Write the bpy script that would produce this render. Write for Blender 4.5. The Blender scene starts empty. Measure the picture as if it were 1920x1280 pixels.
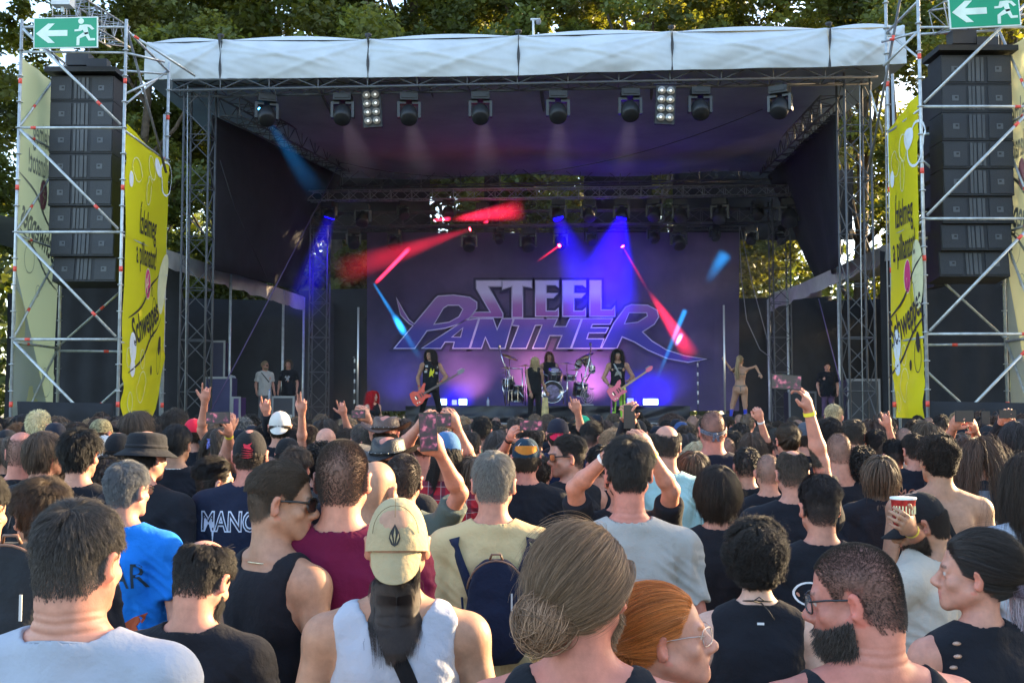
import bpy, bmesh, math, random
import numpy as np
from mathutils import Vector, Matrix
from mathutils.bvhtree import BVHTree
R = math.radians
random.seed(7); RNG = np.random.RandomState(7)
scene = bpy.context.scene
COL = scene.collection
# ------------------------------------------------ camera
FPX = 2050.0; CAMZ = 1.88; HOR = 770.0
PITCH = math.atan((HOR - 640.0) / FPX)
cd = bpy.data.cameras.new('camera'); cam = bpy.data.objects.new('camera', cd); COL.objects.link(cam)
cd.sensor_width = 36.0; cd.lens = 36.0 * FPX / 1920.0; cd.clip_start = 0.05; cd.clip_end = 2000
cam.location = (0, 0, CAMZ); cam.rotation_euler = (math.pi / 2 + PITCH, 0, 0)
scene.camera = cam
def P(px, py, Y):
    """world point at depth Y that the photograph shows at px, py (used to read real positions off the photo)"""
    dx = (px - 960.0) / FPX; dz = (640.0 - py) / FPX
    d = Vector((dx, math.cos(PITCH) - dz * math.sin(PITCH), math.sin(PITCH) + dz * math.cos(PITCH)))
    t = Y / d.y
    return Vector((d.x * t, Y, CAMZ + d.z * t))
# ------------------------------------------------ world, sun
SUN_EL = 17.0; SUN_AZ = 62.0          # azimuth from +Y towards +X
w = bpy.data.worlds.new('World'); scene.world = w; w.use_nodes = True
nt = w.node_tree; bg = nt.nodes['Background']
sky = nt.nodes.new('ShaderNodeTexSky'); sky.sky_type = 'NISHITA'; sky.sun_disc = False
sky.sun_elevation = R(SUN_EL); sky.sun_rotation = R(SUN_AZ); sky.air_density = 1.0; sky.dust_density = 1.6
nt.links.new(sky.outputs[0], bg.inputs[0]); bg.inputs[1].default_value = 0.15
sd = bpy.data.lights.new('sun', 'SUN'); sd.energy = 4.5; sd.angle = R(0.53); sd.color = (1.0, 0.72, 0.40)
sun = bpy.data.objects.new('sun', sd); COL.objects.link(sun)
_s = Vector((math.sin(R(SUN_AZ)) * math.cos(R(SUN_EL)), math.cos(R(SUN_AZ)) * math.cos(R(SUN_EL)), math.sin(R(SUN_EL))))
SUNV = _s
sun.rotation_euler = _s.to_track_quat('Z', 'Y').to_euler()
vs = scene.view_settings; scene.display_settings.display_device = 'sRGB'
vs.view_transform = 'Standard'; vs.look = 'None'; vs.gamma = 1; vs.exposure = 2.5
try: vs.use_curve_mapping = False
except Exception: pass
cy = scene.cycles
cy.max_bounces = 6; cy.diffuse_bounces = 3; cy.glossy_bounces = 2; cy.transmission_bounces = 4
cy.transparent_max_bounces = 24; cy.volume_bounces = 0; cy.use_denoising = True
cy.caustics_reflective = False; cy.caustics_refractive = False
scene.render.use_simplify = False
try: scene.cycles_curves.shape = 'RIBBONS'; scene.cycles_curves.subdivisions = 1
except Exception: pass
# ------------------------------------------------ helpers
def tag(o, label=None, cat=None, group=None, kind=None):
    if label: o['label'] = label
    if cat: o['category'] = cat
    if group: o['group'] = group
    if kind: o['kind'] = kind
    return o
def empty(name, loc=(0, 0, 0), rz=0.0, label=None, cat=None, group=None):
    o = bpy.data.objects.new(name, None); COL.objects.link(o)
    o.location = loc; o.rotation_euler = (0, 0, rz); o.empty_display_size = 0.2
    return tag(o, label, cat, group)
def link(name, data, parent=None, inv=True):
    """link data as an object; the data is in world coordinates, so undo the parent's own transform"""
    o = bpy.data.objects.new(name, data); COL.objects.link(o)
    if parent is not None:
        o.parent = parent
        if inv: o.matrix_parent_inverse = wmat(parent).inverted()
    return o
def wmat(o):
    if o.type == 'EMPTY' and o.parent is None:
        return Matrix.LocRotScale(o.location, o.rotation_euler, o.scale)
    return Matrix.Identity(4)
def copy_tree(o, parent=None):
    c = o.copy(); COL.objects.link(c)
    if parent is not None: c.parent = parent
    for ch in [x for x in bpy.data.objects if x.parent == o]:
        copy_tree(ch, c)
    return c
# ------------------------------------------------ materials
MATS = {}
def mat(name, col=(0.5, 0.5, 0.5), rough=0.6, metal=0.0, var=0.12, vscale=3.0, bump=0.0, bscale=40.0, emit=None, estr=1.0,
        sheen=0.0, spec=0.5, attr=None, sss=0.0, alpha=1.0, trans=0.0, aniso=None, obj=False):
    if name in MATS: return MATS[name]
    m = bpy.data.materials.new(name); m.use_nodes = True; MATS[name] = m
    t = m.node_tree; b = t.nodes['Principled BSDF']; L = t.links.new
    b.inputs['Roughness'].default_value = rough; b.inputs['Metallic'].default_value = metal
    b.inputs['Specular IOR Level'].default_value = spec
    if sheen: b.inputs['Sheen Weight'].default_value = sheen
    if alpha < 1: b.inputs['Alpha'].default_value = alpha
    if trans: b.inputs['Transmission Weight'].default_value = trans
    tc = t.nodes.new('ShaderNodeTexCoord')
    crd = tc.outputs['Object']
    if aniso:
        mp = t.nodes.new('ShaderNodeMapping'); mp.inputs['Scale'].default_value = aniso
        L(crd, mp.inputs[0]); crd = mp.outputs[0]
    if attr:
        at = t.nodes.new('ShaderNodeVertexColor'); at.layer_name = attr; csrc = at.outputs[0]
    else: csrc = None
    if var > 0:
        n = t.nodes.new('ShaderNodeTexNoise'); n.inputs['Scale'].default_value = vscale; n.inputs['Detail'].default_value = 5
        n.inputs['Roughness'].default_value = 0.6; L(crd, n.inputs['Vector'])
        mr = t.nodes.new('ShaderNodeMapRange'); mr.inputs[1].default_value = 0.3; mr.inputs[2].default_value = 0.7
        mr.inputs[3].default_value = 1 - var; mr.inputs[4].default_value = 1 + var
        L(n.outputs[0], mr.inputs[0])
        mx = t.nodes.new('ShaderNodeVectorMath'); mx.operation = 'MULTIPLY'
        if csrc is None: mx.inputs[0].default_value = col[:3]
        else: L(csrc, mx.inputs[0])
        L(mr.outputs[0], mx.inputs[1]); L(mx.outputs[0], b.inputs['Base Color'])
    elif csrc is not None: L(csrc, b.inputs['Base Color'])
    else: b.inputs['Base Color'].default_value = (*col[:3], 1)
    if bump > 0:
        n2 = t.nodes.new('ShaderNodeTexNoise'); n2.inputs['Scale'].default_value = bscale; n2.inputs['Detail'].default_value = 4
        L(crd, n2.inputs['Vector'])
        bm = t.nodes.new('ShaderNodeBump'); bm.inputs['Strength'].default_value = bump; bm.inputs['Distance'].default_value = 0.02
        L(n2.outputs[0], bm.inputs['Height']); L(bm.outputs[0], b.inputs['Normal'])
    if emit:
        b.inputs['Emission Color'].default_value = (*emit, 1); b.inputs['Emission Strength'].default_value = estr
    if sss:
        b.inputs['Subsurface Weight'].default_value = sss; b.inputs['Subsurface Radius'].default_value = (1.0, 0.35, 0.2)
        b.inputs['Subsurface Scale'].default_value = 0.012
    return m
def glow_mat(name, col, s):
    if name in MATS: return MATS[name]
    m = bpy.data.materials.new(name); m.use_nodes = True; MATS[name] = m
    t = m.node_tree; b = t.nodes['Principled BSDF']; b.inputs['Base Color'].default_value = (*col, 1)
    b.inputs['Emission Color'].default_value = (*col, 1); b.inputs['Emission Strength'].default_value = s
    return m
def np_mesh(name, V, F, smooth=True, colors=None):
    """fast mesh from numpy verts (n,3) and faces (m,3|4)"""
    V = np.asarray(V, np.float32); F = np.asarray(F, np.int32)
    me = bpy.data.meshes.new(name); k = F.shape[1]
    me.vertices.add(len(V)); me.vertices.foreach_set('co', V.ravel())
    me.loops.add(F.size); me.loops.foreach_set('vertex_index', F.ravel())
    me.polygons.add(len(F)); me.polygons.foreach_set('loop_start', np.arange(0, F.size, k, dtype=np.int32))
    try: me.polygons.foreach_set('loop_total', np.full(len(F), k, dtype=np.int32))
    except Exception: pass
    if smooth: me.polygons.foreach_set('use_smooth', np.ones(len(F), dtype=bool))
    if colors is not None:
        a = me.color_attributes.new('Col', 'FLOAT_COLOR', 'POINT')
        c = np.ones((len(V), 4), np.float32); c[:, :3] = colors; a.data.foreach_set('color', c.ravel())
    me.update(calc_edges=True)
    return me
class MB:
    """collects boxes, tubes, sheets; build() links ONE mesh object in world coordinates"""
    def __init__(s): s.v = []; s.f = []; s.m = []; s.sm = []; s.cur = 0; s.smooth = False
    def add(s, vs, fs):
        o = len(s.v); s.v += [tuple(p) for p in vs]
        for f in fs: s.f.append([i + o for i in f]); s.m.append(s.cur); s.sm.append(s.smooth)
        return s
    def box(s, c, h, rot=None):
        c = Vector(c); pts = []
        for x in (-1, 1):
            for y in (-1, 1):
                for z in (-1, 1):
                    p = Vector((x * h[0], y * h[1], z * h[2]))
                    if rot is not None: p = rot @ p
                    pts.append(c + p)
        return s.add(pts, [(0, 1, 3, 2), (4, 6, 7, 5), (0, 4, 5, 1), (2, 3, 7, 6), (0, 2, 6, 4), (1, 5, 7, 3)])
    def b2(s, a, b):
        a = Vector(a); b = Vector(b); return s.box((a + b) / 2, [abs(v) / 2 for v in (b - a)])
    def tube(s, a, b, r, n=8, r2=None, cap=True):
        a = Vector(a); b = Vector(b); d = (b - a)
        if d.length < 1e-6: return s
        d.normalize(); u = d.orthogonal().normalized(); w_ = d.cross(u); r2 = r if r2 is None else r2
        pts = []
        for (p, rr) in ((a, r), (b, r2)):
            for i in range(n):
                t = 2 * math.pi * i / n; pts.append(p + u * math.cos(t) * rr + w_ * math.sin(t) * rr)
        sm = s.smooth; s.smooth = n > 5
        s.add(pts, [(i, (i + 1) % n, n + (i + 1) % n, n + i) for i in range(n)])
        s.smooth = False
        if cap: o = len(s.v) - 2 * n; s.f.append([o + n - 1 - i for i in range(n)]); s.m.append(s.cur); s.sm.append(False); s.f.append([o + n + i for i in range(n)]); s.m.append(s.cur); s.sm.append(False)
        s.smooth = sm
        return s
    def path(s, pts, r, n=6):
        pts = [Vector(p) for p in pts]; rings = []; u = None
        for i, p in enumerate(pts):
            d = (pts[min(i + 1, len(pts) - 1)] - pts[max(i - 1, 0)]).normalized()
            if u is None: u = d.orthogonal().normalized()
            u = (u - d * u.dot(d)).normalized(); w_ = d.cross(u)
            rr = r[i] if isinstance(r, (list, tuple)) else r
            rings.append([p + u * math.cos(2 * math.pi * k / n) * rr + w_ * math.sin(2 * math.pi * k / n) * rr for k in range(n)])
        vs_ = [q for g in rings for q in g]; fs = []
        for i in range(len(pts) - 1):
            for k in range(n): fs.append((i * n + k, i * n + (k + 1) % n, (i + 1) * n + (k + 1) % n, (i + 1) * n + k))
        fs.append(tuple(range(n - 1, -1, -1))); fs.append(tuple((len(pts) - 1) * n + k for k in range(n)))
        sm = s.smooth; s.smooth = True; s.add(vs_, fs); s.smooth = sm
        return s
    def lathe(s, prof, c=(0, 0, 0), n=20, rot=None, sx=1.0, sy=1.0):
        c = Vector(c); vs_ = []
        for (r, z) in prof:
            for k in range(n):
                t = 2 * math.pi * k / n; p = Vector((math.cos(t) * r * sx, math.sin(t) * r * sy, z))
                if rot is not None: p = rot @ p
                vs_.append(c + p)
        fs = []
        for i in range(len(prof) - 1):
            for k in range(n): fs.append((i * n + k, i * n + (k + 1) % n, (i + 1) * n + (k + 1) % n, (i + 1) * n + k))
        if prof[0][0] > 1e-5: fs.append(tuple(range(n - 1, -1, -1)))
        if prof[-1][0] > 1e-5: fs.append(tuple((len(prof) - 1) * n + k for k in range(n)))
        sm = s.smooth; s.smooth = True; s.add(vs_, fs); s.smooth = sm
        return s
    def prism(s, poly, fn, t0, t1):
        """poly: 2-d outline; fn(u,v,t)->3-d"""
        n = len(poly); vs_ = [fn(u, v, t0) for u, v in poly] + [fn(u, v, t1) for u, v in poly]
        fs = [tuple(range(n)), tuple(range(2 * n - 1, n - 1, -1))] + [(i, i + n, (i + 1) % n + n, (i + 1) % n) for i in range(n)]
        return s.add(vs_, fs)
    def grid(s, fn, nu, nv):
        vs_ = [fn(i / nu, j / nv) for j in range(nv + 1) for i in range(nu + 1)]
        sm = s.smooth; s.smooth = True
        s.add(vs_, [(j * (nu + 1) + i, j * (nu + 1) + i + 1, (j + 1) * (nu + 1) + i + 1, (j + 1) * (nu + 1) + i) for j in range(nv) for i in range(nu)])
        s.smooth = sm; return s
    def build(s, name, m, parent=None):
        me = bpy.data.meshes.new(name); me.from_pydata(s.v, [], s.f)
        ms = m if isinstance(m, (list, tuple)) else [m]
        for x in ms: me.materials.append(x)
        me.polygons.foreach_set('material_index', s.m); me.polygons.foreach_set('use_smooth', s.sm)
        me.update()
        o = link(name, me, parent); return o
def single(mb, name, m, label, cat, group=None, kind=None):
    return tag(mb.build(name, m), label, cat, group, kind)
def text_mesh(body, size=1.0, shear=0.0, sx=1.0, extrude=0.0, align='CENTER', offset=0.0, spacing=1.0):
    c = bpy.data.curves.new('lettering', 'FONT'); c.body = body; c.size = size; c.shear = shear; c.align_x = align; c.align_y = 'CENTER'
    c.extrude = extrude; c.offset = offset; c.space_character = spacing; c.resolution_u = 3
    o = bpy.data.objects.new('lettering', c); COL.objects.link(o)
    dg = bpy.context.evaluated_depsgraph_get(); me = bpy.data.meshes.new_from_object(o.evaluated_get(dg))
    bpy.data.objects.remove(o); bpy.data.curves.remove(c)
    for v in me.vertices: v.co.x *= sx
    return me
# ================================================ people: fields, meshes, hair
def smin(a, b, k):
    h = np.maximum(k - np.abs(a - b), 0.0) / k
    return np.minimum(a, b) - h * h * k * 0.25
def smax(a, b, k): return -smin(-a, -b, k)
def lerp(a, b, t): return a + (b - a) * t
_LAT = np.random.RandomState(3).rand(32, 32, 32).astype(np.float32)
def vnoise(p):
    """value noise, p (n,3) -> (n,) in 0..1"""
    i = np.floor(p).astype(int); f = (p - i); f = f * f * (3 - 2 * f); r = 0
    for dx in (0, 1):
        for dy in (0, 1):
            for dz in (0, 1):
                wgt = (f[:, 0] if dx else 1 - f[:, 0]) * (f[:, 1] if dy else 1 - f[:, 1]) * (f[:, 2] if dz else 1 - f[:, 2])
                r = r + wgt * _LAT[(i[:, 0] + dx) % 32, (i[:, 1] + dy) % 32, (i[:, 2] + dz) % 32]
    return r
class Field:
    def __init__(s): s.pr = []
    def put(s, fn, lo, hi, k, op, res): s.pr.append((np.array(lo, float), np.array(hi, float), fn, k, op, res)); return s
    def cap(s, p0, p1, r0, r1=None, k=0.02, op='u', res=0.014, flat=False, off=0.0):
        p0 = np.array(p0, float); p1 = np.array(p1, float); r1 = r0 if r1 is None else r1; r0 += off; r1 += off
        d = p1 - p0; L2 = float(d @ d) + 1e-12; L = math.sqrt(L2); rm = max(r0, r1)
        def fn(X, Y, Z):
            x = X - p0[0]; y = Y - p0[1]; z = Z - p0[2]
            t0 = (x * d[0] + y * d[1] + z * d[2]) / L2; t = np.clip(t0, 0, 1)
            q = np.sqrt((x - t * d[0]) ** 2 + (y - t * d[1]) ** 2 + (z - t * d[2]) ** 2) - (r0 + (r1 - r0) * t)
            if flat: q = np.maximum(q, (t0 - 1) * L)
            return q
        return s.put(fn, np.minimum(p0, p1) - rm, np.maximum(p0, p1) + rm, k, op, res)
    def ell(s, c, r, rot=None, k=0.02, op='u', res=0.014, off=0.0):
        c = np.array(c, float); r = np.array(r, float) + off; A = np.eye(3) if rot is None else np.array(rot, float)
        ext = np.sqrt(((A * r) ** 2).sum(1))
        def fn(X, Y, Z):
            x = X - c[0]; y = Y - c[1]; z = Z - c[2]
            u = (x * A[0, 0] + y * A[1, 0] + z * A[2, 0]) / r[0]; v = (x * A[0, 1] + y * A[1, 1] + z * A[2, 1]) / r[1]; w_ = (x * A[0, 2] + y * A[1, 2] + z * A[2, 2]) / r[2]
            k0 = np.sqrt(u * u + v * v + w_ * w_); k1 = np.sqrt((u / r[0]) ** 2 + (v / r[1]) ** 2 + (w_ / r[2]) ** 2) + 1e-9
            return k0 * (k0 - 1) / k1
        return s.put(fn, c - ext, c + ext, k, op, res)
    def loft(s, zt, at, bt, yt, k=0.03, op='u', res=0.014, off=0.0, cx=None):
        zt = np.array(zt, float); at = np.array(at, float) + off; bt = np.array(bt, float) + off; yt = np.array(yt, float)
        cxt = np.zeros(len(zt)) if cx is None else np.array(cx, float)
        def fn(X, Y, Z):
            a = np.interp(Z.ravel(), zt, at).reshape(Z.shape); b = np.interp(Z.ravel(), zt, bt).reshape(Z.shape); c = np.interp(Z.ravel(), zt, yt).reshape(Z.shape)
            c2 = np.interp(Z.ravel(), zt, cxt).reshape(Z.shape)
            u = np.abs((X - c2) / a); v = np.abs((Y - c) / b); q = ((u ** 2.5 + v ** 2.5) ** 0.4 - 1) * np.minimum(a, b)
            return np.maximum(q, np.maximum(Z - zt[-1], zt[0] - Z))
        return s.put(fn, (min(cxt) - at.max(), yt.min() - bt.max(), zt[0]), (max(cxt) + at.max(), yt.max() + bt.max(), zt[-1]), k, op, res)
    def neck(s, r, z0, sl):
        """opening: the space within r of the neck axis and above a plane that falls towards the chest"""
        def fn(X, Y, Z):
            t = (Z - 1.40) / .4; cy = -.02 - .014 * t
            q = np.sqrt(X ** 2 * .9 + ((Y - cy) / 1.0) ** 2) - r - np.clip(Z - 1.45, 0, .3) * .15
            return np.maximum(q, (z0 + (Y + .08) * sl) - Z)
        return s.put(fn, (-.2, -.2, z0 - .12), (.2, .2, 1.75), .008, 's', .01)
    def axes(s):
        lo = np.min([p[0] for p in s.pr if p[4] == 'u'], 0) - 0.03; hi = np.max([p[1] for p in s.pr if p[4] == 'u'], 0) + 0.03
        out = []
        for a in range(3):
            iv = [(p[0][a] - 0.012, p[1][a] + 0.012, p[5]) for p in s.pr if p[4] == 'u']
            x = lo[a]; c = [x]; big = max(i[2] for i in iv)
            while x < hi[a]:
                h = big
                for (l, u, r) in iv:
                    if l - r <= x <= u: h = min(h, r)
                x += h; c.append(x)
            out.append(np.array(c))
        return out
    def mesh(s, ax=None):
        X, Y, Z = s.axes() if ax is None else ax
        D = np.full((len(X), len(Y), len(Z)), 0.12, np.float32)
        for (lo, hi, fn, k, op, res) in s.pr:
            m = k + 0.045
            i0, i1 = np.searchsorted(X, lo[0] - m), np.searchsorted(X, hi[0] + m); j0, j1 = np.searchsorted(Y, lo[1] - m), np.searchsorted(Y, hi[1] + m); k0, k1 = np.searchsorted(Z, lo[2] - m), np.searchsorted(Z, hi[2] + m)
            if i1 <= i0 or j1 <= j0 or k1 <= k0: continue
            sub = D[i0:i1, j0:j1, k0:k1]
            d = fn(X[i0:i1, None, None], Y[None, j0:j1, None], Z[None, None, k0:k1]).astype(np.float32)
            D[i0:i1, j0:j1, k0:k1] = smin(sub, d, k) if op == 'u' else smax(sub, -d, k)
        return nets(X, Y, Z, D)
_CR = np.array([(i, j, k) for i in (0, 1) for j in (0, 1) for k in (0, 1)])
_ED = [(a, b) for a in range(8) for b in range(a + 1, 8) if abs(_CR[a] - _CR[b]).sum() == 1]
def nets(X, Y, Z, D):
    I = D < 0
    S = I[:-1, :-1, :-1].astype(np.int8)
    cnt = np.zeros(S.shape, np.int8)
    for (i, j, k) in _CR: cnt += I[i:I.shape[0] - 1 + i, j:I.shape[1] - 1 + j, k:I.shape[2] - 1 + k]
    act = np.argwhere((cnt > 0) & (cnt < 8)); n = len(act)
    idx = np.full(S.shape, -1, np.int32); idx[act[:, 0], act[:, 1], act[:, 2]] = np.arange(n)
    cv = np.stack([D[act[:, 0] + i, act[:, 1] + j, act[:, 2] + k] for (i, j, k) in _CR], 1)
    ps = np.stack([np.stack([X[act[:, 0] + i], Y[act[:, 1] + j], Z[act[:, 2] + k]], 1) for (i, j, k) in _CR], 1)
    acc = np.zeros((n, 3)); c = np.zeros(n)
    for a, b in _ED:
        va, vb = cv[:, a], cv[:, b]; m = (va < 0) != (vb < 0)
        t = np.where(m, va / np.where(m, va - vb, 1), 0)
        acc += np.where(m[:, None], ps[:, a] + (ps[:, b] - ps[:, a]) * t[:, None], 0); c += m
    V = acc / c[:, None]; F = []
    for ax in range(3):
        A = I[:-1] if ax == 0 else (I[:, :-1] if ax == 1 else I[:, :, :-1])
        B = I[1:] if ax == 0 else (I[:, 1:] if ax == 1 else I[:, :, 1:])
        e = np.argwhere(A != B); o = [(1, 2), (2, 0), (0, 1)][ax]
        ok = (e[:, o[0]] > 0) & (e[:, o[1]] > 0) & (e[:, o[0]] < S.shape[o[0]]) & (e[:, o[1]] < S.shape[o[1]]); e = e[ok]
        ins = I[e[:, 0], e[:, 1], e[:, 2]]
        q = []
        for (da, db) in ((-1, -1), (0, -1), (0, 0), (-1, 0)):
            c_ = e.copy(); c_[:, o[0]] += da; c_[:, o[1]] += db; q.append(idx[c_[:, 0], c_[:, 1], c_[:, 2]])
        q = np.stack(q, 1); q = np.where(ins[:, None], q, q[:, ::-1]); F.append(q)
    F = np.concatenate(F); F = F[(F >= 0).all(1)]
    return V, F
def relax(V, F, n=2, w_=.5):
    for _ in range(n):
        A = np.zeros_like(V); c = np.zeros(len(V))
        for k in range(4):
            np.add.at(A, F[:, k], V[F[:, (k + 1) % 4]] + V[F[:, (k - 1) % 4]]); np.add.at(c, F[:, k], 2)
        V = V * (1 - w_) + A / np.maximum(c, 1)[:, None] * w_
    return V
def vnormals(V, F):
    n = np.cross(V[F[:, 2]] - V[F[:, 0]], V[F[:, 3]] - V[F[:, 1]]); N = np.zeros_like(V)
    for k in range(4): np.add.at(N, F[:, k], n)
    return N / (np.linalg.norm(N, axis=1)[:, None] + 1e-12)
def rotm(ax, a):
    c, s_ = math.cos(a), math.sin(a)
    return np.array({'x': [[1, 0, 0], [0, c, -s_], [0, s_, c]], 'y': [[c, 0, s_], [0, 1, 0], [-s_, 0, c]], 'z': [[c, -s_, 0], [s_, c, 0], [0, 0, 1]]}[ax], float)
HC = np.array([0, 0.0, 1.66]); PIV = np.array([0, -0.02, 1.565])
class HeadT:
    """head pose: yaw>0 turns to the person's left, pitch>0 looks down, roll>0 leans right"""
    def __init__(s, yaw=0, pitch=0, roll=0, dy=0.0, dz=0.0):
        s.R = rotm('z', R(yaw)) @ rotm('x', -R(pitch)) @ rotm('y', R(roll)); s.o = np.array([0, dy, dz])
    def w(s, q): return PIV + s.o + (np.asarray(q, float) + HC - PIV) @ s.R.T
    def l(s, p): return (np.asarray(p, float) - PIV - s.o) @ s.R + PIV - HC
    def M(s):
        m = Matrix(s.R.tolist()).to_4x4(); m.translation = Vector(s.w((0, 0, 0)).tolist()); return m
_hz = np.array([-.115, -.06, -.03, -.018, 0.0, .012, .03, .045, .07, .09]); _hl = np.array([-.078, -.072, -.045, .01, .026, .012, .0, .03, .066, .082])
def hair_mask(q, style):
    line = np.interp(q[:, 1], _hz, _hl)
    if style.get('line'): line = line + style['line']
    m = np.clip((q[:, 2] - line) / np.interp(q[:, 1], [-.06, -.03], [.034, .012]) + 0.4, 0, 1)
    m *= (np.abs(q[:, 0]) < 0.081) | (q[:, 2] > 0.04)
    if style.get('hat') is not None: m *= np.clip((style['hat'] - q[:, 1] * style.get('hatt', .15) - q[:, 2]) / .008, 0, 1)
    if style.get('recede'):      # temples and a bare crown
        rr = style['recede']
        m *= np.clip(1.2 - ((np.maximum(q[:, 1] - 0.02, 0) / 0.05) * (np.clip(np.abs(q[:, 0]) / 0.04, .35, 1))) * rr, 0, 1)
    if style.get('bald'):
        b = style['bald']; d = np.sqrt((q[:, 0] / 1.0) ** 2 + ((q[:, 1] + 0.03) / 1.4) ** 2 + ((q[:, 2] - 0.13) / 1.1) ** 2)
        m *= np.clip((d - b) / 0.02, 0, 1)
    return m
HEADRES = {'near': 0.0045, 'mid': 0.006, 'far': 0.009}
def head_field(F, H, lod, g, fem=0.0, fat=0.0):
    r = HEADRES[lod] / g['s']
    def C(a, b, r0, r1=None, k=0.012, op='u', res=r): F.cap(H.w(a), H.w(b), r0, r1, k, op, res)
    def E(c, rr, rot=None, k=0.015, op='u', res=r):
        A = H.R if rot is None else H.R @ rot
        F.ell(H.w(c), rr, A, k, op, res)
    ft = fat
    E((0, -.012, .036), (.0745, .095, .084)); E((0, -.05, -.012), (.06, .055, .058), k=.03)
    E((0, .022, -.03), (.0625 + ft * .006, .06, .083), k=.02)
    for s_ in (-1, 1):
        C((s_ * .054, -.004, -.055), (s_ * .016, .066, -.1), .02 + ft * .006, .016 + ft * .004, k=.025)
        if lod != 'far':
            E((s_ * .042, .058, -.032), (.02, .018, .017), k=.02)
            E((s_ * .032, .101, -.002), (.017, .020, .0115), k=.014, op='s')
    if lod != 'far':
        E((0, .074, -.098), (.021, .017, .017), k=.02)
        C((-.034, .079, .018), (.034, .079, .018), .0105, k=.02)
        E((0, .066, -.062), (.034, .026, .034), k=.02)
        C((0, .083, .008), (0, .108, -.032), .0085, .0125, k=.014); C((0, .108, -.034), (0, .094, -.046), .0115, .009, k=.01)
        for s_ in (-1, 1): E((s_ * .0135, .097, -.04), (.009, .012, .009), k=.008)
        C((-.017, .0885, -.0665), (.017, .0885, -.0665), .0058, k=.006); C((0, .092, -.0665), (0, .092, -.0665), .0058, k=.01)
        C((-.013, .0885, -.078), (.013, .0885, -.078), .0068, k=.006)
        if g.get('mouth'): E((0, .094, -.074), (.019, .016, .0075), k=.004, op='s')
        else: C((-.022, .0975, -.0722), (.022, .0975, -.0722), .0016, k=.005, op='s')
        for s_ in (-1, 1):
            E((s_ * .0315, .0735, -.002), (.013, .013, .013), k=.001)
            C((s_ * .019, .079, .0065), (s_ * .044, .074, .0055), .0058, k=.005); C((s_ * .02, .079, -.0105), (s_ * .043, .074, -.0095), .0045, k=.005)
    else:
        C((0, .085, .006), (0, .104, -.036), .009, .012, k=.015)
    es = g.get('ear', 1.0)
    for s_ in (-1, 1):
        A = rotm('z', s_ * R(-36)) @ rotm('x', R(-12))
        E((s_ * .083, -.014, -.012), (.0088, .0215 * es, .035 * es), A, k=.006)
        if lod != 'far':
            E((s_ * .0935, -.004, -.009), (.0075, .0125, .020), A, k=.005, op='s')
    nr = g['neck'] + ft * .006
    F.cap(H.w((0, -.036, -.06)), (0, -.02, 1.47), nr - .002, nr + .006, k=.03, res=max(r, .0055 if lod == 'near' else .009))
_TZ = [0.80, 0.92, 1.02, 1.12, 1.22, 1.32, 1.39, 1.43, 1.465]
def torso_tab(g):
    f = g['fat']; w_ = g['sw']; fe = g['fem']
    a = np.array([.165, .172 + .01 * fe, .155 - .012 * fe, .146 - .014 * fe, .153 - .008 * fe, .168, .165, .13, .075]) * (0.62 + 0.38 * w_) + f * np.array([.03, .035, .045, .045, .03, .02, .01, 0, 0])
    b = np.array([.108, .114, .102, .098, .106, .116, .108, .09, .06]) + f * np.array([.03, .04, .05, .05, .035, .02, .01, 0, 0])
    return a, b, [0, -.01, 0, .006, .006, 0, -.006, -.01, -.012]
def torso_field(F, g, off=0.0, res=0.014, muscles=True):
    b_off = off
    a, b, y = torso_tab(g); w_ = g['sw']; f = g['fat']
    F.loft(_TZ, a, b, y, k=.03, res=res, off=off)
    for s_ in (-1, 1):
        F.cap((s_ * .03, -.018, 1.455), (s_ * .165 * w_, -.012, 1.415), .052 + f * .008, .055 + f * .01, k=.04, res=res, off=off)
        F.cap((s_ * .018, -.03, 1.508), (s_ * .125 * w_, -.022, 1.437), .034, .038, k=.045, res=res, off=off)
        if muscles:
            F.ell((s_ * .075 * w_, -.083, 1.31), (.055, .028, .075), k=.03, res=res, off=off)
        if muscles and off == 0:
            if g['fem'] > .5: F.ell((s_ * .075, .095, 1.27), (.055, .05, .055), k=.03, res=res)
            else: F.ell((s_ * .075 * w_, .08, 1.30), (.07, .03, .05), k=.03, res=res)
    if muscles and off == 0: F.cap((0, -.132 - f * .03, 1.0), (0, -.135 - f * .01, 1.38), .012, k=.03, op='s')
    if g['fem'] > .5 and off > 0:
        for s_ in (-1, 1): F.ell((s_ * .075, .095, 1.27), (.055, .05, .055), k=.03, res=res, off=off)
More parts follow.
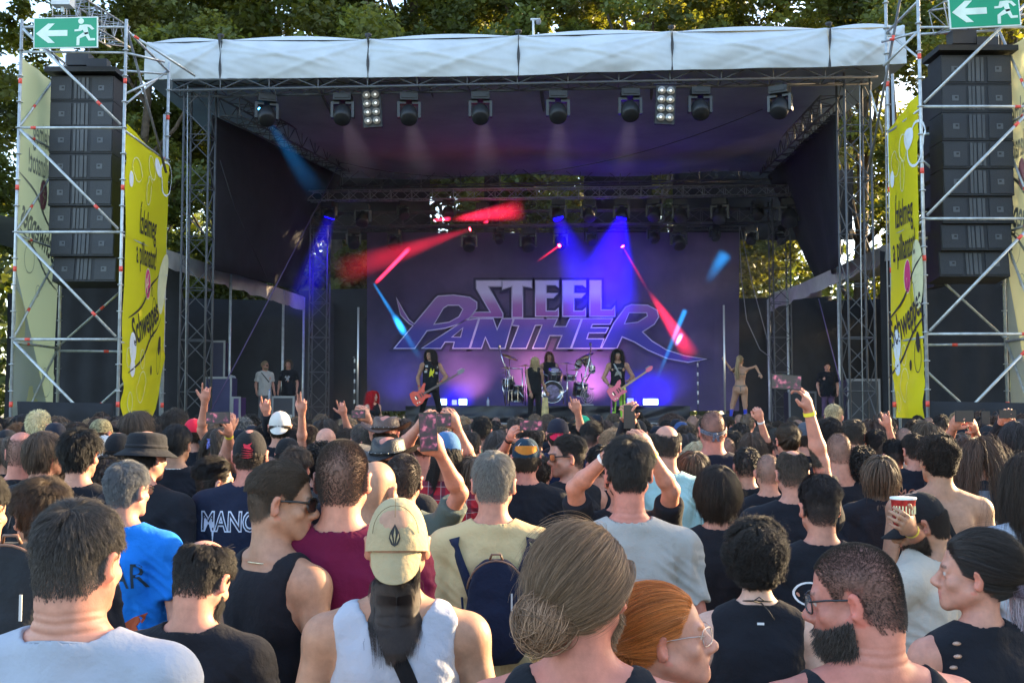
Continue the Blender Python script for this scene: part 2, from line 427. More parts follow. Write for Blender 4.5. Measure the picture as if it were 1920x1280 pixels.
def hand_field(F, wr, fdir, palm, pose, side, res):
    """wr wrist point, fdir forearm direction, palm = palm normal, side +1 right hand"""
    f = np.array(fdir, float); f /= np.linalg.norm(f); n = np.array(palm, float); n -= f * (n @ f); n /= np.linalg.norm(n)
    s_ = np.cross(f, n)                       # towards the thumb for a right hand
    s_ = s_ * side
    A = np.stack([s_, f, n], 1)
    F.ell(wr + f * .05, (.041, .052, .0155), A, k=.012, res=res)
    F.cap(wr, wr + f * .04, .024, .027, k=.02, res=res)
    spec = {'open': [0, 0, 0, 0, 0], 'relaxed': [.35, .45, .5, .55, .2], 'fist': [1.25, 1.3, 1.3, 1.3, 1.0], 'horns': [0, 1.35, 1.35, 0.05, -.35],
            'point': [0, 1.3, 1.3, 1.3, .9], 'peace': [0, .05, 1.3, 1.3, .9], 'phone': [.75, .8, .8, .85, .15], 'rock': [0, 1.3, 1.3, 0, .9]}[pose]
    bs = [(.029, .088, .0085, .074), (.0095, .094, .009, .082), (-.0105, .09, .0085, .076), (-.029, .08, .0075, .060)]
    for i, (u, v, r, L) in enumerate(bs):
        c = spec[i]; p = wr + s_ * u + f * v; ang = 0.0; spread = -u * -2.2 * (1 - min(c, 1))
        for j, fr in enumerate((.42, .32, .26)):
            ang += c * (0.9 if j == 0 else 1.0); d = f * math.cos(ang) + n * math.sin(ang) + s_ * spread
            d /= np.linalg.norm(d); q = p + d * L * fr
            F.cap(p, q, r * (1 - .1 * j), r * (.92 - .1 * j), k=.004, res=res); p = q
    c = spec[4]; p = wr + s_ * .026 + f * .02; d = s_ * (.75 - .3 * c) + f * .62 + n * (.25 + .3 * max(c, 0)); d /= np.linalg.norm(d)
    q = p + d * .045; F.cap(p, q, .0145, .0115, k=.012, res=res)
    d2 = d * .6 + f * .5 - s_ * .35 * c + n * .35 * max(c, 0); d2 /= np.linalg.norm(d2); F.cap(q, q + d2 * .032, .011, .0088, k=.004, res=res)
def arm_pts(g, side, spec):
    sh = np.array([side * .187 * g['sw'], -.006, 1.405])
    if spec is None: spec = ('rel', (side * .25 * (.7 + .3 * g['sw']) + side * g['fat'] * .04, -.03, 1.12), (side * .26, .08, .90), 'relaxed')
    el = np.array(spec[1], float); wr = np.array(spec[2], float)
    d = el - sh; el = sh + d / np.linalg.norm(d) * min(max(np.linalg.norm(d), .27), .33)
    d = wr - el; wr = el + d / np.linalg.norm(d) * min(max(np.linalg.norm(d), .235), .285)
    if spec[1][2] > 1.35: sh = sh + np.array([-side * .015, 0, .02])
    return sh, el, wr, spec[3], (spec[4] if len(spec) > 4 else None)
def arm_field(F, g, side, spec, upto='hand', off=0.0, res=.014, hres=.009):
    sh, el, wr, pose, palm = arm_pts(g, side, spec); f = g['fat']; m = g['arm']
    F.ell(sh + np.array([side * .006, 0, -.006]), (.052 * m + f * .008, .056 * m + f * .008, .062), k=.03, res=res, off=off)
    F.cap(sh, el, .048 * m + f * .012, .037 * m + f * .006, k=.025, res=res)
    mid = el + (wr - el) * .28
    F.cap(el, mid, .036 * m, .039 * m, k=.02, res=res * .8); F.cap(mid, wr, .038 * m, .0245, k=.02, res=res * .8)
    fd = wr - el
    if palm is None: palm = (-side, 0.3, 0) if wr[2] < 1.2 else (0, 1, 0)
    hand_field(F, wr, fd, palm, pose, side, hres)
    return sh, el, wr
# ---- meshes
def skin_col(tone):
    return {'light': (.50, .27, .185), 'pink': (.50, .235, .165), 'red': (.50, .19, .14), 'tan': (.38, .205, .13), 'pale': (.58, .36, .27), 'dark': (.2, .11, .075)}[tone]
def hair_mat(col):
    nm = 'hair_%d_%d_%d' % tuple(int(c * 255) for c in col)
    if nm in MATS: return MATS[nm]
    m = bpy.data.materials.new(nm); m.use_nodes = True; MATS[nm] = m; t = m.node_tree; b = t.nodes['Principled BSDF']
    hi = t.nodes.new('ShaderNodeHairInfo'); rp = t.nodes.new('ShaderNodeValToRGB'); rp.color_ramp.elements[0].color = (*[c * .35 for c in col], 1); rp.color_ramp.elements[1].color = (*[min(1, c * 1.8) for c in col], 1)
    t.links.new(hi.outputs['Random'], rp.inputs[0]); t.links.new(rp.outputs[0], b.inputs['Base Color'])
    b.inputs['Roughness'].default_value = .5; b.inputs['Specular IOR Level'].default_value = .32
    return m
def cloth_mat(col, kind='cloth'):
    nm = '%s_%d_%d_%d' % (kind, int(col[0] * 255), int(col[1] * 255), int(col[2] * 255))
    if kind == 'leather': return mat(nm, col, rough=.45, var=.3, vscale=14, bump=.3, bscale=90)
    return mat(nm, col, rough=.92, var=.07, vscale=5, bump=.55, bscale=16, sheen=.03, spec=.22)
SKIN = None
def build_curves(name, pts, rad, m, parent):
    """pts (n,k,3), rad (k,)"""
    n, k = pts.shape[:2]; hc = bpy.data.hair_curves.new(name); hc.add_curves([k] * n)
    hc.position_data.foreach_set('vector', pts.astype(np.float32).ravel())
    a = hc.attributes.new('radius', 'FLOAT', 'POINT'); a.data.foreach_set('value', np.tile(rad, n).astype(np.float32))
    hc.materials.append(m); return link(name, hc, parent, inv=False)
def nrm(v): return v / (np.linalg.norm(v, axis=-1, keepdims=True) + 1e-9)
def grow(V, N, F, H, style, g, lod, n, rs):
    q = H.l(V); msk = hair_mask(q, style) * (np.linalg.norm(q, axis=1) < .16)
    fm = msk[F].mean(1); cand = np.where(fm > rs.rand(len(F)) * .5 + .25)[0]
    if len(cand) == 0: return None
    pk = F[rs.choice(cand, n)]; a, b = rs.rand(n, 1), rs.rand(n, 1)
    root = V[pk[:, 0]] * (1 - a) * (1 - b) + V[pk[:, 1]] * a * (1 - b) + V[pk[:, 2]] * a * b + V[pk[:, 3]] * (1 - a) * b
    Hc = H.w((0, -.012, .036)); nn = nrm(N[pk[:, 0]])
    if style['len'] < .016: nn = nrm(((H.l(root) - np.array([0, -.012, .02])) / np.array([.075, .095, .088]) ** 2)) @ H.R.T
    L = style['len'] * (0.75 + 0.5 * rs.rand(n, 1)); ql = H.l(root)
    if 'lenf' in style: L = L * style['lenf'](ql)[:, None]
    k = style.get('seg', 6); lift = style.get('lift', .5); R_ = H.R
    whorl = np.array(style.get('whorl', (0.01, -.06, .11))); grav = style.get('grav', .15); curl = style.get('curl', 0.0); fz = style.get('fuzz', .15)
    ph = rs.rand(n, 1) * 6.28; clump = nrm(rs.rand(n, 3) - .5); 
    if style.get('clumps', 0):
        cs = style['clumps']; cid = np.floor(ql * cs).astype(int); hsh = (cid[:, 0] * 73 + cid[:, 1] * 37 + cid[:, 2] * 11) % 64
        tb = nrm(rs.rand(64, 3) - .5); clump = nrm(tb[hsh] + clump * .5); ph = (hsh[:, None] * .7 + ph * .15)
    fly = np.where(rs.rand(n, 1) < style.get('fly', .05), style.get('flyf', 4.0), 1.0); fz = fz * fly; lift0 = lift; pts = [root]; p = root.copy(); d = None
    for j in range(k - 1):
        pl = H.l(p); rad = nrm((pl - np.array([0, -.012, .02])) / np.array([.075, .095, .088]) ** 2)
        mode = style.get('comb', 'whorl')
        if mode == 'whorl':
            c = pl - whorl; c = c - rad * (c * rad).sum(1, keepdims=True); c = nrm(c)
        elif mode == 'back': c = np.tile([[0, -1.0, -.15]], (n, 1)); c[:, 2] -= (pl[:, 1] < -.05) * .9; c = c - rad * (c * rad).sum(1, keepdims=True); c = nrm(c)
        elif mode == 'side': c = np.tile([[style.get('sd', 1) * 1.0, .2, -.1]], (n, 1)); c = c - rad * (c * rad).sum(1, keepdims=True); c = nrm(c)
        elif mode == 'up': c = np.tile([[0, .5, 1.0]], (n, 1))
        elif mode == 'point':
            c = np.array(style['to']) - pl; dd = np.linalg.norm(c, axis=1, keepdims=True); c = c - rad * (c * rad).sum(1, keepdims=True) * np.clip(dd / .05 - .3, 0, 1); c = nrm(c)
        elif mode == 'part':
            c = np.stack([np.sign(pl[:, 0] + .012) * 1.0, np.full(n, -.25), np.full(n, -.8)], 1); c = c - rad * (c * rad).sum(1, keepdims=True); c = nrm(c)
        c = c @ R_.T; rw = rad @ R_.T
        lf = lift * (1 - j / (k - 1)) ** style.get('lp', 1.0)
        gd = np.array([0, 0, -1.0])
        nd = nrm(c * (1 - lf) + rw * lf * (1 if j else 1) + gd * grav * (j + .5) + clump * fz)
        d = nn * lift + nd * (1 - lift) if d is None else nrm(d * style.get('stiff', .35) + nd * (1 - style.get('stiff', .35)))
        st = L / (k - 1); p = p + nrm(d) * st
        if curl:
            t = j / (k - 1) * style.get('turns', 1.5) * 6.28 + ph
            u = nrm(np.cross(d, clump)); p = p + (u * np.cos(t) + np.cross(nrm(d), u) * np.sin(t)) * curl * (.3 + .7 * j / k)
        pl = H.l(p); e = (pl - np.array([0, -.012, .034])) / (np.array([.077, .097, .086]) + style.get('off', .002)); er = np.linalg.norm(e, axis=1, keepdims=True)
        ins = (er < 1) & (pl[:, 2:3] > -.06) & (style['len'] > .016); pl = np.where(ins, (e / er) * (np.array([.077, .097, .086]) + style.get('off', .002)) + np.array([0, -.012, .034]), pl); p = H.w(pl)
        if style['len'] > .09:
            pf = H.l(p); cf = (pf[:, 2] < .058) & (pf[:, 2] > -.2) & (pf[:, 1] > .012) & (np.abs(pf[:, 0]) < .074); pf[:, 0] = np.where(cf, np.sign(ql[:, 0] + .001) * (.074 + .012 * rs.rand(n)), pf[:, 0]); pf[:, 1] = np.where(cf, np.minimum(pf[:, 1], .045), pf[:, 1]); p = H.w(pf)
            z = p[:, 2]; nk = np.stack([p[:, 0], p[:, 1] + .02], 1); r = np.linalg.norm(nk, axis=1); tgt = np.interp(z, [1.3, 1.40, 1.45, 1.49, 1.56, 1.60], [0, 0, .10, .085, .072, .0]); b_ = r < tgt; sc = np.where(b_, tgt / (r + 1e-6), 1)
            p[:, 0] *= sc; p[:, 1] = (p[:, 1] + .02) * sc - .02
            ta, tb_, ty = torso_tab(g); aa = np.interp(z, _TZ, ta) + .028; bb = np.interp(z, _TZ, tb_) + .03; cc = np.interp(z, _TZ, ty)
            e2 = np.sqrt((p[:, 0] / aa) ** 2 + ((p[:, 1] - cc) / bb) ** 2); b2 = (e2 < 1) & (z < 1.45); p[:, 1] = np.where(b2, cc + (p[:, 1] - cc) / (e2 + 1e-6), p[:, 1])
        pts.append(p.copy())
    return np.stack(pts, 1)
def bun_strands(H, c, r, n, rs, tail=0.0):
    out = []; k = 12; c = np.array(c)
    t = np.linspace(0, 1, k); AX = [(nrm(rs.randn(3) * np.array([.7, .8, .7]) + np.array([0, .8, 0])), rs.randn(3), .5 + .5 * rs.rand()) for _ in range(13)]; n = int(n * 1.5)
    for i in range(n):
        fl = rs.rand() < .06; a_ = AX[rs.randint(13)]; ax = nrm(a_[0] + rs.randn(3) * (.10 if not fl else .5)); u = nrm(np.cross(ax, a_[1] + rs.randn(3) * .1)); v = np.cross(ax, u)
        rr = r * ((a_[2] + .16 * rs.rand()) if not fl else .9 + .4 * rs.rand()); a0 = rs.rand() * 6.28; a1 = a0 + 2.5 + rs.rand() * 2.5; an = a0 + (a1 - a0) * t
        sp = ax * ((rs.rand() - .5) * r * .7); wob = 1 + .12 * np.sin(t * 5 + rs.rand() * 6)
        out.append(c + sp + (u[None] * np.cos(an)[:, None] + v[None] * np.sin(an)[:, None]) * (rr * wob)[:, None])
    return H.w(np.array(out).reshape(-1, 3)).reshape(n, k, 3)
STY = {
    'buzz': dict(len=.0032, seg=2, lift=1.0, grav=0, stiff=0, off=0, fuzz=.3),
    'crop': dict(len=.014, seg=3, lift=.45, grav=.1, off=.001, fuzz=.3),
    'short': dict(len=.028, seg=5, lift=.42, grav=.12, off=.003, fuzz=.24, clumps=60, lenf=lambda q: np.interp(q[:, 2], [-.08, -.05, 0, .05, .1], [.12, .3, .55, 1, 1.2]) * np.where((np.abs(q[:, 0]) > .06) & (q[:, 2] < .035), .5, 1)),
    'fade': dict(len=.045, seg=5, lift=.4, grav=.1, off=.004, fuzz=.16, clumps=55, comb='back', whorl=(0, -.05, .11), lenf=lambda q: np.interp(q[:, 2], [-.08, .03, .07, .1], [.08, .16, .8, 1.1])),
    'messy': dict(len=.045, seg=6, lift=.55, grav=.18, off=.004, fuzz=.35, clumps=45, curl=.002, lenf=lambda q: np.interp(q[:, 2], [-.08, -.02, .05, .1], [.3, .6, 1, 1.1]) * np.where((np.abs(q[:, 0]) > .06) & (q[:, 2] < .03), .5, 1)),
    'curly': dict(len=.062, seg=10, lift=.8, grav=.1, off=.008, fuzz=.45, clumps=34, curl=.0095, turns=2.6, thick=1.5, lenf=lambda q: np.interp(q[:, 2], [-.08, -.03, .05, .1], [.45, .7, 1, 1])),
    'back': dict(len=.085, seg=7, lift=.22, grav=.08, off=.006, fuzz=.09, clumps=40, comb='back', lenf=lambda q: np.interp(q[:, 2], [-.08, 0, .05, .1], [.2, .4, .9, 1])),
    'bob': dict(len=.2, seg=9, lift=.15, grav=.55, off=.01, fuzz=.1, clumps=40, comb='part', stiff=.5),
    'mid': dict(len=.14, seg=8, lift=.25, grav=.35, off=.008, fuzz=.14, clumps=45, comb='whorl', stiff=.5),
    'long': dict(len=.42, seg=14, lift=.15, grav=.8, off=.012, fuzz=.12, clumps=32, comb='part', stiff=.55),
    'longcurl': dict(len=.42, seg=16, lift=.4, grav=.55, off=.016, fuzz=.3, clumps=30, comb='part', curl=.007, turns=5, stiff=.5),
    'tied': dict(len=.17, seg=9, lift=.04, grav=0.0, off=.005, fuzz=.05, clumps=30, comb='point', to=(0, -.125, .02), stiff=.2),
    'none': None}
def person(px, yt, d, yaw=0, pitch=0, roll=0, body=0, hair='short', hc=(.03, .022, .018), top='tee', tc=(.012, .013, .018), skin='light', lod='mid', fat=.0, fem=0.0,
           sw=1.0, arm=1.0, neck=.056, arms=(None, None), hs=None, beard=0.0, label='', group=None, pants=(.02, .022, .03), loc=None, hgt=None, dens=1.0, dy=0.0, dz=0.0, legs=True, seat=None, stance=None, creases=0, name='person', shoes=(.02, .02, .02), world_arms=None):
    """px, yt: where the photo shows the top of the head; d: distance. body: turn of the whole figure, yaw: head turn relative to the picture"""
    global SKIN
    if SKIN is None: SKIN = mat('skin', rough=.52, var=.13, vscale=38, bump=.06, bscale=230, attr='Col', spec=.38)
    tp = P(px, yt, d)
    Hn = hgt if hgt else min(max(tp.z, 1.50), 2.02); s = Hn / 1.785
    if hair in ('messy', 'curly', 'short', 'long', 'mid', 'longcurl', 'fade') and not hgt: s = (Hn - .018) / 1.785
    if hair == 'curly' and not hgt: s = (Hn - .035) / 1.785
    g = dict(s=s, fat=fat, fem=fem, sw=sw * (.9 if fem else 1), arm=arm * (.82 if fem else 1), neck=neck * (.84 if fem else 1), ear=1.0, mouth=(hs or {}).get('mouth'))
    root = empty(name, loc if loc else (tp.x, d, 0), R(body), label, 'person', group); root.scale = (s, s, s)
    rs = np.random.RandomState(int(abs(px * 7 + yt * 13 + d * 100)) % 99991)
    H = HeadT(yaw - body, pitch, roll, dy, dz)
    inv = (Matrix.Translation(root.location) @ Matrix.Rotation(R(body), 4, 'Z') @ Matrix.Scale(s, 4)).inverted()
    if world_arms:
        arms = list(arms)
        for side, e, w_, pose, palm in world_arms:
            e_, w2 = inv @ P(*e), inv @ P(*w_); pn = (Matrix.Rotation(-R(body), 3, 'Z') @ Vector(palm)) if palm is not None else None
            arms[0 if side < 0 else 1] = ('w', tuple(e_), tuple(w2), pose, tuple(pn) if pn is not None else None)
    res = {'near': .012, 'mid': .014, 'far': .02}[lod]
    F = Field(); hf = {'near': .009, 'mid': .011, 'far': .02}[lod]
    torso_field(F, g, 0, res, muscles=lod != 'far'); pts = {}
    for i, side in ((0, -1), (1, 1)):
        vis = arms[i] is not None
        pts[side] = arm_field(F, g, side, arms[i], res=.012 if vis else res * 1.2, hres=(.0055 if d < 15 else .008) if vis else .014)
    head_field(F, H, lod, g, fem, fat)
    if legs and (top == 'nude' or seat):
        pass
    if legs:
        for sd in (-1, 1):
            if seat: kn, an = (sd * .12, .42, .88), (sd * .13, .40, .45)
            elif stance: kn, an = stance[0 if sd < 0 else 1]
            else: kn, an = (sd * .105, .01, .50), (sd * .12, -.02, .09)
            lr = .03 if top != 'nude' else .015
            F.cap((sd * .09, 0, .86), kn, .082 * (.9 + .1 * sw), .055, k=.04, res=lr); F.cap(kn, an, .054, .036, k=.03, res=lr); F.cap((an[0], an[1], an[2] - .02), (an[0], an[1] + .13, an[2] - .05), .035, .03, k=.02, res=lr)
    if top == 'nude' and fem:
        for sd in (-1, 1): F.ell((sd * .085, -.075, .90), (.085, .075, .085), k=.04, res=.015); F.ell((sd * .12, 0, .93), (.07, .08, .09), k=.04, res=.015); F.cap((sd * .1, 0, .84), ((stance[0 if sd < 0 else 1][0]) if stance else (sd * .105, .01, .5)), .095, .058, k=.03, res=.015)
    V, Fc = F.mesh()
    if lod == 'near': V = relax(V, Fc, 1, .5)
    N = vnormals(V, Fc)
    if creases:
        for z0, am in ((1.512, 1), (1.535, .8), (1.552, .5)): V = V - N * (creases * am * .004 * np.exp(-((V[:, 2] - z0 - .12 * np.abs(V[:, 0]) + .1 * (V[:, 1] + .07)) / .0042) ** 2) * (V[:, 1] < .0) * (np.abs(V[:, 0]) < .09))[:, None]
    q = H.l(V); style = dict(STY[hair]) if hair != 'none' else None
    if style is not None and hs: style.update(hs)
    sc = np.array(skin_col(skin)); colr = np.tile(sc, (len(V), 1)) * (0.9 + .2 * vnoise(V * 22)[:, None])
    hd = np.linalg.norm(q, axis=1) < .17
    ear = hd & (np.abs(q[:, 0]) > .072) & (q[:, 2] < .03) & (q[:, 2] > -.055); colr[ear] *= np.array([1.08, .82, .8])
    if top != 'nude':
        rd = np.clip((V[:, 2] - 1.40) / .1, 0, 1) * np.clip(vnoise(V * 9 + 5) * 1.6 - .3, 0, 1) * .35 * (~hd | (q[:, 2] < -.05)); colr *= 1 - rd[:, None] * np.array([0, .35, .35])
    if style is not None:
        hm = hair_mask(q, style) * hd; tint = np.array(hc) * (1.0 if hair != 'buzz' else 1.3); pw = .95 if hair not in ('buzz',) else .62
        side_fade = np.interp(q[:, 2], [-.085, -.02], [.35, 1]) if hair in ('fade', 'crop', 'buzz', 'short') else 1
        hm = hm * pw * side_fade * (.88 + .24 * vnoise(q * 90 + 9)) if hair == 'buzz' else hm * pw * side_fade; colr = colr * (1 - hm[:, None]) + tint * hm[:, None]
    if beard:
        jl = np.interp(q[:, 1], [-.01, .02, .07, .1], [-.03, -.04, -.055, -.05])
        bm = np.clip((jl - q[:, 2]) / .014, 0, 1) * np.clip((q[:, 1] + .012) / .02, 0, 1) * np.clip((q[:, 2] + .13 - q[:, 1] * -.1) / .022, 0, 1) * hd * beard; bm *= ~((np.abs(q[:, 0]) < .018) & (q[:, 1] > .09) & (q[:, 2] > -.082) & (q[:, 2] < -.062)); colr = colr * (1 - bm[:, None]) + np.array(hc) * 1.1 * bm[:, None]
    if lod != 'far':
        lip = hd & (np.abs(q[:, 0]) < .021) & (q[:, 1] > .088) & (q[:, 2] > -.0835) & (q[:, 2] < -.06); colr[lip] = colr[lip] * .5 + np.array([.45, .12, .11]) * .5
        for s_ in (-1, 1):
            e = np.linalg.norm(q - np.array([s_ * .0315, .0735, -.002]), axis=1); m = (e < .0142) & (np.abs(q[:, 2] + .002) < .0055) & (q[:, 1] > .078); colr[m] = (.5, .46, .43)
            m2 = m & (np.linalg.norm((q - np.array([s_ * .0315, .0735, -.002]))[:, [0, 2]], axis=1) < .0062); colr[m2] = (.05, .035, .025)
        la = hd & (q[:, 1] > .068) & (np.abs(np.abs(q[:, 0]) - .032) < .0145) & (np.abs(q[:, 2] - .0035) < .0022); colr[la] = colr[la] * .3 + np.array([.02, .015, .012]) * .7
        br = hd & (q[:, 1] > .075) & (np.abs(np.abs(q[:, 0]) - .03) < .018) & (np.abs(q[:, 2] - .02) < .0045); colr[br] = colr[br] * .35 + np.array(hc) * .65
    me = np_mesh('body', V, Fc, colors=np.clip(colr, 0, 1)); me.materials.append(SKIN); bo = link('body', me, root, inv=False)
    info = dict(root=root, H=H, g=g, pts=pts, s=s, rs=rs, d=d, inv=inv)
    if style is not None and not (style.get('nostrand')):
        base = {'near': 25000, 'mid': 5000, 'far': 1300}[lod] * (1.5 if style['len'] > .1 else 1) * (1.8 if hair == 'buzz' else 1) * dens
        pt = grow(V, N, Fc, H, style, g, lod, int(base), rs)
        if pt is not None:
            r0 = {'near': .00038, 'mid': .0009, 'far': .0021}[lod] * (.55 if hair == 'buzz' else .8 if hair == 'crop' else 1) * style.get('thick', 1); k = pt.shape[1]
            info['hair'] = build_curves('hair', pt, r0 * np.linspace(1, .45, k), hair_mat(hc), root)
    if beard > .5:
        q2 = H.l(V); st = dict(len=.012 * beard + style_len(beard), seg=4, lift=.55, grav=.5, fuzz=.25, off=0, comb='whorl'); 
        fm = (bm[Fc].mean(1)); cand = np.where(fm > .4)[0]
        if len(cand):
            nb = int({'near': 6000, 'mid': 1500, 'far': 500}[lod]); pk = Fc[rs.choice(cand, nb)]; a = rs.rand(nb, 1); rt = V[pk[:, 0]] * a + V[pk[:, 2]] * (1 - a); nn = N[pk[:, 0]]
            dn = nrm(nn * .6 + np.array([0, 0, -.8]) + (rs.rand(nb, 3) - .5) * .7); ln = (.007 + .014 * (beard - .5) * 2) * (.3 + 1.0 * rs.rand(nb, 1) ** 1.5)
            tt = np.linspace(0, 1, 4); pb = rt[:, None] + dn[:, None] * (ln[:, None] * tt[None, :, None]); build_curves('beard', pb, {'near': .0006, 'mid': .001, 'far': .002}[lod] * np.linspace(1, .4, 4), hair_mat(hc), root)
    # clothes
    if top not in ('none', 'nude'):
        G = Field(); gr = {'near': .0095, 'mid': .012, 'far': .018}[lod]; off = .011 if top in ('tee', 'long') else .008
        torso_field(G, g, off, gr)
        a, b, y = torso_tab(g)
        if top in ('tee', 'long', 'vest'):
            zz = [.80, .9, 1.1, 1.25, 1.36]; am = np.interp(zz, _TZ, a).max() * (1.02); bm_ = np.interp(zz, _TZ, b).max()
            G.loft(zz, [am + .012, am + .008, am + .004, am * 1.0, am * .96], [bm_ + .01, bm_ + .006, bm_, bm_ - .002, bm_ - .008], [0, 0, 0, -.002, -.006], k=.03, res=gr, off=.004)
        if top in ('tee', 'long'):
            for sd in (-1, 1):
                sh, el, wr = pts[sd]; fl = g['fat'] * .01; m = g['arm']
                G.ell(sh + np.array([sd * .004, 0, -.004]), (.062 * m + fl, .066 * m + fl, .07), k=.04, res=gr)
                if top == 'tee': G.cap(sh, sh + (el - sh) * .72, .064 * m + fl, .067 * m + fl, k=.03, res=gr, flat=True)
                else: G.cap(sh, el, .062 * m + fl, .052 * m, k=.03, res=gr); G.cap(el, el + (wr - el) * .95, .052 * m, .038, k=.02, res=gr, flat=True)
        ncr = g['neck'] + fat * .006
        if top in ('tee', 'long', 'vest'):
            fr = min(gr, .007); nr2 = (hs or {}).get('nx', 0)
            G.cap((0, -.022, 1.43), (0, -.026, 1.505), ncr + .040, ncr + .022, k=.02, res=fr)
            G.neck(ncr + .010 + nr2, 1.496 - nr2, -.30)
        else:
            nw = {'tank': (.088, 1.445), 'strap': (.118, 1.41)}[top]; fr = min(gr, .007)
            G.ell((0, -.02, 1.45), (.02, .02, .02), k=.01, res=fr)
            G.neck(nw[0] * (.9 if fem else 1), nw[1], -.5)
        if top in ('tank', 'vest', 'strap'):
            aw = {'vest': .05, 'tank': .074, 'strap': .088}[top]
            for sd in (-1, 1):
                sh = np.array([sd * (.187 * g['sw'] + .028), -.006, 1.375]); G.ell(sh, (aw, .2, .12), k=.01, op='s'); G.cap(sh, sh + np.array([0, 0, .3]), aw, k=.01, op='s')
        GV, GF = G.mesh(); GV = relax(GV, GF, 5 if lod != 'far' else 1); GN = vnormals(GV, GF)
        # folds: drape, tension lines under the arms
        w1 = vnoise(GV * np.array([11, 11, 4]) + rs.rand(3) * 20); w2 = vnoise(GV * np.array([22, 22, 9]) + w1[:, None] * 2.5); w3 = vnoise((GV + np.array([0, 0, 1]) * GV[:, :1] * .8) * np.array([6, 10, 26]) + 7)
        amt = .024 if top in ('tee', 'long') else .008; bias = 0 if top in ('tee', 'long') else .0035
        edge = np.clip((1.45 - GV[:, 2]) / .10, .03, 1); lateral = np.clip(np.abs(GV[:, 0]) / .16, 0, 1)
        GV = GV + GN * ((np.abs(w1 - .5) * -2 + .3) * amt + (w2 - .5) * amt * .5 + (np.abs(w3 - .5) * -2 + .3) * amt * .7 * lateral + bias)[:, None] * edge[:, None]
        gm = np_mesh('shirt', GV, GF); gm.materials.append(cloth_mat(tc)); nmz = {'tee': 't_shirt', 'long': 'long_sleeve_shirt', 'vest': 'vest', 'tank': 'tank_top', 'strap': 'tank_top'}[top]
        gm.name = nmz; so = link(nmz, gm, root, inv=False); info['shirt'] = so
        if top in ('tee', 'long', 'vest') and lod != 'far':
            rr = ncr + .012 + nr2; mbc = MB(); mbc.path([(math.sin(a) * rr * 1.05, -.0245 - math.cos(a) * rr, 1.4965 - nr2 + (-.0245 - math.cos(a) * rr + .08) * -.30) for a in [k * 6.2832 / 36 for k in range(37)]], .0048, 6); local_part(info, mbc, 'collar', cloth_mat(tuple(c * .9 for c in tc)), parent=so)
        pass; info['SV'] = GV; info['SF'] = GF
    if legs and top != 'nude':
        T = Field(); tr = .03
        T.loft([.78, .86, .93, 1.0], [a * 1.0 for a in (.165 * sw + fat * .02, .178 + fat * .03, .176 + fat * .035, .165 + fat * .045)], [.118 + fat * .03] * 4, [0] * 4, k=.03, res=tr)
        for sd in (-1, 1):
            if seat: kn, an = (sd * .12, .42, .88), (sd * .13, .40, .5)
            elif stance: kn, an = stance[0 if sd < 0 else 1]
            else: kn, an = (sd * .105, .01, .50), (sd * .12, -.02, .12)
            T.cap((sd * .09, 0, .84), kn, .098, .07, k=.04, res=tr); T.cap(kn, an, .07, .06, k=.03, res=tr)
        TV, TF = T.mesh(); tm = np_mesh('trousers', TV, TF); tm.materials.append(cloth_mat(pants)); link('trousers', tm, root, inv=False); info['TV'] = (TV, TF)
        for sd in (-1, 1):
            S_ = Field(); an = (sd * .13, .40, .42) if seat else ((stance[0 if sd < 0 else 1][1][0], stance[0 if sd < 0 else 1][1][1], .0) if stance else (sd * .12, -.02, .0))
            S_.cap((an[0], an[1] - .04, .05 + an[2]), (an[0], an[1] + .15, .04 + an[2]), .05, .045, k=.02, res=.02); S_.cap((an[0], an[1] - .02, .06 + an[2]), (an[0], an[1] - .02, .13 + an[2]), .05, .045, k=.02, res=.02)
            SV, SF = S_.mesh(); SV[:, 2] = np.maximum(SV[:, 2], an[2]); sm_ = np_mesh('shoe', SV, SF); sm_.materials.append(cloth_mat(shoes, 'leather')); link('shoe', sm_, root, inv=False)
    return info
def style_len(b): return 0.0
def local_part(info, mb, name, m, mats=None, head=False, parent=None):
    """MB geometry given in head-local (head=True) or body coordinates becomes a part of the person"""
    if head:
        Mh = info['H'].M(); mb.v = [tuple(Mh @ Vector(p)) for p in mb.v]
    me = bpy.data.meshes.new(name); me.from_pydata(mb.v, [], mb.f)
    for x in (m if isinstance(m, (list, tuple)) else [m]): me.materials.append(x)
    me.polygons.foreach_set('material_index', mb.m); me.polygons.foreach_set('use_smooth', mb.sm); me.update()
    o = link(name, me, parent or info['root'], inv=False)
    return o
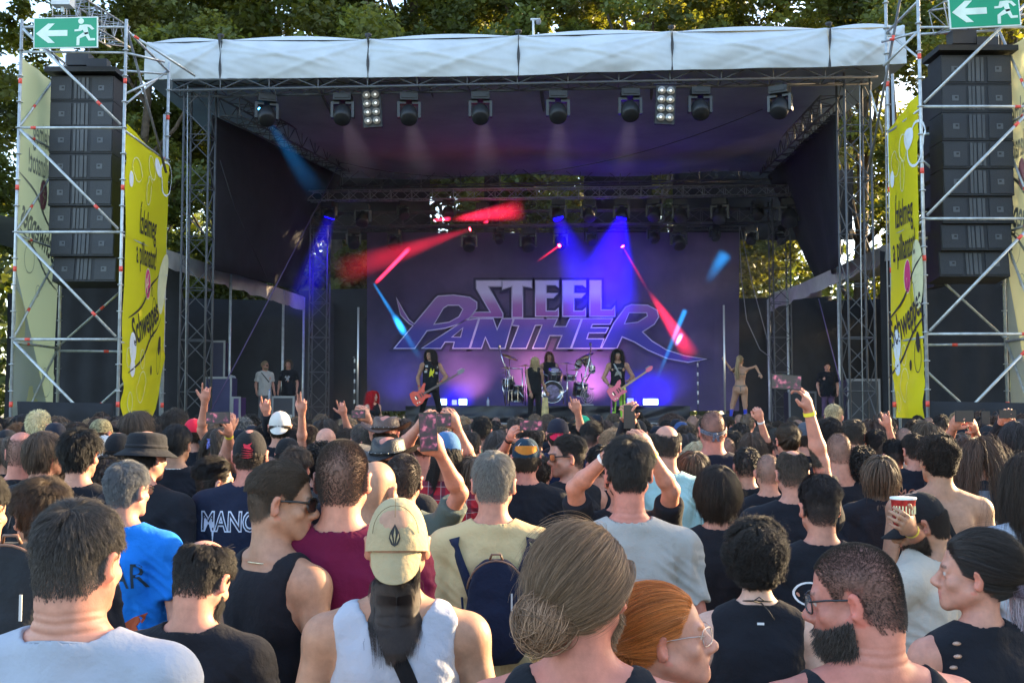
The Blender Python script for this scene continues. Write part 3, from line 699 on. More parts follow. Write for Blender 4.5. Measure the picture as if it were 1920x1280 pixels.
def print_on(info, body=None, cx=0, cz=1.3, size=.06, col=(.7, .7, .7), mesh=None, front=False, name='print', sx=1.0, shear=0, rot=0, offset=0.0, polys=None, spacing=1.0, spherical=False):
    """lettering or outlines laid on the back (or front) of the shirt"""
    if mesh is None and polys is None: mesh = text_mesh(body, size, shear, sx, offset=offset, spacing=spacing)
    if polys is not None:
        m_ = MB()
        for pl in polys: m_.add([(x * size, y * size, 0) for x, y in pl], [tuple(range(len(pl)))])
        mesh = bpy.data.meshes.new('print'); mesh.from_pydata(m_.v, [], m_.f)
    bm = bmesh.new(); bm.from_mesh(mesh); bmesh.ops.triangulate(bm, faces=bm.faces[:])
    bmesh.ops.subdivide_edges(bm, edges=[e for e in bm.edges if e.calc_length() > size * .5], cuts=2)
    bmesh.ops.triangulate(bm, faces=bm.faces[:])
    tree = BVHTree.FromPolygons([tuple(v) for v in info['SV']], [tuple(int(i) for i in f) for f in info['SF']])
    sg = -1 if front else 1; c_, s_ = math.cos(R(rot)), math.sin(R(rot))
    for v in bm.verts:
        x, z = v.co.x * c_ - v.co.y * s_, v.co.x * s_ + v.co.y * c_
        x = (x + cx) * sg; o = Vector((x, -.6 * sg, cz + z)); h = tree.ray_cast(o, Vector((0, sg, 0)))
        v.co = (h[0] + Vector((0, -.0035 * sg, 0))) if h[0] is not None else Vector((x, -.13 * sg, cz + z))
    bm.to_mesh(mesh); bm.free(); mesh.materials.clear(); mesh.materials.append(mat('print_%d_%d_%d' % tuple(int(c * 99) for c in col), col, rough=.8, var=.12, vscale=30))
    mesh.name = name; return link(name, mesh, info['shirt'], inv=False)
# ---- hats and the like (head-local coordinates, z=0 at the eyes)
def dome(mb, rx=.083, ry=.104, rz=.097, c=(0, -.012, .028), z0=-.012, n=28, m=9, back=0.0, rot=None):
    vs_ = []; fs = []
    for j in range(m + 1):
        t = math.pi / 2 * j / m
        for i in range(n):
            a = 2 * math.pi * i / n; r = math.cos(t) ** .8; z = z0 + (rz - z0) * math.sin(t)
            p = Vector((math.cos(a) * rx * r, math.sin(a) * ry * r, z))
            if rot is not None: p = rot @ p
            vs_.append(p + Vector(c))
    for j in range(m):
        for i in range(n): fs.append((j * n + i, j * n + (i + 1) % n, (j + 1) * n + (i + 1) % n, (j + 1) * n + i))
    s0 = mb.smooth; mb.smooth = True; mb.add(vs_, fs); mb.smooth = s0
def brim(mb, a0=-55, a1=55, r0=.1, ext=.07, z=0.015, droop=.02, yaw=0, c=(0, -.012, .02), th=.004, tilt=0.0, sx=.8):
    n = 16; m = 4; T = Matrix.Rotation(R(yaw), 3, 'Z')
    for side in (0, 1):
        ct, st_ = math.cos(R(tilt)), math.sin(R(tilt))
        def fn(u, v):
            a = R(a0 + (a1 - a0) * u); e = (max(0, math.cos((u - .5) * math.pi)) ** .4) * ext * v; b_ = (abs(u - .5) * 2) ** 2 * droop
            x = math.sin(a) * (r0 * sx) * (1 + .06 * v); y = math.cos(a) * r0 * .99 + e * ct - side * th * abs(st_) - b_ * v * ct * .0
            return Vector(c) + T @ Vector((x, y + (b_ * st_ if tilt < -30 else 0), z - (b_ if tilt > -30 else 0) * (1 if tilt < 30 else -1) - side * th * ct - .008 * v + e * st_))
        mb.grid(fn, n, m)
def cap_hat(info, col, bcol=None, back=False, tilt=0, tall=0, panel=None, ext=.07, droop=.02, button=True, name='cap', drop=0, mats=None, z=0.0, bt=0):
    mb = MB(); rot = Matrix.Rotation(R(-tilt), 3, 'X'); dome(mb, rot=rot, c=(0, -.012, .022 + z), z0=-.012 - tall, rz=.097 + tall * .3, rx=.083 + tall * .15)
    if button: mb.lathe([(.006, 0), (.006, .004), (0, .006)], c=Vector((0, -.012, .022 + z)) + rot @ Vector((0, 0, .096)), n=8, rot=rot)
    o = local_part(info, mb, name, cloth_mat(col), head=True)
    b = MB(); brim(b, yaw=180 if back else 0, ext=ext, z=-.008 - tall, droop=droop, tilt=(drop if not back else drop), c=(0, -.012, .022 + z)); local_part(info, b, 'brim', cloth_mat(bcol or col), head=True, parent=o)
    return o
def glasses(info, col=(.02, .02, .02), dark=True, thin=False, z=0.0):
    mb = MB(); r = .0022 if not thin else .0012
    for s_ in (-1, 1):
        mb.path([(s_ * .066, .088, .006 + z), (s_ * .074, .05, .008 + z), (s_ * .0815, 0, .006 + z), (s_ * .079, -.014, -.004 + z)], r * (1.6 if dark else 1.1), 6)
        w_ = .029; se = lambda c: math.copysign(abs(c) ** .6, c); mb.path([(s_ * .036 + w_ * se(math.cos(t)), .111 - abs(s_ * .036 + w_ * se(math.cos(t))) * .42, z - .002 + .021 * se(math.sin(t))) for t in [i * math.pi / 8 for i in range(17)]], r, 5)
    mb.path([(-.008, .107, .006 + z), (0, .11, .008 + z), (.008, .107, .006 + z)], r, 5)
    fr = local_part(info, mb, 'glasses', mat('frame_%d_%d' % (int(col[0] * 99), dark), col, rough=.35, metal=0 if dark else .8), head=True)
    for s_ in (-1, 1):
        l = MB(); n = 16
        l.add([(s_ * .036 + .0285 * se(math.cos(2 * math.pi * i / n)), .1112 - abs(s_ * .036 + .0285 * se(math.cos(2 * math.pi * i / n))) * .42, z - .002 + .0205 * se(math.sin(2 * math.pi * i / n))) for i in range(n)], [tuple(range(n))])
        local_part(info, l, 'lens', mat('lens_dark', (.01, .01, .012), rough=.08, spec=.8) if dark else mat('lens_clear', (.9, .95, 1), rough=.05, alpha=.12, spec=.8), head=True, parent=fr)
    return fr
def band(info, col, z=.012, tilt=12, r=(.083, .105), h=.028, knot=True, name='bandana', pat=None, kcol=None):
    mb = MB(); rot = Matrix.Rotation(R(tilt), 3, 'X')
    def fn(u, v):
        a = 2 * math.pi * u; vv = (v - .5); k = 1 + .03 * math.cos(v * math.pi * 4) ; p = Vector((math.sin(a) * r[0] * (1 + .02 * math.sin(a * 9)) * k, math.cos(a) * r[1] * k, vv * h)); return Vector((0, -.012, z)) + rot @ p
    mb.grid(fn, 40, 6)
    if knot:
        k = Vector((0, -.012, z)) + rot @ Vector((0, -r[1] - .006, 0)); mb.lathe([(0, -.014), (.012, -.008), (.015, 0), (.011, .009), (0, .013)], c=k, n=8)
        for s_ in (-1, 1): mb.grid(lambda u, v, s_=s_: k + Vector((s_ * (.004 + .014 * v) + (u - .5) * .022 * (1 - .3 * v), -.006 - .004 * math.sin(v * 5), -.045 * v)), 2, 5)
    return local_part(info, mb, name, pat or cloth_mat(col), head=True)
def strap(info, pts, w_=.02, col=(.01, .01, .012), name='strap', th=.003):
    """a flat strap following points in body coordinates, lying on the shirt"""
    mb = MB(); P_ = [Vector(p) for p in pts]
    L, Rr = [], []
    for i, p in enumerate(P_):
        t = (P_[min(i + 1, len(P_) - 1)] - P_[max(i - 1, 0)]).normalized(); nn = Vector((p.x, p.y + .0, 0)); nn = nn.normalized() if nn.length > .01 else Vector((0, -1, 0))
        if p.z > 1.44: nn = (nn * .3 + Vector((0, 0, 1))).normalized()
        s_ = t.cross(nn).normalized(); L.append(p + s_ * w_ + nn * th); Rr.append(p - s_ * w_ + nn * th)
    n = len(P_); s0 = mb.smooth; mb.smooth = True
    mb.add(L + Rr, [(i, i + 1, n + i + 1, n + i) for i in range(n - 1)]); mb.smooth = s0
    o = local_part(info, mb, name, cloth_mat(col)); mo = o.modifiers.new('thickness', 'SOLIDIFY'); mo.thickness = .003; mo.offset = 0
    return o
def on_shirt(info, x, z, off=.004, front=False):
    tree = info.get('tree') or BVHTree.FromPolygons([tuple(v) for v in info['SV']], [tuple(int(i) for i in f) for f in info['SF']]); info['tree'] = tree
    sg = -1 if front else 1; h = tree.ray_cast(Vector((x, -.6 * sg, z)), Vector((0, sg, 0)))
    if h[0] is None: return Vector((x, -.12 * sg, z))
    return h[0] + Vector((0, -off * sg, 0))
# ================================================ ground, trees
def noise2(x, y, z=0.0):
    return float(vnoise(np.array([[x + 50, y + 50, z + 50]]))[0]) - .5
mb = MB(); mb.grid(lambda u, v: Vector((-260 + 520 * u, -120 + 520 * v, 0)), 8, 8)
tag(mb.build('ground', mat('trampled_ground', (.11, .105, .09), rough=.95, var=.35, vscale=.8, bump=.4, bscale=9)), kind='structure')
def leaf_mat():
    m = bpy.data.materials.new('leaves'); m.use_nodes = True; t = m.node_tree; b = t.nodes['Principled BSDF']; out = t.nodes['Material Output']
    at = t.nodes.new('ShaderNodeVertexColor'); at.layer_name = 'Col'
    t.links.new(at.outputs[0], b.inputs['Base Color']); b.inputs['Roughness'].default_value = .55
    tr = t.nodes.new('ShaderNodeBsdfTranslucent'); mx = t.nodes.new('ShaderNodeMixShader'); mx.inputs[0].default_value = .42
    g = t.nodes.new('ShaderNodeVectorMath'); g.operation = 'MULTIPLY'; g.inputs[1].default_value = (1.9, 1.6, .5); t.links.new(at.outputs[0], g.inputs[0]); t.links.new(g.outputs[0], tr.inputs[0])
    t.links.new(b.outputs[0], mx.inputs[1]); t.links.new(tr.outputs[0], mx.inputs[2]); t.links.new(mx.outputs[0], out.inputs[0])
    return m
LEAF = leaf_mat(); BARK = mat('bark', (.10, .075, .055), rough=.95, var=.4, vscale=5, bump=.8, bscale=12)
def make_crown(seed, n=15000, h=24.0, r=4.6, base=5.0, leaf=.115, nb=34):
    rs = np.random.RandomState(seed); cl = []
    for i in range(nb):
        z = base + (h - base) * rs.rand() ** .9; t = (z - base) / (h - base); rr = r * (math.sin(math.pi * min(1, .18 + t * .8)) ** .7)
        a = rs.rand() * 6.28; q = rr * (.35 + .65 * rs.rand()); cl.append((math.cos(a) * q, math.sin(a) * q, z, .8 + 1.3 * rs.rand()))
    cl = np.array(cl); sub = []
    for c in cl:
        for _ in range(9): sub.append((*(c[:3] + rs.randn(3) * c[3] * np.array([.55, .55, .4])), c[3] * .38 * (.6 + .8 * rs.rand())))
    sub = np.array(sub); k = rs.choice(len(sub), n, p=sub[:, 3] ** 2 / (sub[:, 3] ** 2).sum()); d = nrm(rs.randn(n, 3)) * (rs.rand(n, 1) ** .45)
    c = sub[k, :3] + d * sub[k, 3:4] * np.array([1.15, 1.15, .8])
    u = nrm(rs.randn(n, 3) * np.array([1, 1, .6])); w_ = nrm(np.cross(u, rs.randn(n, 3))); s = leaf * (.6 + .8 * rs.rand(n, 1))
    V = np.stack([c - u * s, c + w_ * s * .55, c + u * s, c - w_ * s * .55], 1).reshape(-1, 3); F = np.arange(n * 4).reshape(-1, 4)
    cc = np.array([.11, .14, .035]) * (.55 + .9 * rs.rand(len(sub), 1)) * np.array([1, 1, 1]) + np.array([.03, .02, 0]) * (rs.rand(len(sub), 1) > .7)
    colr = cc[k] * (.75 + .5 * rs.rand(n, 1)); me = np_mesh('crown', V, F, smooth=False, colors=np.repeat(colr, 4, 0)); me.materials.append(LEAF)
    return me, cl
def make_trunk(seed, cl, h, r=.33):
    rs = np.random.RandomState(seed + 9); mb = MB(); pts = [(0, 0, -.05)]; x = y = 0
    for i in range(1, 9): x += rs.randn() * .12; y += rs.randn() * .12; pts.append((x, y, h * .82 * i / 8))
    mb.path(pts, [r * (1.25 if i == 0 else 1 - i * .1) for i in range(9)], 10)
    for c in cl[::2]:
        i = max(2, min(7, int(c[2] / (h * .82) * 8) - 1)); a = Vector(pts[i]); b = Vector(c[:3]); m1 = a.lerp(b, .5) + Vector((0, 0, -.5)); mb.path([a, m1, b], [.11, .075, .03], 6)
    me = bpy.data.meshes.new('trunk'); me.from_pydata(mb.v, [], mb.f); me.materials.append(BARK); me.polygons.foreach_set('use_smooth', [True] * len(me.polygons)); me.update(); return me
VAR = []
for sd in range(4):
    cr, cl = make_crown(sd, n=52000 if sd < 3 else 42000, h=[25, 22, 27, 15][sd], r=[4.6, 4.2, 5.0, 4.0][sd], base=[5, 4, 7, 2.2][sd]); VAR.append((cr, make_trunk(sd, cl, [25, 22, 27, 15][sd])))
def tree(v, x, y, rz, s, label, group):
    r = empty('tree', (x, y, 0), rz, label, 'tree', group); r.scale = (s, s, s)
    link('trunk', VAR[v][1], r, inv=False); link('crown', VAR[v][0], r, inv=False); return r
_tl = [(-23, 40), (-19, 34), (-15.5, 44), (-12.5, 36.5), (-10.2, 46), (-6.5, 40.5), (-3.4, 41.5), (-2.2, 48), (.9, 42.5), (3.6, 49), (5.4, 41), (9.4, 47), (12.4, 39), (15.3, 33), (16.2, 45), (20.5, 37), (-25, 28), (21, 27)]
_tn = ['far left edge, beyond the pale banner', 'left, behind the left speaker column', 'left, rising above the left exit sign', 'left, just left of the stage roof', 'above the left end of the white roof', 'above the roof panel left of the lamp block',
       'above the white roof, with its bare trunk showing', 'beyond the paired bare trunks above the roof', 'above the middle of the white roof', 'further back with sunlit yellow leaves above mid roof', 'above the roof left of the sky gap', 'right of the sky gap above the roof',
       'above the right end of the white roof', 'seen between the roof end and the right scaffold', 'far back behind the right scaffold', 'behind the right speaker column', 'nearest on the left behind the scaffold', 'nearest on the right behind the scaffold']
for i, (x, y) in enumerate(_tl):
    tree([0, 1, 2, 1][i % 4], x, y, i * 1.7, [.95, 1.05, 1, .9, 1.1][i % 5] * (1.05 if y > 40 else 1), 'tall green park tree ' + _tn[i], 'trees behind the stage')
# the trees that stand along the right side of the lawn and shade the audience
for i, (x, y, s) in enumerate([(17.5, 1.5, .9), (19, 5.5, .8), (19, 10.4, .66), (22.5, 22.4, 1.0), (17, -4.5, .95), (24, 30, 1.0)]):
    t = tree([3, 1, 1, 0][i % 4], x, y, i * 2.3, s, 'leafy tree shading the lawn on the right, the %s of six' % ['nearest the camera', 'second', 'third and slimmest', 'fifth', 'one behind the camera', 'farthest'][i], 'trees along the right of the lawn')

def far_wood():
    rs = np.random.RandomState(77); n = 90000; x = rs.uniform(-75, 75, n); y = rs.uniform(52, 70, n); top = 13 + 4 * np.sin(x * .21) + 3 * np.sin(x * .57 + 1) + 1.5 * np.sin(x * 1.3); z = top * rs.rand(n) ** .8
    c = np.stack([x, y, z], 1); u = nrm(rs.randn(n, 3)); w_ = nrm(np.cross(u, rs.randn(n, 3))); s = .30 * (.6 + .8 * rs.rand(n, 1)); V = np.stack([c - u * s, c + w_ * s * .6, c + u * s, c - w_ * s * .6], 1).reshape(-1, 3)
    colr = np.array([.07, .10, .026]) * (.5 + rs.rand(n, 1)); me = np_mesh('far_wood', V, np.arange(n * 4).reshape(-1, 4), smooth=False, colors=np.repeat(colr, 4, 0)); me.materials.append(LEAF); tag(link('far_wood', me), 'dense green wood far behind the stage', 'wood', kind='stuff')
far_wood()
# ================================================ stage, towers, trusses, lamps
M_TR = mat('truss_aluminium', (.10, .103, .11), rough=.6, metal=.35, var=.2, vscale=6)
M_TRL = mat('truss_bright', (.30, .31, .33), rough=.45, metal=.5, var=.2, vscale=6)
M_GALV = mat('galvanised_tube', (.46, .49, .50), rough=.42, metal=.45, var=.25, vscale=9)
M_RED = mat('red_tape', (.8, .09, .06), rough=.5, var=.1)
M_BLK = mat('black_cloth', (.014, .015, .019), rough=.9, var=.3, vscale=1.5, bump=.6, bscale=3)
M_BLK2 = mat('black_paint', (.016, .017, .02), rough=.55, var=.25, vscale=8)
M_DECK = mat('stage_floor', (.03, .03, .034), rough=.7, var=.2)
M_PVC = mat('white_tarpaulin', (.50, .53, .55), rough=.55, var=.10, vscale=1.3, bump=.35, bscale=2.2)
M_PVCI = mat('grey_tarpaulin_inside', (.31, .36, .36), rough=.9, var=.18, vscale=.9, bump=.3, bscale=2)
M_SEAM = mat('dark_seam', (.05, .05, .055), rough=.8)
DK = 1.55
def truss(name, label, a, b, w_, h_, cat='truss', group=None, r=.024, m=None, bay=None, tri=False, parent=None):
    a = Vector(a); b = Vector(b); d = (b - a); L = d.length; d.normalize(); up = Vector((0, 0, 1)) if abs(d.z) < .9 else Vector((0, 1, 0))
    s = d.cross(up).normalized(); u = s.cross(d).normalized(); m = m or M_TR
    root = parent or empty(name, a, 0, label, cat, group)
    cs = [(-1, -1), (1, -1), (1, 1), (-1, 1)]
    for (i, j) in cs: mb = MB(); mb.tube(a + s * i * w_ / 2 + u * j * h_ / 2, b + s * i * w_ / 2 + u * j * h_ / 2, r, 8); mb.build('chord', m, root)
    bay = bay or h_ * 1.1; n = max(2, round(L / bay)); mb = MB()
    for k in range(n):
        p = a + d * (L * k / n); q = a + d * (L * (k + 1) / n)
        for f in range(4):
            (i0, j0), (i1, j1) = cs[f], cs[(f + 1) % 4]
            if k % 2: (i0, j0), (i1, j1) = (i1, j1), (i0, j0)
            mb.tube(p + s * i0 * w_ / 2 + u * j0 * h_ / 2, q + s * i1 * w_ / 2 + u * j1 * h_ / 2, r * .5, 5, cap=False)
        for f in range(4):
            if k % 2 == 0: mb.tube(p + s * cs[f][0] * w_ / 2 + u * cs[f][1] * h_ / 2, p + s * cs[(f + 1) % 4][0] * w_ / 2 + u * cs[(f + 1) % 4][1] * h_ / 2, r * .5, 5, cap=False)
    mb.build('lacing', m, root); return root
# ---- deck, risers
st = empty('stage', (0, 25, 0), 0, 'wide black covered concert stage deck under the white roof', 'stage')
mb = MB(); mb.b2((-7.4, 24.6, DK - .12), (8.6, 34.0, DK)); mb.build('deck', M_DECK, st)
mb = MB()
def _sk(u, v): return Vector((-7.4 + 16 * u, 24.56 + .05 * math.sin(u * 190) * (1 - v) + .03 * noise2(u * 40, v * 4), DK - .1 - (DK - .1) * v))
mb.grid(_sk, 220, 8); mb.build('skirt', M_BLK, st)
mb = MB(); mb.b2((-2.75, 27.0 + .3, DK + .001), (4.45, 27.34, DK + .035)); mb.build('edge_strip', mat('pale_edge', (.3, .3, .32), rough=.5), st)
rz = empty('stage_riser', (0, 28, DK), 0, 'long black cloth covered riser carrying the drum kit', 'riser')
mb = MB(); mb.b2((-2.75, 28.3, DK + .40), (4.6, 32.0, DK + .46)); mb.build('platform', M_DECK, rz)
mb = MB(); mb.grid(lambda u, v: Vector((-2.75 + 7.35 * u, 28.27 + .035 * math.sin(u * 60 + 3 * math.sin(u * 17)) * v + .12 * noise2(u * 14 + v * 3, v * 3), DK + .44 - .44 * v)), 160, 8); mb.build('skirt', mat('shiny_black_cloth', (.02, .02, .026), rough=.42, var=.2, vscale=4), rz)
# ---- front and rear towers
for nm, lb, x0, y0, x1, y1 in (('stage_tower', 'black lattice tower carrying the left front corner of the roof', *P(370, 500, 24.4)[:2], 370, 0), ('stage_tower', 'black lattice tower carrying the right front corner of the roof', *P(1606, 500, 23.6)[:2], 0, 0)):
    truss(nm, lb, (x0, y0, 0), (x0, y0, 9.2), .56, .56, 'tower', 'front towers of the stage', r=.026, m=M_TR, bay=.56)
for lb, px, yy in (('thin dark rear tower left of the backdrop', 600, 31.6), ('thin dark rear tower right of the backdrop', 1462, 31.6)):
    x0 = P(px, 500, yy).x; truss('rear_tower', lb, (x0, yy, 0), (x0, yy, 8.0), .5, .5, 'tower', 'rear towers of the stage', r=.022, bay=.5)
# ---- the roof
rf = empty('stage_roof', (0, 24, 9), 0, 'white tarpaulin stage roof with hanging front valance', 'stage roof')
TOPS = [(270, 73, 150), (413, 68, 148), (690, 67, 146), (972, 60, 142), (1260, 52, 132), (1555, 46, 126), (1700, 41, 120)]
def dep(px): return lerp(24.0, 22.7, (px - 270) / 1430)
for k in range(6):
    (xa, ta, ba), (xb, tb, bb) = TOPS[k], TOPS[k + 1]; mb = MB()
    def fn(u, v, xa=xa, xb=xb, ta=ta, tb=tb, ba=ba, bb=bb, k=k):
        px = lerp(xa + .8, xb - .8, u); Y = dep(px); top = lerp(ta, tb, u); bot = lerp(ba, bb, u)
        z = P(px, lerp(top, bot, v), Y); sag = math.sin(u * math.pi)
        cr = sum(a_ * math.exp(-((v - v0 - sl * uu) / wd) ** 2) * math.exp(-uu * 2.2) for a_, v0, sl, wd, uu in ((.07, .05, .55, .05, 1 - u), (.05, .1, 1.3, .06, 1 - u), (.06, .05, .9, .05, u), (.04, .3, .35, .04, u))); dy = .10 * math.sin(v * math.pi) * sag + .09 * noise2(u * 3.5 + k * 3 + v * 2, v * 2.2 + u * 2, k) * sag + cr + .02 * noise2(u * 13 - v * 8, v * 6, k + 9) + (1 - v) ** 3 * (-.25)
        return Vector((z.x, Y - .02 - dy, z.z - (.05 * sag * (1 - v))))
    mb.grid(fn, 60, 26); mb.build('valance_panel', M_PVC, rf)
for k in range(1, 6):
    xa, ta, ba = TOPS[k]; mb = MB(); p, q = P(xa, ta, dep(xa)), P(xa, ba + 1, dep(xa)); mb.grid(lambda u, v: p.lerp(q, v) + Vector(((u - .5) * (.035 + .03 * math.sin(v * 9 + k)), -.03 - .05 * (1 - v) ** 3, 0)), 2, 10); mb.build('seam_strap', M_SEAM, rf)
    mb = MB(); mb.lathe([(0, -.05), (.07, -.03), (.08, .02), (0, .05)], c=p + Vector((0, .05, .03)), n=8); mb.build('arch_end', M_SEAM, rf)
def rtop(u, v):
    px = lerp(270, 1700, u); Y = dep(px); i = max(j for j in range(6) if TOPS[j][0] <= px or j == 0); t = (px - TOPS[i][0]) / (TOPS[i + 1][0] - TOPS[i][0])
    p = P(px, lerp(TOPS[i][1], TOPS[i + 1][1], t), Y); hump = .10 * math.sin(math.pi * max(0, min(1, t))) + .03; yy = 10.3 * v * v
    return Vector((p.x, Y + .2 + yy, p.z - .03 + hump * min(1, yy / .14) + .5 * math.sin(v * v * math.pi * .55)))
mb = MB(); mb.grid(rtop, 80, 52); mb.build('roof_skin', M_PVC, rf)
def runder(u, v):
    px = lerp(272, 1698, u); Y = dep(px) + .03; p = P(px, lerp(151, 121, u), Y); return Vector((p.x * (1 - .06 * v), Y + 10.0 * v, p.z - .12 * v + .06 * math.sin(u * math.pi * 5) * v))
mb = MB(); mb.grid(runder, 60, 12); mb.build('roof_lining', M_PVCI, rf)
for (a, b) in (((600, 180), (665, 305)), ((805, 170), (855, 310)), ((1015, 178), (1030, 300)), ((1222, 175), (1215, 300)), ((1438, 165), (1410, 300))):
    mb = MB(); mb.tube(P(a[0], a[1], 24.3) + Vector((0, 0, .12)), P(b[0], b[1], 32.8) + Vector((0, 0, .1)), .035, 8); mb.build('rafter', M_TR, rf)
# trusses under the roof
def tr_px(name, lb, x0, x1, y0, y1, Ya, Yb, w_=.35, **k):
    a0, a1, b0, b1 = P(x0, y0[0], Ya), P(x0, y0[1], Ya), P(x1, y1[0], Yb), P(x1, y1[1], Yb)
    return truss(name, lb, (a0 + a1) / 2, (b0 + b1) / 2, w_, (a0 - a1).length, 'truss', 'trusses under the roof', **k)
tr_px('roof_truss', 'front roof truss hung with moving heads just below the white valance', 330, 1640, (157, 176), (131, 150), 24.2, 23.2, .5, bay=.55, r=.028)
tr_px('roof_truss', 'deep rear truss closing the roof above the lighting bars', 640, 1500, (322, 352), (306, 338), 33, 32.8, .4, bay=.6, r=.022)
tr_px('lighting_truss', 'bright thin lattice truss, the upper lighting bar over the backdrop', 537, 1515, (360, 378), (347, 366), 31, 31, .28, bay=.30, r=.02, m=M_TRL)
tr_px('lighting_truss', 'lower lighting bar with square bays directly over the backdrop', 545, 1525, (401, 427), (390, 416), 31.6, 31.6, .3, bay=.55, r=.02)
tr_px('lighting_truss', 'thin bar from which the purple backdrop hangs', 625, 1400, (428, 435), (424, 431), 33.1, 33.1, .12, bay=.3, r=.012)
for lb, s_, y0, y1, Ya, Yb in (('side roof truss sloping back along the left edge of the roof', 430, (185, 215), (300, 320), 24.6, 32.6), ('side roof truss sloping back along the right edge of the roof', 1560, (180, 215), (305, 325), 24, 32.6)):
    xb = 640 if s_ < 900 else 1440
    a = (P(s_, y0[0], Ya) + P(s_, y0[1], Ya)) / 2; b = (P(xb, y1[0], Yb) + P(xb, y1[1], Yb)) / 2; truss('roof_truss', lb, a, b, .5, .42, 'truss', 'trusses under the roof', bay=.5)
# ---- black side cloths, side wings
def sheet(name, pts, m, label=None, cat=None, nu=20, nv=10, wave=.05, fr=9, parent=None, group=None, th=.004):
    """cloth through four corners (top a, top b, bottom b, bottom a)"""
    a, b, c, d = [Vector(p) for p in pts]; n = (b - a).cross(d - a).normalized(); mb = MB()
    mb.grid(lambda u, v: a.lerp(b, u).lerp(d.lerp(c, u), v) + n * (wave * math.sin(u * fr * 6.28 + 2 * math.sin(v * 3)) * (.3 + .7 * v) + wave * 1.5 * noise2(u * 7, v * 5)), nu, nv)
    o = mb.build(name, m, parent); md = o.modifiers.new('thickness', 'SOLIDIFY'); md.thickness = th; md.offset = 0
    if label: tag(o, label, cat, group)
    return o
sheet('side_curtain', [P(398, 215, 24.6), P(640, 330, 33), P(560, 545, 32.2), P(398, 505, 24.8)], M_BLK, 'black mesh cloth closing the left side of the stage roof', 'curtain', wave=.04, fr=3)
sheet('side_curtain', [P(1570, 205, 24), P(1440, 330, 33), P(1540, 540, 32.2), P(1580, 480, 24.2)], M_BLK, 'black mesh cloth closing the right side of the stage roof', 'curtain', wave=.04, fr=3)
sheet('wing_cloth', [(-16, 34.5, 5.6), (-5.6, 34.3, 5.3), (-5.6, 34.3, 0), (-16, 34.5, 0)], M_BLK, 'black cloth wall at the back of the left wing', 'cloth wall', 40, 6, .06, 8)
sheet('wing_cloth', [(8.0, 34.3, 5.3), (20, 34.5, 5.6), (20, 34.5, 0), (8.0, 34.3, 0)], M_BLK, 'black cloth wall at the back of the right wing', 'cloth wall', 40, 6, .06, 8)
sheet('wing_cloth', [P(108, 525, 26), P(345, 470, 26), (P(345, 470, 26).x, 26, 0), (P(108, 525, 26).x, 26, 0)], M_BLK, 'black cloth behind the left speaker column', 'cloth wall', 40, 8, .05, 5)
sheet('wing_cloth', [P(1650, 470, 25), P(1905, 515, 25), (P(1905, 515, 25).x, 25, 0), (P(1650, 470, 25).x, 25, 0)], M_BLK, 'black cloth behind the right speaker column', 'cloth wall', 40, 8, .05, 5)
for lb, A, B, C_ in (('grey white tent roof edge over the left wing of the stage', (302, 464, 24.2), (570, 556, 32), -1), ('grey white tent roof edge over the right wing of the stage', (1700, 440, 24), (1440, 560, 33), 1)):
    r = empty('side_tent', P(*A), 0, lb, 'tent', 'side tents of the stage'); a, b = P(*A), P(*B); hh = Vector((0, 0, -.38))
    mb = MB(); mb.grid(lambda u, v: a.lerp(b, u) + hh * v + Vector((.05 * math.sin(u * 40) * v, 0, -.05 * abs(math.sin(u * 25)) * v)), 60, 4); mb.build('fascia', mat('aged_tarpaulin', (.40, .385, .36), rough=.7, var=.2, vscale=2), r)
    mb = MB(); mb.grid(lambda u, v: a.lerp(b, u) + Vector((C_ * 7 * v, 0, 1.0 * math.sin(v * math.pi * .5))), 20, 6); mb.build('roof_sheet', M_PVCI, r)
    for t in (.42, .82, 1.0):
        p = a.lerp(b, t); mb = MB(); mb.tube((p.x, p.y, 0), (p.x, p.y, p.z - .02), .035, 8); mb.build('post', M_GALV, r)
sheet('wing_fascia', [P(1450, 548, 34), P(1540, 520, 33), P(1540, 556, 33), P(1450, 566, 34)], mat('aged_tarpaulin', (.40, .385, .36)), 'short crumpled white tent edge right of the rear tower', 'tent', 16, 4, .04, 4)
sheet('rear_cloth', [P(560, 545, 34.6), P(700, 540, 34.6), (P(700, 540, 34.6).x, 34.6, 0), (P(560, 545, 34.6).x, 34.6, 0)], M_BLK, 'black cloth left of the purple backdrop', 'cloth wall', 12, 6, .05, 3)
sheet('rear_cloth', [P(1370, 560, 34.6), P(1560, 555, 34.6), (P(1560, 540, 34.6).x, 34.6, 0), (P(1370, 540, 34.6).x, 34.6, 0)], M_BLK, 'black cloth right of the purple backdrop', 'cloth wall', 12, 6, .05, 3)
for a_, b_, w_ in ((545, 806, 'left of the bright gap over the backdrop'), (908, 936, 'in the middle of the rear opening'), (1095, 1222, 'right of the golden gap over the backdrop'), (1262, 1600, 'on the right of the rear opening')):
    sheet('dark_gap_panel', [P(a_, 318, 34.2), P(b_, 318, 34.2), P(b_, 450, 34.2), P(a_, 450, 34.2)], M_BLK, 'added dark panel ' + w_, 'cloth wall', 16, 6, .05, 2)  # dark panels added so the tree gap behind the trusses reads shaded
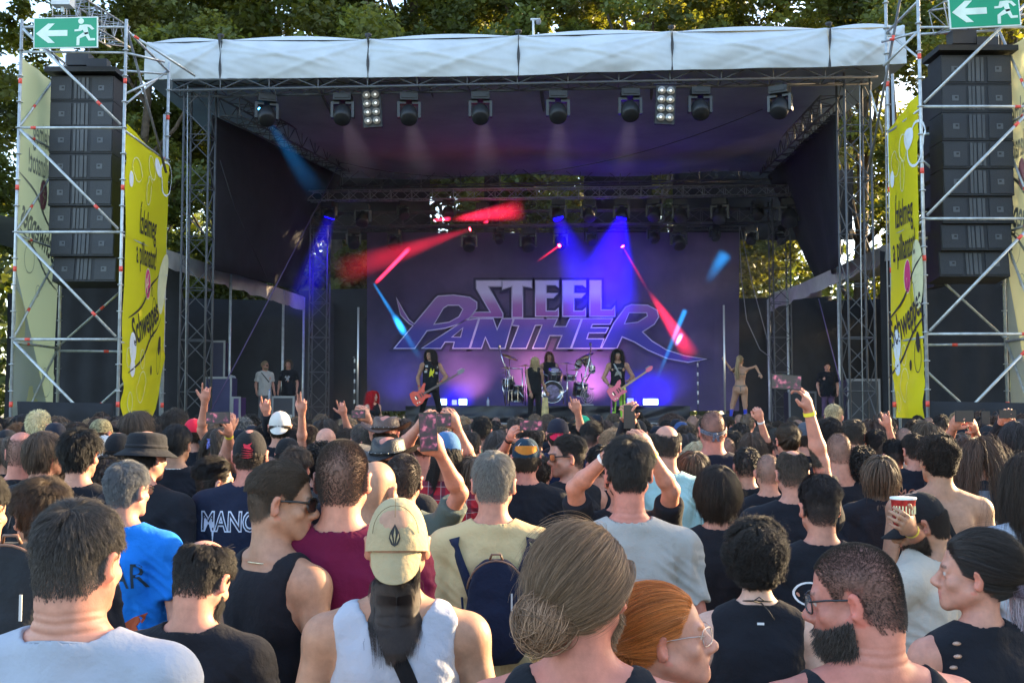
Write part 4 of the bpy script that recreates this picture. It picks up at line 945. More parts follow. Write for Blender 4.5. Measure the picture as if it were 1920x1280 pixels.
# ---- backdrop
bd = empty('backdrop', P(1037, 600, 33), 0, 'large purple printed stage backdrop with slanted metallic band name', 'backdrop')
YB = 33.0
def bdm():
    m = bpy.data.materials.new('backdrop_print'); m.use_nodes = True; t = m.node_tree; b = t.nodes['Principled BSDF']; b.inputs['Roughness'].default_value = .8
    tc = t.nodes.new('ShaderNodeTexCoord'); n = t.nodes.new('ShaderNodeTexNoise'); n.inputs['Scale'].default_value = .42; n.inputs['Detail'].default_value = 6; n.inputs['Roughness'].default_value = .55
    t.links.new(tc.outputs['Object'], n.inputs[0]); rp = t.nodes.new('ShaderNodeValToRGB'); e = rp.color_ramp.elements
    e[0].position = .3; e[0].color = (.035, .028, .065, 1); e[1].position = .72; e[1].color = (.16, .11, .19, 1); x = e.new(.5); x.color = (.075, .055, .11, 1)
    t.links.new(n.outputs[0], rp.inputs[0]); t.links.new(rp.outputs[0], b.inputs['Base Color']); return m
mb = MB()
def bfn(u, v): p = P(lerp(688, 1386, u), lerp(436, 770, v), YB); p.y += .07 * math.sin(u * 31 + math.sin(u * 9) * 2) * (.25 + v * .5) * (1 if u > .94 else .35); return p
mb.grid(bfn, 140, 20); mb.build('printed_cloth', bdm(), bd)
def logo_mat(name, cols, z0, z1):
    m = bpy.data.materials.new(name); m.use_nodes = True; t = m.node_tree; b = t.nodes['Principled BSDF']; b.inputs['Roughness'].default_value = .6
    g = t.nodes.new('ShaderNodeNewGeometry'); sx = t.nodes.new('ShaderNodeSeparateXYZ'); mr = t.nodes.new('ShaderNodeMapRange'); mr.inputs[1].default_value = z0; mr.inputs[2].default_value = z1
    rp = t.nodes.new('ShaderNodeValToRGB'); e = rp.color_ramp.elements; e[0].position = 0; e[0].color = (*cols[0], 1); e[1].position = 1; e[1].color = (*cols[-1], 1)
    for i, c in enumerate(cols[1:-1]): x = e.new((i + 1) / (len(cols) - 1)); x.color = (*c, 1)
    t.links.new(g.outputs['Position'], sx.inputs[0]); t.links.new(sx.outputs['Z'], mr.inputs[0]); t.links.new(mr.outputs[0], rp.inputs[0]); t.links.new(rp.outputs[0], b.inputs['Base Color']); return m
zt, zm, zb = P(900, 527, YB).z, P(900, 594, YB).z, P(900, 652, YB).z
M_L1 = logo_mat('letters_upper', [(.28, .07, .26), (.38, .17, .33), (.62, .60, .66), (.58, .56, .62)], zm, zt); M_L2 = logo_mat('letters_lower', [(.025, .025, .20), (.045, .04, .24), (.22, .09, .28), (.28, .15, .32)], zb, P(900, 560, YB).z)
M_SIL = mat('letter_outline', (.48, .47, .53), rough=.5, var=.35, vscale=1.2); M_DARKL = mat('letter_shadow', (.035, .03, .055), rough=.8)
LET = {'s': [(894, 527), (939, 527), (939, 536), (914, 536), (942, 588), (942, 594), (884, 594), (891, 586), (921, 586), (894, 540)],
       't': [(943, 527), (996, 527), (996, 538), (979, 535), (979, 594), (961, 594), (961, 535), (943, 541)],
       'e': [(1005, 527), (1046, 527), (1046, 536), (1042, 533), (1023, 533), (1023, 551), (1043, 551), (1037, 557), (1023, 557), (1023, 584), (1042, 584), (1046, 580), (1046, 592), (1005, 592)],
       'e2': [(1056, 527), (1097, 527), (1097, 536), (1093, 533), (1075, 533), (1075, 551), (1095, 551), (1089, 557), (1075, 557), (1075, 584), (1093, 584), (1097, 580), (1097, 592), (1056, 592)],
       'l': [(1107, 527), (1126, 527), (1126, 582), (1148, 582), (1152, 576), (1152, 592), (1107, 592)]}
LE2 = {'p': [(741, 652), (817, 560), (822, 556), (850, 554), (880, 558), (893, 567), (893, 578), (880, 595), (858, 607), (835, 614), (800, 619), (777, 652)],
       'a': [(793, 652), (872, 601), (896, 598), (879, 652), (850, 652), (853, 640), (834, 640), (826, 652)],
       'n': [(883, 652), (900, 598), (924, 598), (932, 620), (942, 598), (961, 598), (946, 652), (920, 652), (910, 630), (902, 652)],
       't': [(965, 598), (1022, 598), (1018, 608), (1003, 609), (986, 652), (958, 652), (974, 610), (961, 609)],
       'h': [(1000, 652), (1022, 598), (1044, 598), (1037, 613), (1062, 613), (1069, 598), (1089, 598), (1069, 652), (1045, 652), (1055, 628), (1030, 628), (1021, 652)],
       'e': [(1073, 652), (1093, 598), (1147, 598), (1143, 607), (1110, 607), (1107, 615), (1139, 615), (1135, 623), (1103, 623), (1099, 636), (1131, 636), (1125, 652)],
       'r': [(1129, 652), (1152, 606), (1174, 576), (1184, 572), (1214, 573), (1231, 582), (1234, 594), (1226, 607), (1203, 622), (1222, 640), (1250, 657), (1285, 668), (1322, 673), (1290, 678), (1252, 671), (1215, 655), (1190, 640), (1166, 630), (1156, 652)],
       'whisker': [(744, 560), (752, 590), (768, 606), (785, 614), (766, 600), (756, 584)]}
HO = [[(815, 607), (832, 578), (840, 573), (860, 573), (867, 580), (860, 593), (842, 603)], [(849, 631), (867, 616), (863, 631)], [(1172, 606), (1180, 587), (1212, 587), (1213, 592), (1196, 603)]]
def plane_fn(Y): return lambda u, v, t: P(u, v, Y - t)
def outline(mb, poly, wpx, Y, closed=True):
    n = len(poly); pv = [Vector((x, y)) for x, y in poly]; area = sum(pv[i].x * pv[(i + 1) % n].y - pv[(i + 1) % n].x * pv[i].y for i in range(n)); sg = 1 if area > 0 else -1
    out = []
    for i in range(n):
        e0 = (pv[i] - pv[i - 1]).normalized(); e1 = (pv[(i + 1) % n] - pv[i]).normalized(); n0 = Vector((e0.y, -e0.x)) * sg; n1 = Vector((e1.y, -e1.x)) * sg; b = (n0 + n1); l = b.length
        b = b.normalized() if l > .05 else n0; out.append(pv[i] + b * wpx / max(.45, n0.dot(b)))
    mb.add([P(p.x, p.y, Y) for p in pv] + [P(p.x, p.y, Y) for p in out], [(i, (i + 1) % n, n + (i + 1) % n, n + i) for i in range(n)]); return [tuple(p) for p in out]
for D, M_ in ((LET, M_L1), (LE2, M_L2)):
    for k, poly in D.items():
        mb = MB(); mb.prism(poly, plane_fn(YB - .12), 0, .01); lo = mb.build('letter', M_, bd)
        mb = MB(); o1 = outline(mb, poly, 1.9, YB - .125); mb.build('letter_outline', M_SIL, lo)
        mb = MB(); outline(mb, o1, 4.5, YB - .115); mb.build('letter_shadow', M_DARKL, lo)
for h in HO:
    mb = MB(); mb.prism(h, plane_fn(YB - .135), 0, .006); lo = mb.build('letter_hole', M_DARKL, bd); mb = MB(); outline(mb, h, 1.6, YB - .145); mb.build('letter_outline', M_SIL, lo)
# ---- moving heads
M_LENS = mat('lens_glass', (.03, .035, .045), rough=.12, spec=.8)
def mk_moving_head():
    r = empty('moving_head_light', (0, 0, 0), 0, '', 'stage light')
    mb = MB(); mb.box((0, 0, -.06), (.15, .13, .06)); mb.box((0, 0, .02), (.05, .02, .04)); mb.box((0, -.135, -.06), (.12, .01, .03)); mb.build('base', M_BLK2, r)
    for s in (-1, 1): mb = MB(); mb.prism([(.05, -.13), (.197, -.13), (.197, -.40), (.153, -.40), (.153, -.17), (.05, -.17)], lambda u, v, t, s=s: Vector((s * u, t, v)), -.055, .055); mb.build('yoke_arm', mat('yoke_grey', (.022, .025, .03), rough=.4), r)
    mb = MB(); mb.lathe([(.06, -.14), (.12, -.11), (.145, -.03), (.15, .08), (.142, .15), (.12, .165)], c=(0, 0, -.33), n=20, rot=Matrix.Rotation(R(140), 3, 'X'))
    h = mb.build('lamp_head', M_BLK2, r); mb = MB(); mb.lathe([(.0, .158), (.118, .150)], c=(0, 0, -.33), n=20, rot=Matrix.Rotation(R(140), 3, 'X')); mb.build('lens', M_LENS, h)
    return r
MH = mk_moving_head(); used = [False]
def place(proto, flag, loc, rz, s, label, group, scale=None):
    o = proto if not flag[0] else copy_tree(proto); flag[0] = True
    o.location = loc; o.rotation_euler = (0, 0, rz); o.scale = (s, s, s); o['label'] = label; o['group'] = group; return o
fx = [(500, 176), (643, 174), (767, 174), (901, 172), (1046, 170), (1181, 166), (1312, 163), (1462, 160)]
fn_ = ['leftmost on the front truss', 'second from left on the front truss', 'third on the front truss, right of the left lamp block', 'fourth on the front truss', 'fifth on the front truss, right of centre', 'on the front truss just left of the right lamp block', 'on the front truss just right of the right lamp block', 'rightmost on the front truss']
for i, (x, y) in enumerate(fx): place(MH, used, P(x, y + 4, dep(x) + .35), R([20, 0, 5, 0, 0, 0, 0, -30][i]), 1.32, 'black moving head lamp ' + fn_[i], 'moving heads on the front truss')
rear = [(617, 385, 1), (663, 436, .9), (680, 390, 1), (740, 438, .9), (757, 384, .8), (840, 380, .9), (880, 437, 1), (905, 387, .85), (935, 435, .7), (990, 436, 1.05), (1047, 382, 1), (1052, 436, .95), (1108, 434, .8), (1104, 383, .95), (1165, 382, 1), (1227, 380, 1), (1225, 430, .8), (1272, 432, 1.05), (1276, 382, 1), (1350, 380, 1.1), (1340, 430, .7), (1420, 384, .8), (1480, 380, 1.25), (1409, 432, .8), (1463, 432, .8)]
for i, (x, y, s) in enumerate(rear):
    low = y > 420; o = place(MH, used, P(x, y - 6, 31.2 if not low else 32.1), R((i * 37) % 50 - 25), s * 1.25, 'dark moving head lamp, %s from the left %s' % (['first', 'second', 'third', 'fourth', 'fifth', 'sixth', 'seventh', 'eighth', 'ninth', 'tenth', 'eleventh', 'twelfth', 'thirteenth'][sum(1 for q in rear if (q[1] > 420) == low and q[0] < x)], 'of those hanging low' if low else 'on the upper bar'), 'moving heads over the backdrop')
# glowing lenses: three blue lamps and the red laser heads
M_BLUE = glow_mat('blue_lamp', (.004, .001, 1.0), .9); M_REDG = glow_mat('red_lamp', (1, .03, .05), 7); M_CY = glow_mat('cyan_lamp', (.05, .45, 1), 5)
def beam_mat(col, s, L, r0, r1, fade0, fade1):  # volume glows by itself, standing in for lamp light scattered in the smoke
    m = bpy.data.materials.new('beam_glow'); m.use_nodes = True; t = m.node_tree; t.nodes.remove(t.nodes['Principled BSDF']); N = t.nodes.new; K = t.links.new
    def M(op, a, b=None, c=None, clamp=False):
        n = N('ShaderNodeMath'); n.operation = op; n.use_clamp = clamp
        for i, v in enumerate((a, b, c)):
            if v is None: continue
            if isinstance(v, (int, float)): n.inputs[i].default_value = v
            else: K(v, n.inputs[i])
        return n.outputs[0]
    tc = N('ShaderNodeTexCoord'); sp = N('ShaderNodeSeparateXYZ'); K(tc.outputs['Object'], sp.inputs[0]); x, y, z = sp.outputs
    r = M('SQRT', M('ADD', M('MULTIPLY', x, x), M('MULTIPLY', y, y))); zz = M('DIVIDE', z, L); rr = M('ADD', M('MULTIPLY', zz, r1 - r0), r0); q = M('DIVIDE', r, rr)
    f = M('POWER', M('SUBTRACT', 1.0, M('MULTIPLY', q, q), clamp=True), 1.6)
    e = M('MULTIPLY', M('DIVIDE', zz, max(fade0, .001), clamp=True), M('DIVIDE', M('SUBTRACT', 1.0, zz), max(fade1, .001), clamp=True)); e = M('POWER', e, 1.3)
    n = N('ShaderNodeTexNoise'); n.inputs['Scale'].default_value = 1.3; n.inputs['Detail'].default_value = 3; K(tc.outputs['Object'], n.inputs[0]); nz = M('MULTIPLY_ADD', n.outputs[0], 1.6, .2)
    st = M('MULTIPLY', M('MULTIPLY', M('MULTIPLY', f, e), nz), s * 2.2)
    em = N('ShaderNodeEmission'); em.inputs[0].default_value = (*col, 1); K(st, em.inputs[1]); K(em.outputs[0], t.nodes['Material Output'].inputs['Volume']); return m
def beam(a, b, r0, r1, col, s, label, lens=None, layers=3, fade=(.02, .75)):
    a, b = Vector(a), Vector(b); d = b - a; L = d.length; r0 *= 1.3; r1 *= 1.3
    mb = MB(); mb.tube((0, 0, 0), (0, 0, L), r0, 20, r1); me = bpy.data.meshes.new('beam_glow_cone'); me.from_pydata(mb.v, [], mb.f); me.materials.append(beam_mat(col, s, L, r0, r1, *fade)); me.update()
    o = bpy.data.objects.new('beam_glow_cone', me); COL.objects.link(o); o.location = a; o.rotation_euler = d.to_track_quat('Z', 'Y').to_euler(); tag(o, label, 'light beam', 'beams in the stage smoke', 'stuff')
    if lens:
        mb = MB(); dd = d.normalized(); mb.tube(a - dd * .03, a - dd * .005, lens, 16); tag(mb.build('lit_lamp', {'b': M_BLUE, 'r': M_REDG, 'c': M_CY}['b' if ' blue' in label else 'r' if 'red' in label else 'c']), 'lit face of the ' + label, 'lamp', 'lit lamp faces')
B_ = (.012, .0, 1.0); R_ = (1, .02, .07); C_ = (.02, .35, 1.0)
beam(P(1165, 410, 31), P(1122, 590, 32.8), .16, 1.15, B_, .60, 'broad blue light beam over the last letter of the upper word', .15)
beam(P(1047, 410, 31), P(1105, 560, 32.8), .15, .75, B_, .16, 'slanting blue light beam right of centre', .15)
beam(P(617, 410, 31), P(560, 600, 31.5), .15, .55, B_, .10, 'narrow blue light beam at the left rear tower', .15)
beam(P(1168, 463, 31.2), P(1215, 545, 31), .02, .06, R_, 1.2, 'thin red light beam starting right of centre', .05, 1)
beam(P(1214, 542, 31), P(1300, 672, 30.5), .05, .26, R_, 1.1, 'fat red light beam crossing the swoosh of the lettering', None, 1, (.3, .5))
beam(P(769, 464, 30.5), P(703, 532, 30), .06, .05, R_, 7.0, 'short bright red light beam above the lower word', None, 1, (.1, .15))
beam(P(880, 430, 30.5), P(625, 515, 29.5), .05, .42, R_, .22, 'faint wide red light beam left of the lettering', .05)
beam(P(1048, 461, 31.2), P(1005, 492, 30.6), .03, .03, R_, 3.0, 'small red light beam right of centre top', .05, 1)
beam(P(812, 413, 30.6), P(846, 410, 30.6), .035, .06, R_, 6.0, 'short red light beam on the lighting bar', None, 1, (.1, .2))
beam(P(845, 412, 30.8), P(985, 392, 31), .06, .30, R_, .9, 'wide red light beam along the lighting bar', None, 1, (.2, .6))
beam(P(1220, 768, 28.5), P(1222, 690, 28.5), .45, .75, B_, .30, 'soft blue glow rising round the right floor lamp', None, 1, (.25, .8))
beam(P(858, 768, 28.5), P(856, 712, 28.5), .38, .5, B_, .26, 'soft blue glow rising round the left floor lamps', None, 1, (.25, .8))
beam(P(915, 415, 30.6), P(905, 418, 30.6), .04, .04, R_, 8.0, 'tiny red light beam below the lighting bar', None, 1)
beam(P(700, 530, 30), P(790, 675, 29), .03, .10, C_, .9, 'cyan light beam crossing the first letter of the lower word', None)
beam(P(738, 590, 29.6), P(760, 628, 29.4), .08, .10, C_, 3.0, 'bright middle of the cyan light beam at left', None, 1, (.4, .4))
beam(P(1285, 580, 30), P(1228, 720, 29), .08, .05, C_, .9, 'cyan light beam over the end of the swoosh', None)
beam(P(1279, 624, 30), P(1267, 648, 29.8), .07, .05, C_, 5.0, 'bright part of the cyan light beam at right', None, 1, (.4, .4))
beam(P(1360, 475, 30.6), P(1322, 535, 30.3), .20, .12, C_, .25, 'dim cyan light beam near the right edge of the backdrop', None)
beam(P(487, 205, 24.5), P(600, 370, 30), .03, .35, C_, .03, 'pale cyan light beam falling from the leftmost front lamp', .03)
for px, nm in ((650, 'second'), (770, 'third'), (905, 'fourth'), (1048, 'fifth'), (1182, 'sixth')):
    beam(P(px, 228, 24.6), P(px + (1000 - px) * .1, 335, 27), .12, .50, (.62, .5, .6), .011, 'faint pale painted light beam under the %s front moving head from the left' % nm, None, 1, (.05, .9))
for (x, y, z, e, c, sz) in ((1165, 415, 31, 170, (.05, .02, 1), .3), (1047, 415, 31, 60, (.05, .02, 1), .3), (617, 415, 31, 60, (.05, .02, 1), .3)):
    l = bpy.data.lights.new('lamp_light', 'SPOT'); l.energy = e; l.color = c; l.spot_size = R(38); l.spot_blend = .6; l.shadow_soft_size = .12
    o = bpy.data.objects.new('lamp_light', l); COL.objects.link(o); p = P(x, y + 4, z - .1); o.location = p; tg = {1165: P(1125, 580, 33), 1047: P(1100, 560, 33), 617: P(560, 640, 32)}[x]; o.rotation_euler = (tg - p).to_track_quat('-Z', 'Y').to_euler()
# purple wash lamps standing behind the riser, aimed at the backdrop
for (px, py, Y, e, c) in ((1000, 752, 32.0, 90, (1.0, .38, .62)), (880, 752, 32.0, 60, (.9, .35, .75)), (1110, 752, 32.0, 75, (.95, .35, .8)), (740, 760, 32.0, 18, (.12, .10, 1)), (1260, 760, 32.0, 24, (.14, .08, 1))):
    l = bpy.data.lights.new('wash_light', 'SPOT'); l.energy = e; l.color = c; l.spot_size = R(80); l.spot_blend = 1.0; l.shadow_soft_size = .15
    o = bpy.data.objects.new('wash_light', l); COL.objects.link(o); p = P(px, py, Y); o.location = p; o.rotation_euler = (P(px, 690, 33.2) - p).to_track_quat('-Z', 'Y').to_euler()
hz = MB(); hz.b2((-6.4, 24.9, DK + .02), (8.2, 33.6, 8.75)); hm = bpy.data.materials.new('stage_smoke'); hm.use_nodes = True; ht = hm.node_tree; ht.nodes.remove(ht.nodes['Principled BSDF']); hv = ht.nodes.new('ShaderNodeVolumePrincipled'); hv.inputs['Color'].default_value = (.9, .92, .95, 1); hv.inputs['Density'].default_value = .007; ht.links.new(hv.outputs[0], ht.nodes['Material Output'].inputs['Volume']); tag(hz.build('haze', hm), 'thin grey smoke hanging under the stage roof', 'haze', None, 'stuff')
# ---- floor lamp boxes
def floor_lamp(px, py, Y, w_, h_, lab, pw=40, on=True):
    p = P(px, py, Y); r = empty('floor_light', p, 0, lab, 'stage light', 'lit floor lamps')
    mb = MB(); mb.box(p + Vector((0, .12, 0)), (w_ / 2 + .03, .1, h_ / 2 + .03)); mb.box(p + Vector((0, .12, -h_ / 2 - .04)), (.1, .1, .02)); mb.build('housing', M_BLK2, r)
    mb = MB(); mb.box(p + Vector((0, .01, 0)), (w_ / 2, .006, h_ / 2)); mb.build('lamp_face', glow_mat('lamp_face_on', (.35, .6, 1), 3.2) if on else glow_mat('lamp_face_dim', (.08, .1, .8), 1.2), r)
    if pw:
        l = bpy.data.lights.new('floor_lamp_light', 'SPOT'); l.spot_size = R(130); l.spot_blend = 1; l.energy = pw * 2.2; l.color = (.03, .02, 1); l.shadow_soft_size = .2; o = bpy.data.objects.new('floor_lamp_light', l); COL.objects.link(o); o.location = p + Vector((0, .3, .12)); o.rotation_euler = (R(85), 0, 0)
floor_lamp(1220, 753, 28.6, .38, .15, 'bright blue floor lamp on the riser right of the guitarist', 26)
floor_lamp(868, 753, 28.6, .20, .15, 'bright blue floor lamp on the riser right of the bass player', 18)
floor_lamp(832, 753, 28.7, .15, .15, 'narrow blue floor lamp directly behind the bass player', 8)
floor_lamp(852, 754, 28.8, .13, .13, 'dim striped blue floor lamp between the two bright left ones', 0, False)
floor_lamp(1182, 751, 28.8, .17, .13, 'dim striped blue floor lamp left of the bright right one', 0, False)
# ---- blinders
def blinder(px, py, Y, lab):
    p = P(px, py, Y); r = empty('blinder', p, 0, lab, 'stage light', 'eight lamp blinders'); rot = Matrix.Rotation(R(-4 if px < 900 else 3), 3, 'Y')
    mb = MB(); mb.box(p + Vector((0, .08, 0)), (.21, .05, .42), rot); mb.box(p + Vector((0, .06, .47)), (.25, .02, .012)); mb.build('housing', M_BLK2, r)
    for i in (-1, 1):
        for j in range(4):
            c = p + rot @ Vector((i * .095, 0, .30 - j * .195)); mb = MB(); mb.lathe([(.03, -.02), (.06, .0), (.082, .035), (.088, .04)], c=c + Vector((0, .02, 0)), n=14, rot=Matrix.Rotation(R(90), 3, 'X')); l = mb.build('reflector', mat('reflector', (.35, .36, .34), rough=.25, metal=.7, var=.1, emit=(1, .98, .9), estr=.015), r)  # faint glow on reflectors and bulbs stands in for mirrored sky
            mb = MB(); mb.lathe([(.0, .028), (.03, .02), (.035, 0)], c=c, n=10, rot=Matrix.Rotation(R(90), 3, 'X')); mb.build('bulb', mat('bulb_glass', (.9, .9, .85), rough=.1, var=0, emit=(1, .98, .9), estr=.10), l)
blinder(697, 203, 23.9, 'eight lamp blinder hanging under the roof left of centre'); blinder(1248, 196, 23.1, 'eight lamp blinder hanging under the roof right of centre')
# ---- scaffold towers
def tube_part(root, name, a, b, r, m=M_GALV, n=8, tapes=()):
    mb = MB(); mb.tube(a, b, r, n); o = mb.build(name, m, root)
    for t in tapes:
        p = Vector(a).lerp(Vector(b), t); d = (Vector(b) - Vector(a)).normalized(); mb = MB(); mb.tube(p - d * .05, p + d * .05, r + .003, n); mb.build('tape_mark', M_RED, o)
    return o
def scaffold(xo, xi, y0, y1o, y1i, top, lab, left):
    r = empty('scaffold_tower', ((xo + xi) / 2, y0, 0), 0, lab, 'scaffold', 'scaffold towers beside the stage')
    cs = {'fo': (xo, y0), 'fi': (xi, y0), 'bo': (xo, y1o), 'bi': (xi, y1i)}; lv = [1.2, 3.22, 5.25, 7.25, 9.2] + ([] if left else [11.2])
    for k, (x, y) in cs.items():
        mb = MB(); mb.tube((x, y, 0), (x, y, top), .031, 10)
        for i in range(int(top / .5)): z = .25 + i * .5; mb.tube((x, y, z - .008), (x, y, z + .008), .062, 8)
        o = mb.build('standard', M_GALV, r)
        for z in (1.95, 4.5, 6.05, 8.1): mb = MB(); mb.tube((x, y, z), (x, y, z + .1), .034, 10); mb.build('tape_mark', M_RED, o)
    for i, z in enumerate(lv):
        tube_part(r, 'ledger', (xo, y0, z), (xi, y0, z), .026, tapes=(.14,) if i % 2 else ()); tube_part(r, 'ledger', (xo, y1o, z - .1), (xi, y1i, z - .1), .026, tapes=(.45,)); tube_part(r, 'ledger', (xo, y0, z - .05), (xo, y1o, z - .05), .026, tapes=(.3,)); tube_part(r, 'ledger', (xi, y0, z - .05), (xi, y1i, z - .05), .026)
        if i < len(lv) - 1:
            z2 = lv[i + 1]
            if left: tube_part(r, 'brace', (xo + .05, y0 - .05, z2 - .05), (xi - .05, y0 - .05, z + .05), .027, tapes=(.78,)); tube_part(r, 'brace', (xo, y1o, z), (xi, y1i, z2), .024, tapes=(.4,))
            else: tube_part(r, 'brace', (xi + .05, y0 - .05, z + .05), (xo - .05, y0 - .05, z2 - .05), .027, tapes=(.85,)); tube_part(r, 'brace', (xi, y1i, z2), (xo, y1o, z), .024)
            tube_part(r, 'brace', (xo, y0, z), (xo, y1o, z2), .024, tapes=(.3,))
    if left: tube_part(r, 'guard_rail', (xo, y0, 8.72), (xi, y0, 8.70), .024); tube_part(r, 'guard_rail', (xi, y0, 8.7), (xi + .55, y0 + .6, 8.72), .024); tube_part(r, 'brace', (xi, y0, 9.2), (xi + .5, y0 + 1, 6.6), .026, mat('dark_tube', (.12, .12, .125), rough=.5, metal=.4)); tube_part(r, 'brace', (xi + .12, y0, 9.05), (xi + 1.1, y0 + .8, 8.5), .024, tapes=(.06,)); tube_part(r, 'brace', (xi, y0, 7.9), (xi + .45, y0 + .5, 8.35), .024)
    else: tube_part(r, 'guard_rail', (xi, y0, 8.68), (xo, y0, 8.68), .024); tube_part(r, 'guard_rail', (xi - .45, y0 + .6, 8.62), (xi, y0, 8.6), .024, tapes=(.3,)); tube_part(r, 'brace', (xi - .15, y0 + .3, 9.6), (xi - .55, y0 + 1.2, 6.3), .026, mat('dark_tube', (.12, .12, .125), rough=.5, metal=.4), tapes=(.28,)); tube_part(r, 'brace', (xi - .5, y0 + .4, 8.1), (xi, y0, 8.62), .024)
    return r
scaffold(-9.38, -7.38, 20.5, 22.6, 23.1, 9.35, 'galvanised scaffold tower on the left holding banners and a speaker column', True)
scaffold(9.23, 7.23, 19.05, 20.4, 20.7, 12.5, 'galvanised scaffold tower on the right holding banners and a speaker column', False)
# dense aluminium lattice on top of the towers
truss('roof_truss', 'aluminium lattice beam running back from the top of the left scaffold', P(120, 8, 21), P(225, 70, 24.5), .45, .45, 'truss', 'lattice beams on the scaffolds', r=.022, m=M_TRL, bay=.4)
truss('roof_truss', 'aluminium lattice beam on top of the right scaffold behind the exit sign', P(1760, 35, 19.8), P(1925, 10, 20.2), .45, .45, 'truss', 'lattice beams on the scaffolds', r=.022, m=M_TRL, bay=.4)
# ---- speaker columns
M_CAB = mat('speaker_black', (.020, .022, .028), rough=.6, var=.2, vscale=12); M_GR = mat('grille', (.030, .033, .042), rough=.55, var=.3, vscale=60); M_SLOT = mat('horn_slot', (.075, .08, .09), rough=.5, var=.2)
def line_array(px0, px1, tops, Y, lab, tiltx):
    a = P(px0, tops[0], Y); b = P(px1, tops[0], Y); W = b.x - a.x; cx = (a.x + b.x) / 2; r = empty('line_array_speaker', (cx, Y, a.z), 0, lab, 'speaker column', 'speaker columns')
    mb = MB(); mb.box((cx, Y + .3, a.z + .10), (W / 2 + .08, .42, .05)); mb.tube((cx, Y + .3, a.z + .1), (cx, Y + .3, a.z + .9), .02, 6); mb.build('flying_frame', M_BLK2, r)
    mb = MB(); mb.box((cx - W * .12, Y + .25, a.z + .38), (.22, .15, .13)); mb.box((cx + W * .2, Y + .2, a.z + .28), (.20, .12, .09)); mb.build('hoist', mat('hoist_metal', (.06, .06, .065), rough=.5, metal=.5), r)
    for i in range(len(tops) - 1):
        zt = P(px0, tops[i], Y).z; zb = P(px0, tops[i + 1], Y).z + .012; h = (zt - zb) / 2; bend = R(max(0, i - 3) * 1.6); c = Vector((cx + tiltx * max(0, i - 4) ** 1.5, Y + .33 + max(0, i - 3) ** 1.6 * .02, (zt + zb) / 2)); rot = Matrix.Rotation(-bend, 3, 'X')
        def bx(mb, o, hh): mb.box(c + rot @ Vector(o), hh, rot)
        mb = MB(); bx(mb, (0, 0, 0), (W / 2, .31, h)); cab = mb.build('speaker_cabinet', M_CAB, r)
        for s in (-1, 1):
            mb = MB(); bx(mb, (s * W * .325, -.318, 0), (W * .165, .012, h * .86)); g = mb.build('grille', M_GR, cab)
            mb = MB(); bx(mb, (s * W * .31, -.333, 0), (W * .045, .004, h * .2)); mb.build('badge', mat('badge_grey', (.10, .11, .125), rough=.5), g)
            mb = MB(); bx(mb, (s * W * .30, -.338, .01), (W * .018, .002, h * .07)); mb.build('badge', M_CAB, g)
        for k, o in enumerate((-.10, -.045, .02, .085)):
            mb = MB(); bx(mb, (o * W, -.322 + .01 * (k % 2), 0), (W * (.02 if k != 2 else .028), .01, h * .84)); mb.build('horn_slot', M_SLOT, cab)
line_array(95, 213, [142, 190, 239, 288, 337, 387, 434, 482, 530], 21.3, 'tall black eight box speaker column in the left scaffold', .012)
line_array(1764, 1896, [103, 158, 211, 264, 316, 368, 420, 471, 521], 19.7, 'tall black eight box speaker column in the right scaffold', -.010)
# second column edge seen obliquely behind the right one
mb = MB()
for i in range(8): z = P(1745, 145 + i * 50, 21).z; mb.box((P(1752, 300, 21).x, 21.2, z - .22), (.1, .3, .225))
tag(mb.build('side_fill_speaker', M_CAB), 'narrow dark side speaker stack just left of the right speaker column', 'speaker')
# ---- banners
def ban_mat(name, col, tr):
    m = bpy.data.materials.new(name); m.use_nodes = True; t = m.node_tree; b = t.nodes['Principled BSDF']; b.inputs['Base Color'].default_value = (*col, 1); b.inputs['Roughness'].default_value = .5
    x = t.nodes.new('ShaderNodeBsdfTranslucent'); x.inputs[0].default_value = (*col, 1); mx = t.nodes.new('ShaderNodeMixShader'); mx.inputs[0].default_value = tr; t.links.new(b.outputs[0], mx.inputs[1]); t.links.new(x.outputs[0], mx.inputs[2]); t.links.new(mx.outputs[0], t.nodes['Material Output'].inputs[0]); return m
M_YEL = ban_mat('yellow_banner', (.74, .66, .012), .35); M_PALE = ban_mat('pale_banner', (.62, .60, .34), .5); M_PGR = ban_mat('pale_grey_banner', (.40, .45, .50), .4)
M_INK = mat('banner_ink', (.035, .03, .02), rough=.6); M_INKP = mat('banner_ink_pale', (.20, .21, .18), rough=.6); M_WH = mat('banner_white', (.75, .78, .8), rough=.6); M_PINK = mat('emblem_pink', (.62, .05, .16), rough=.6); M_OUT = mat('banner_pale_outline', (.72, .70, .40), rough=.6)
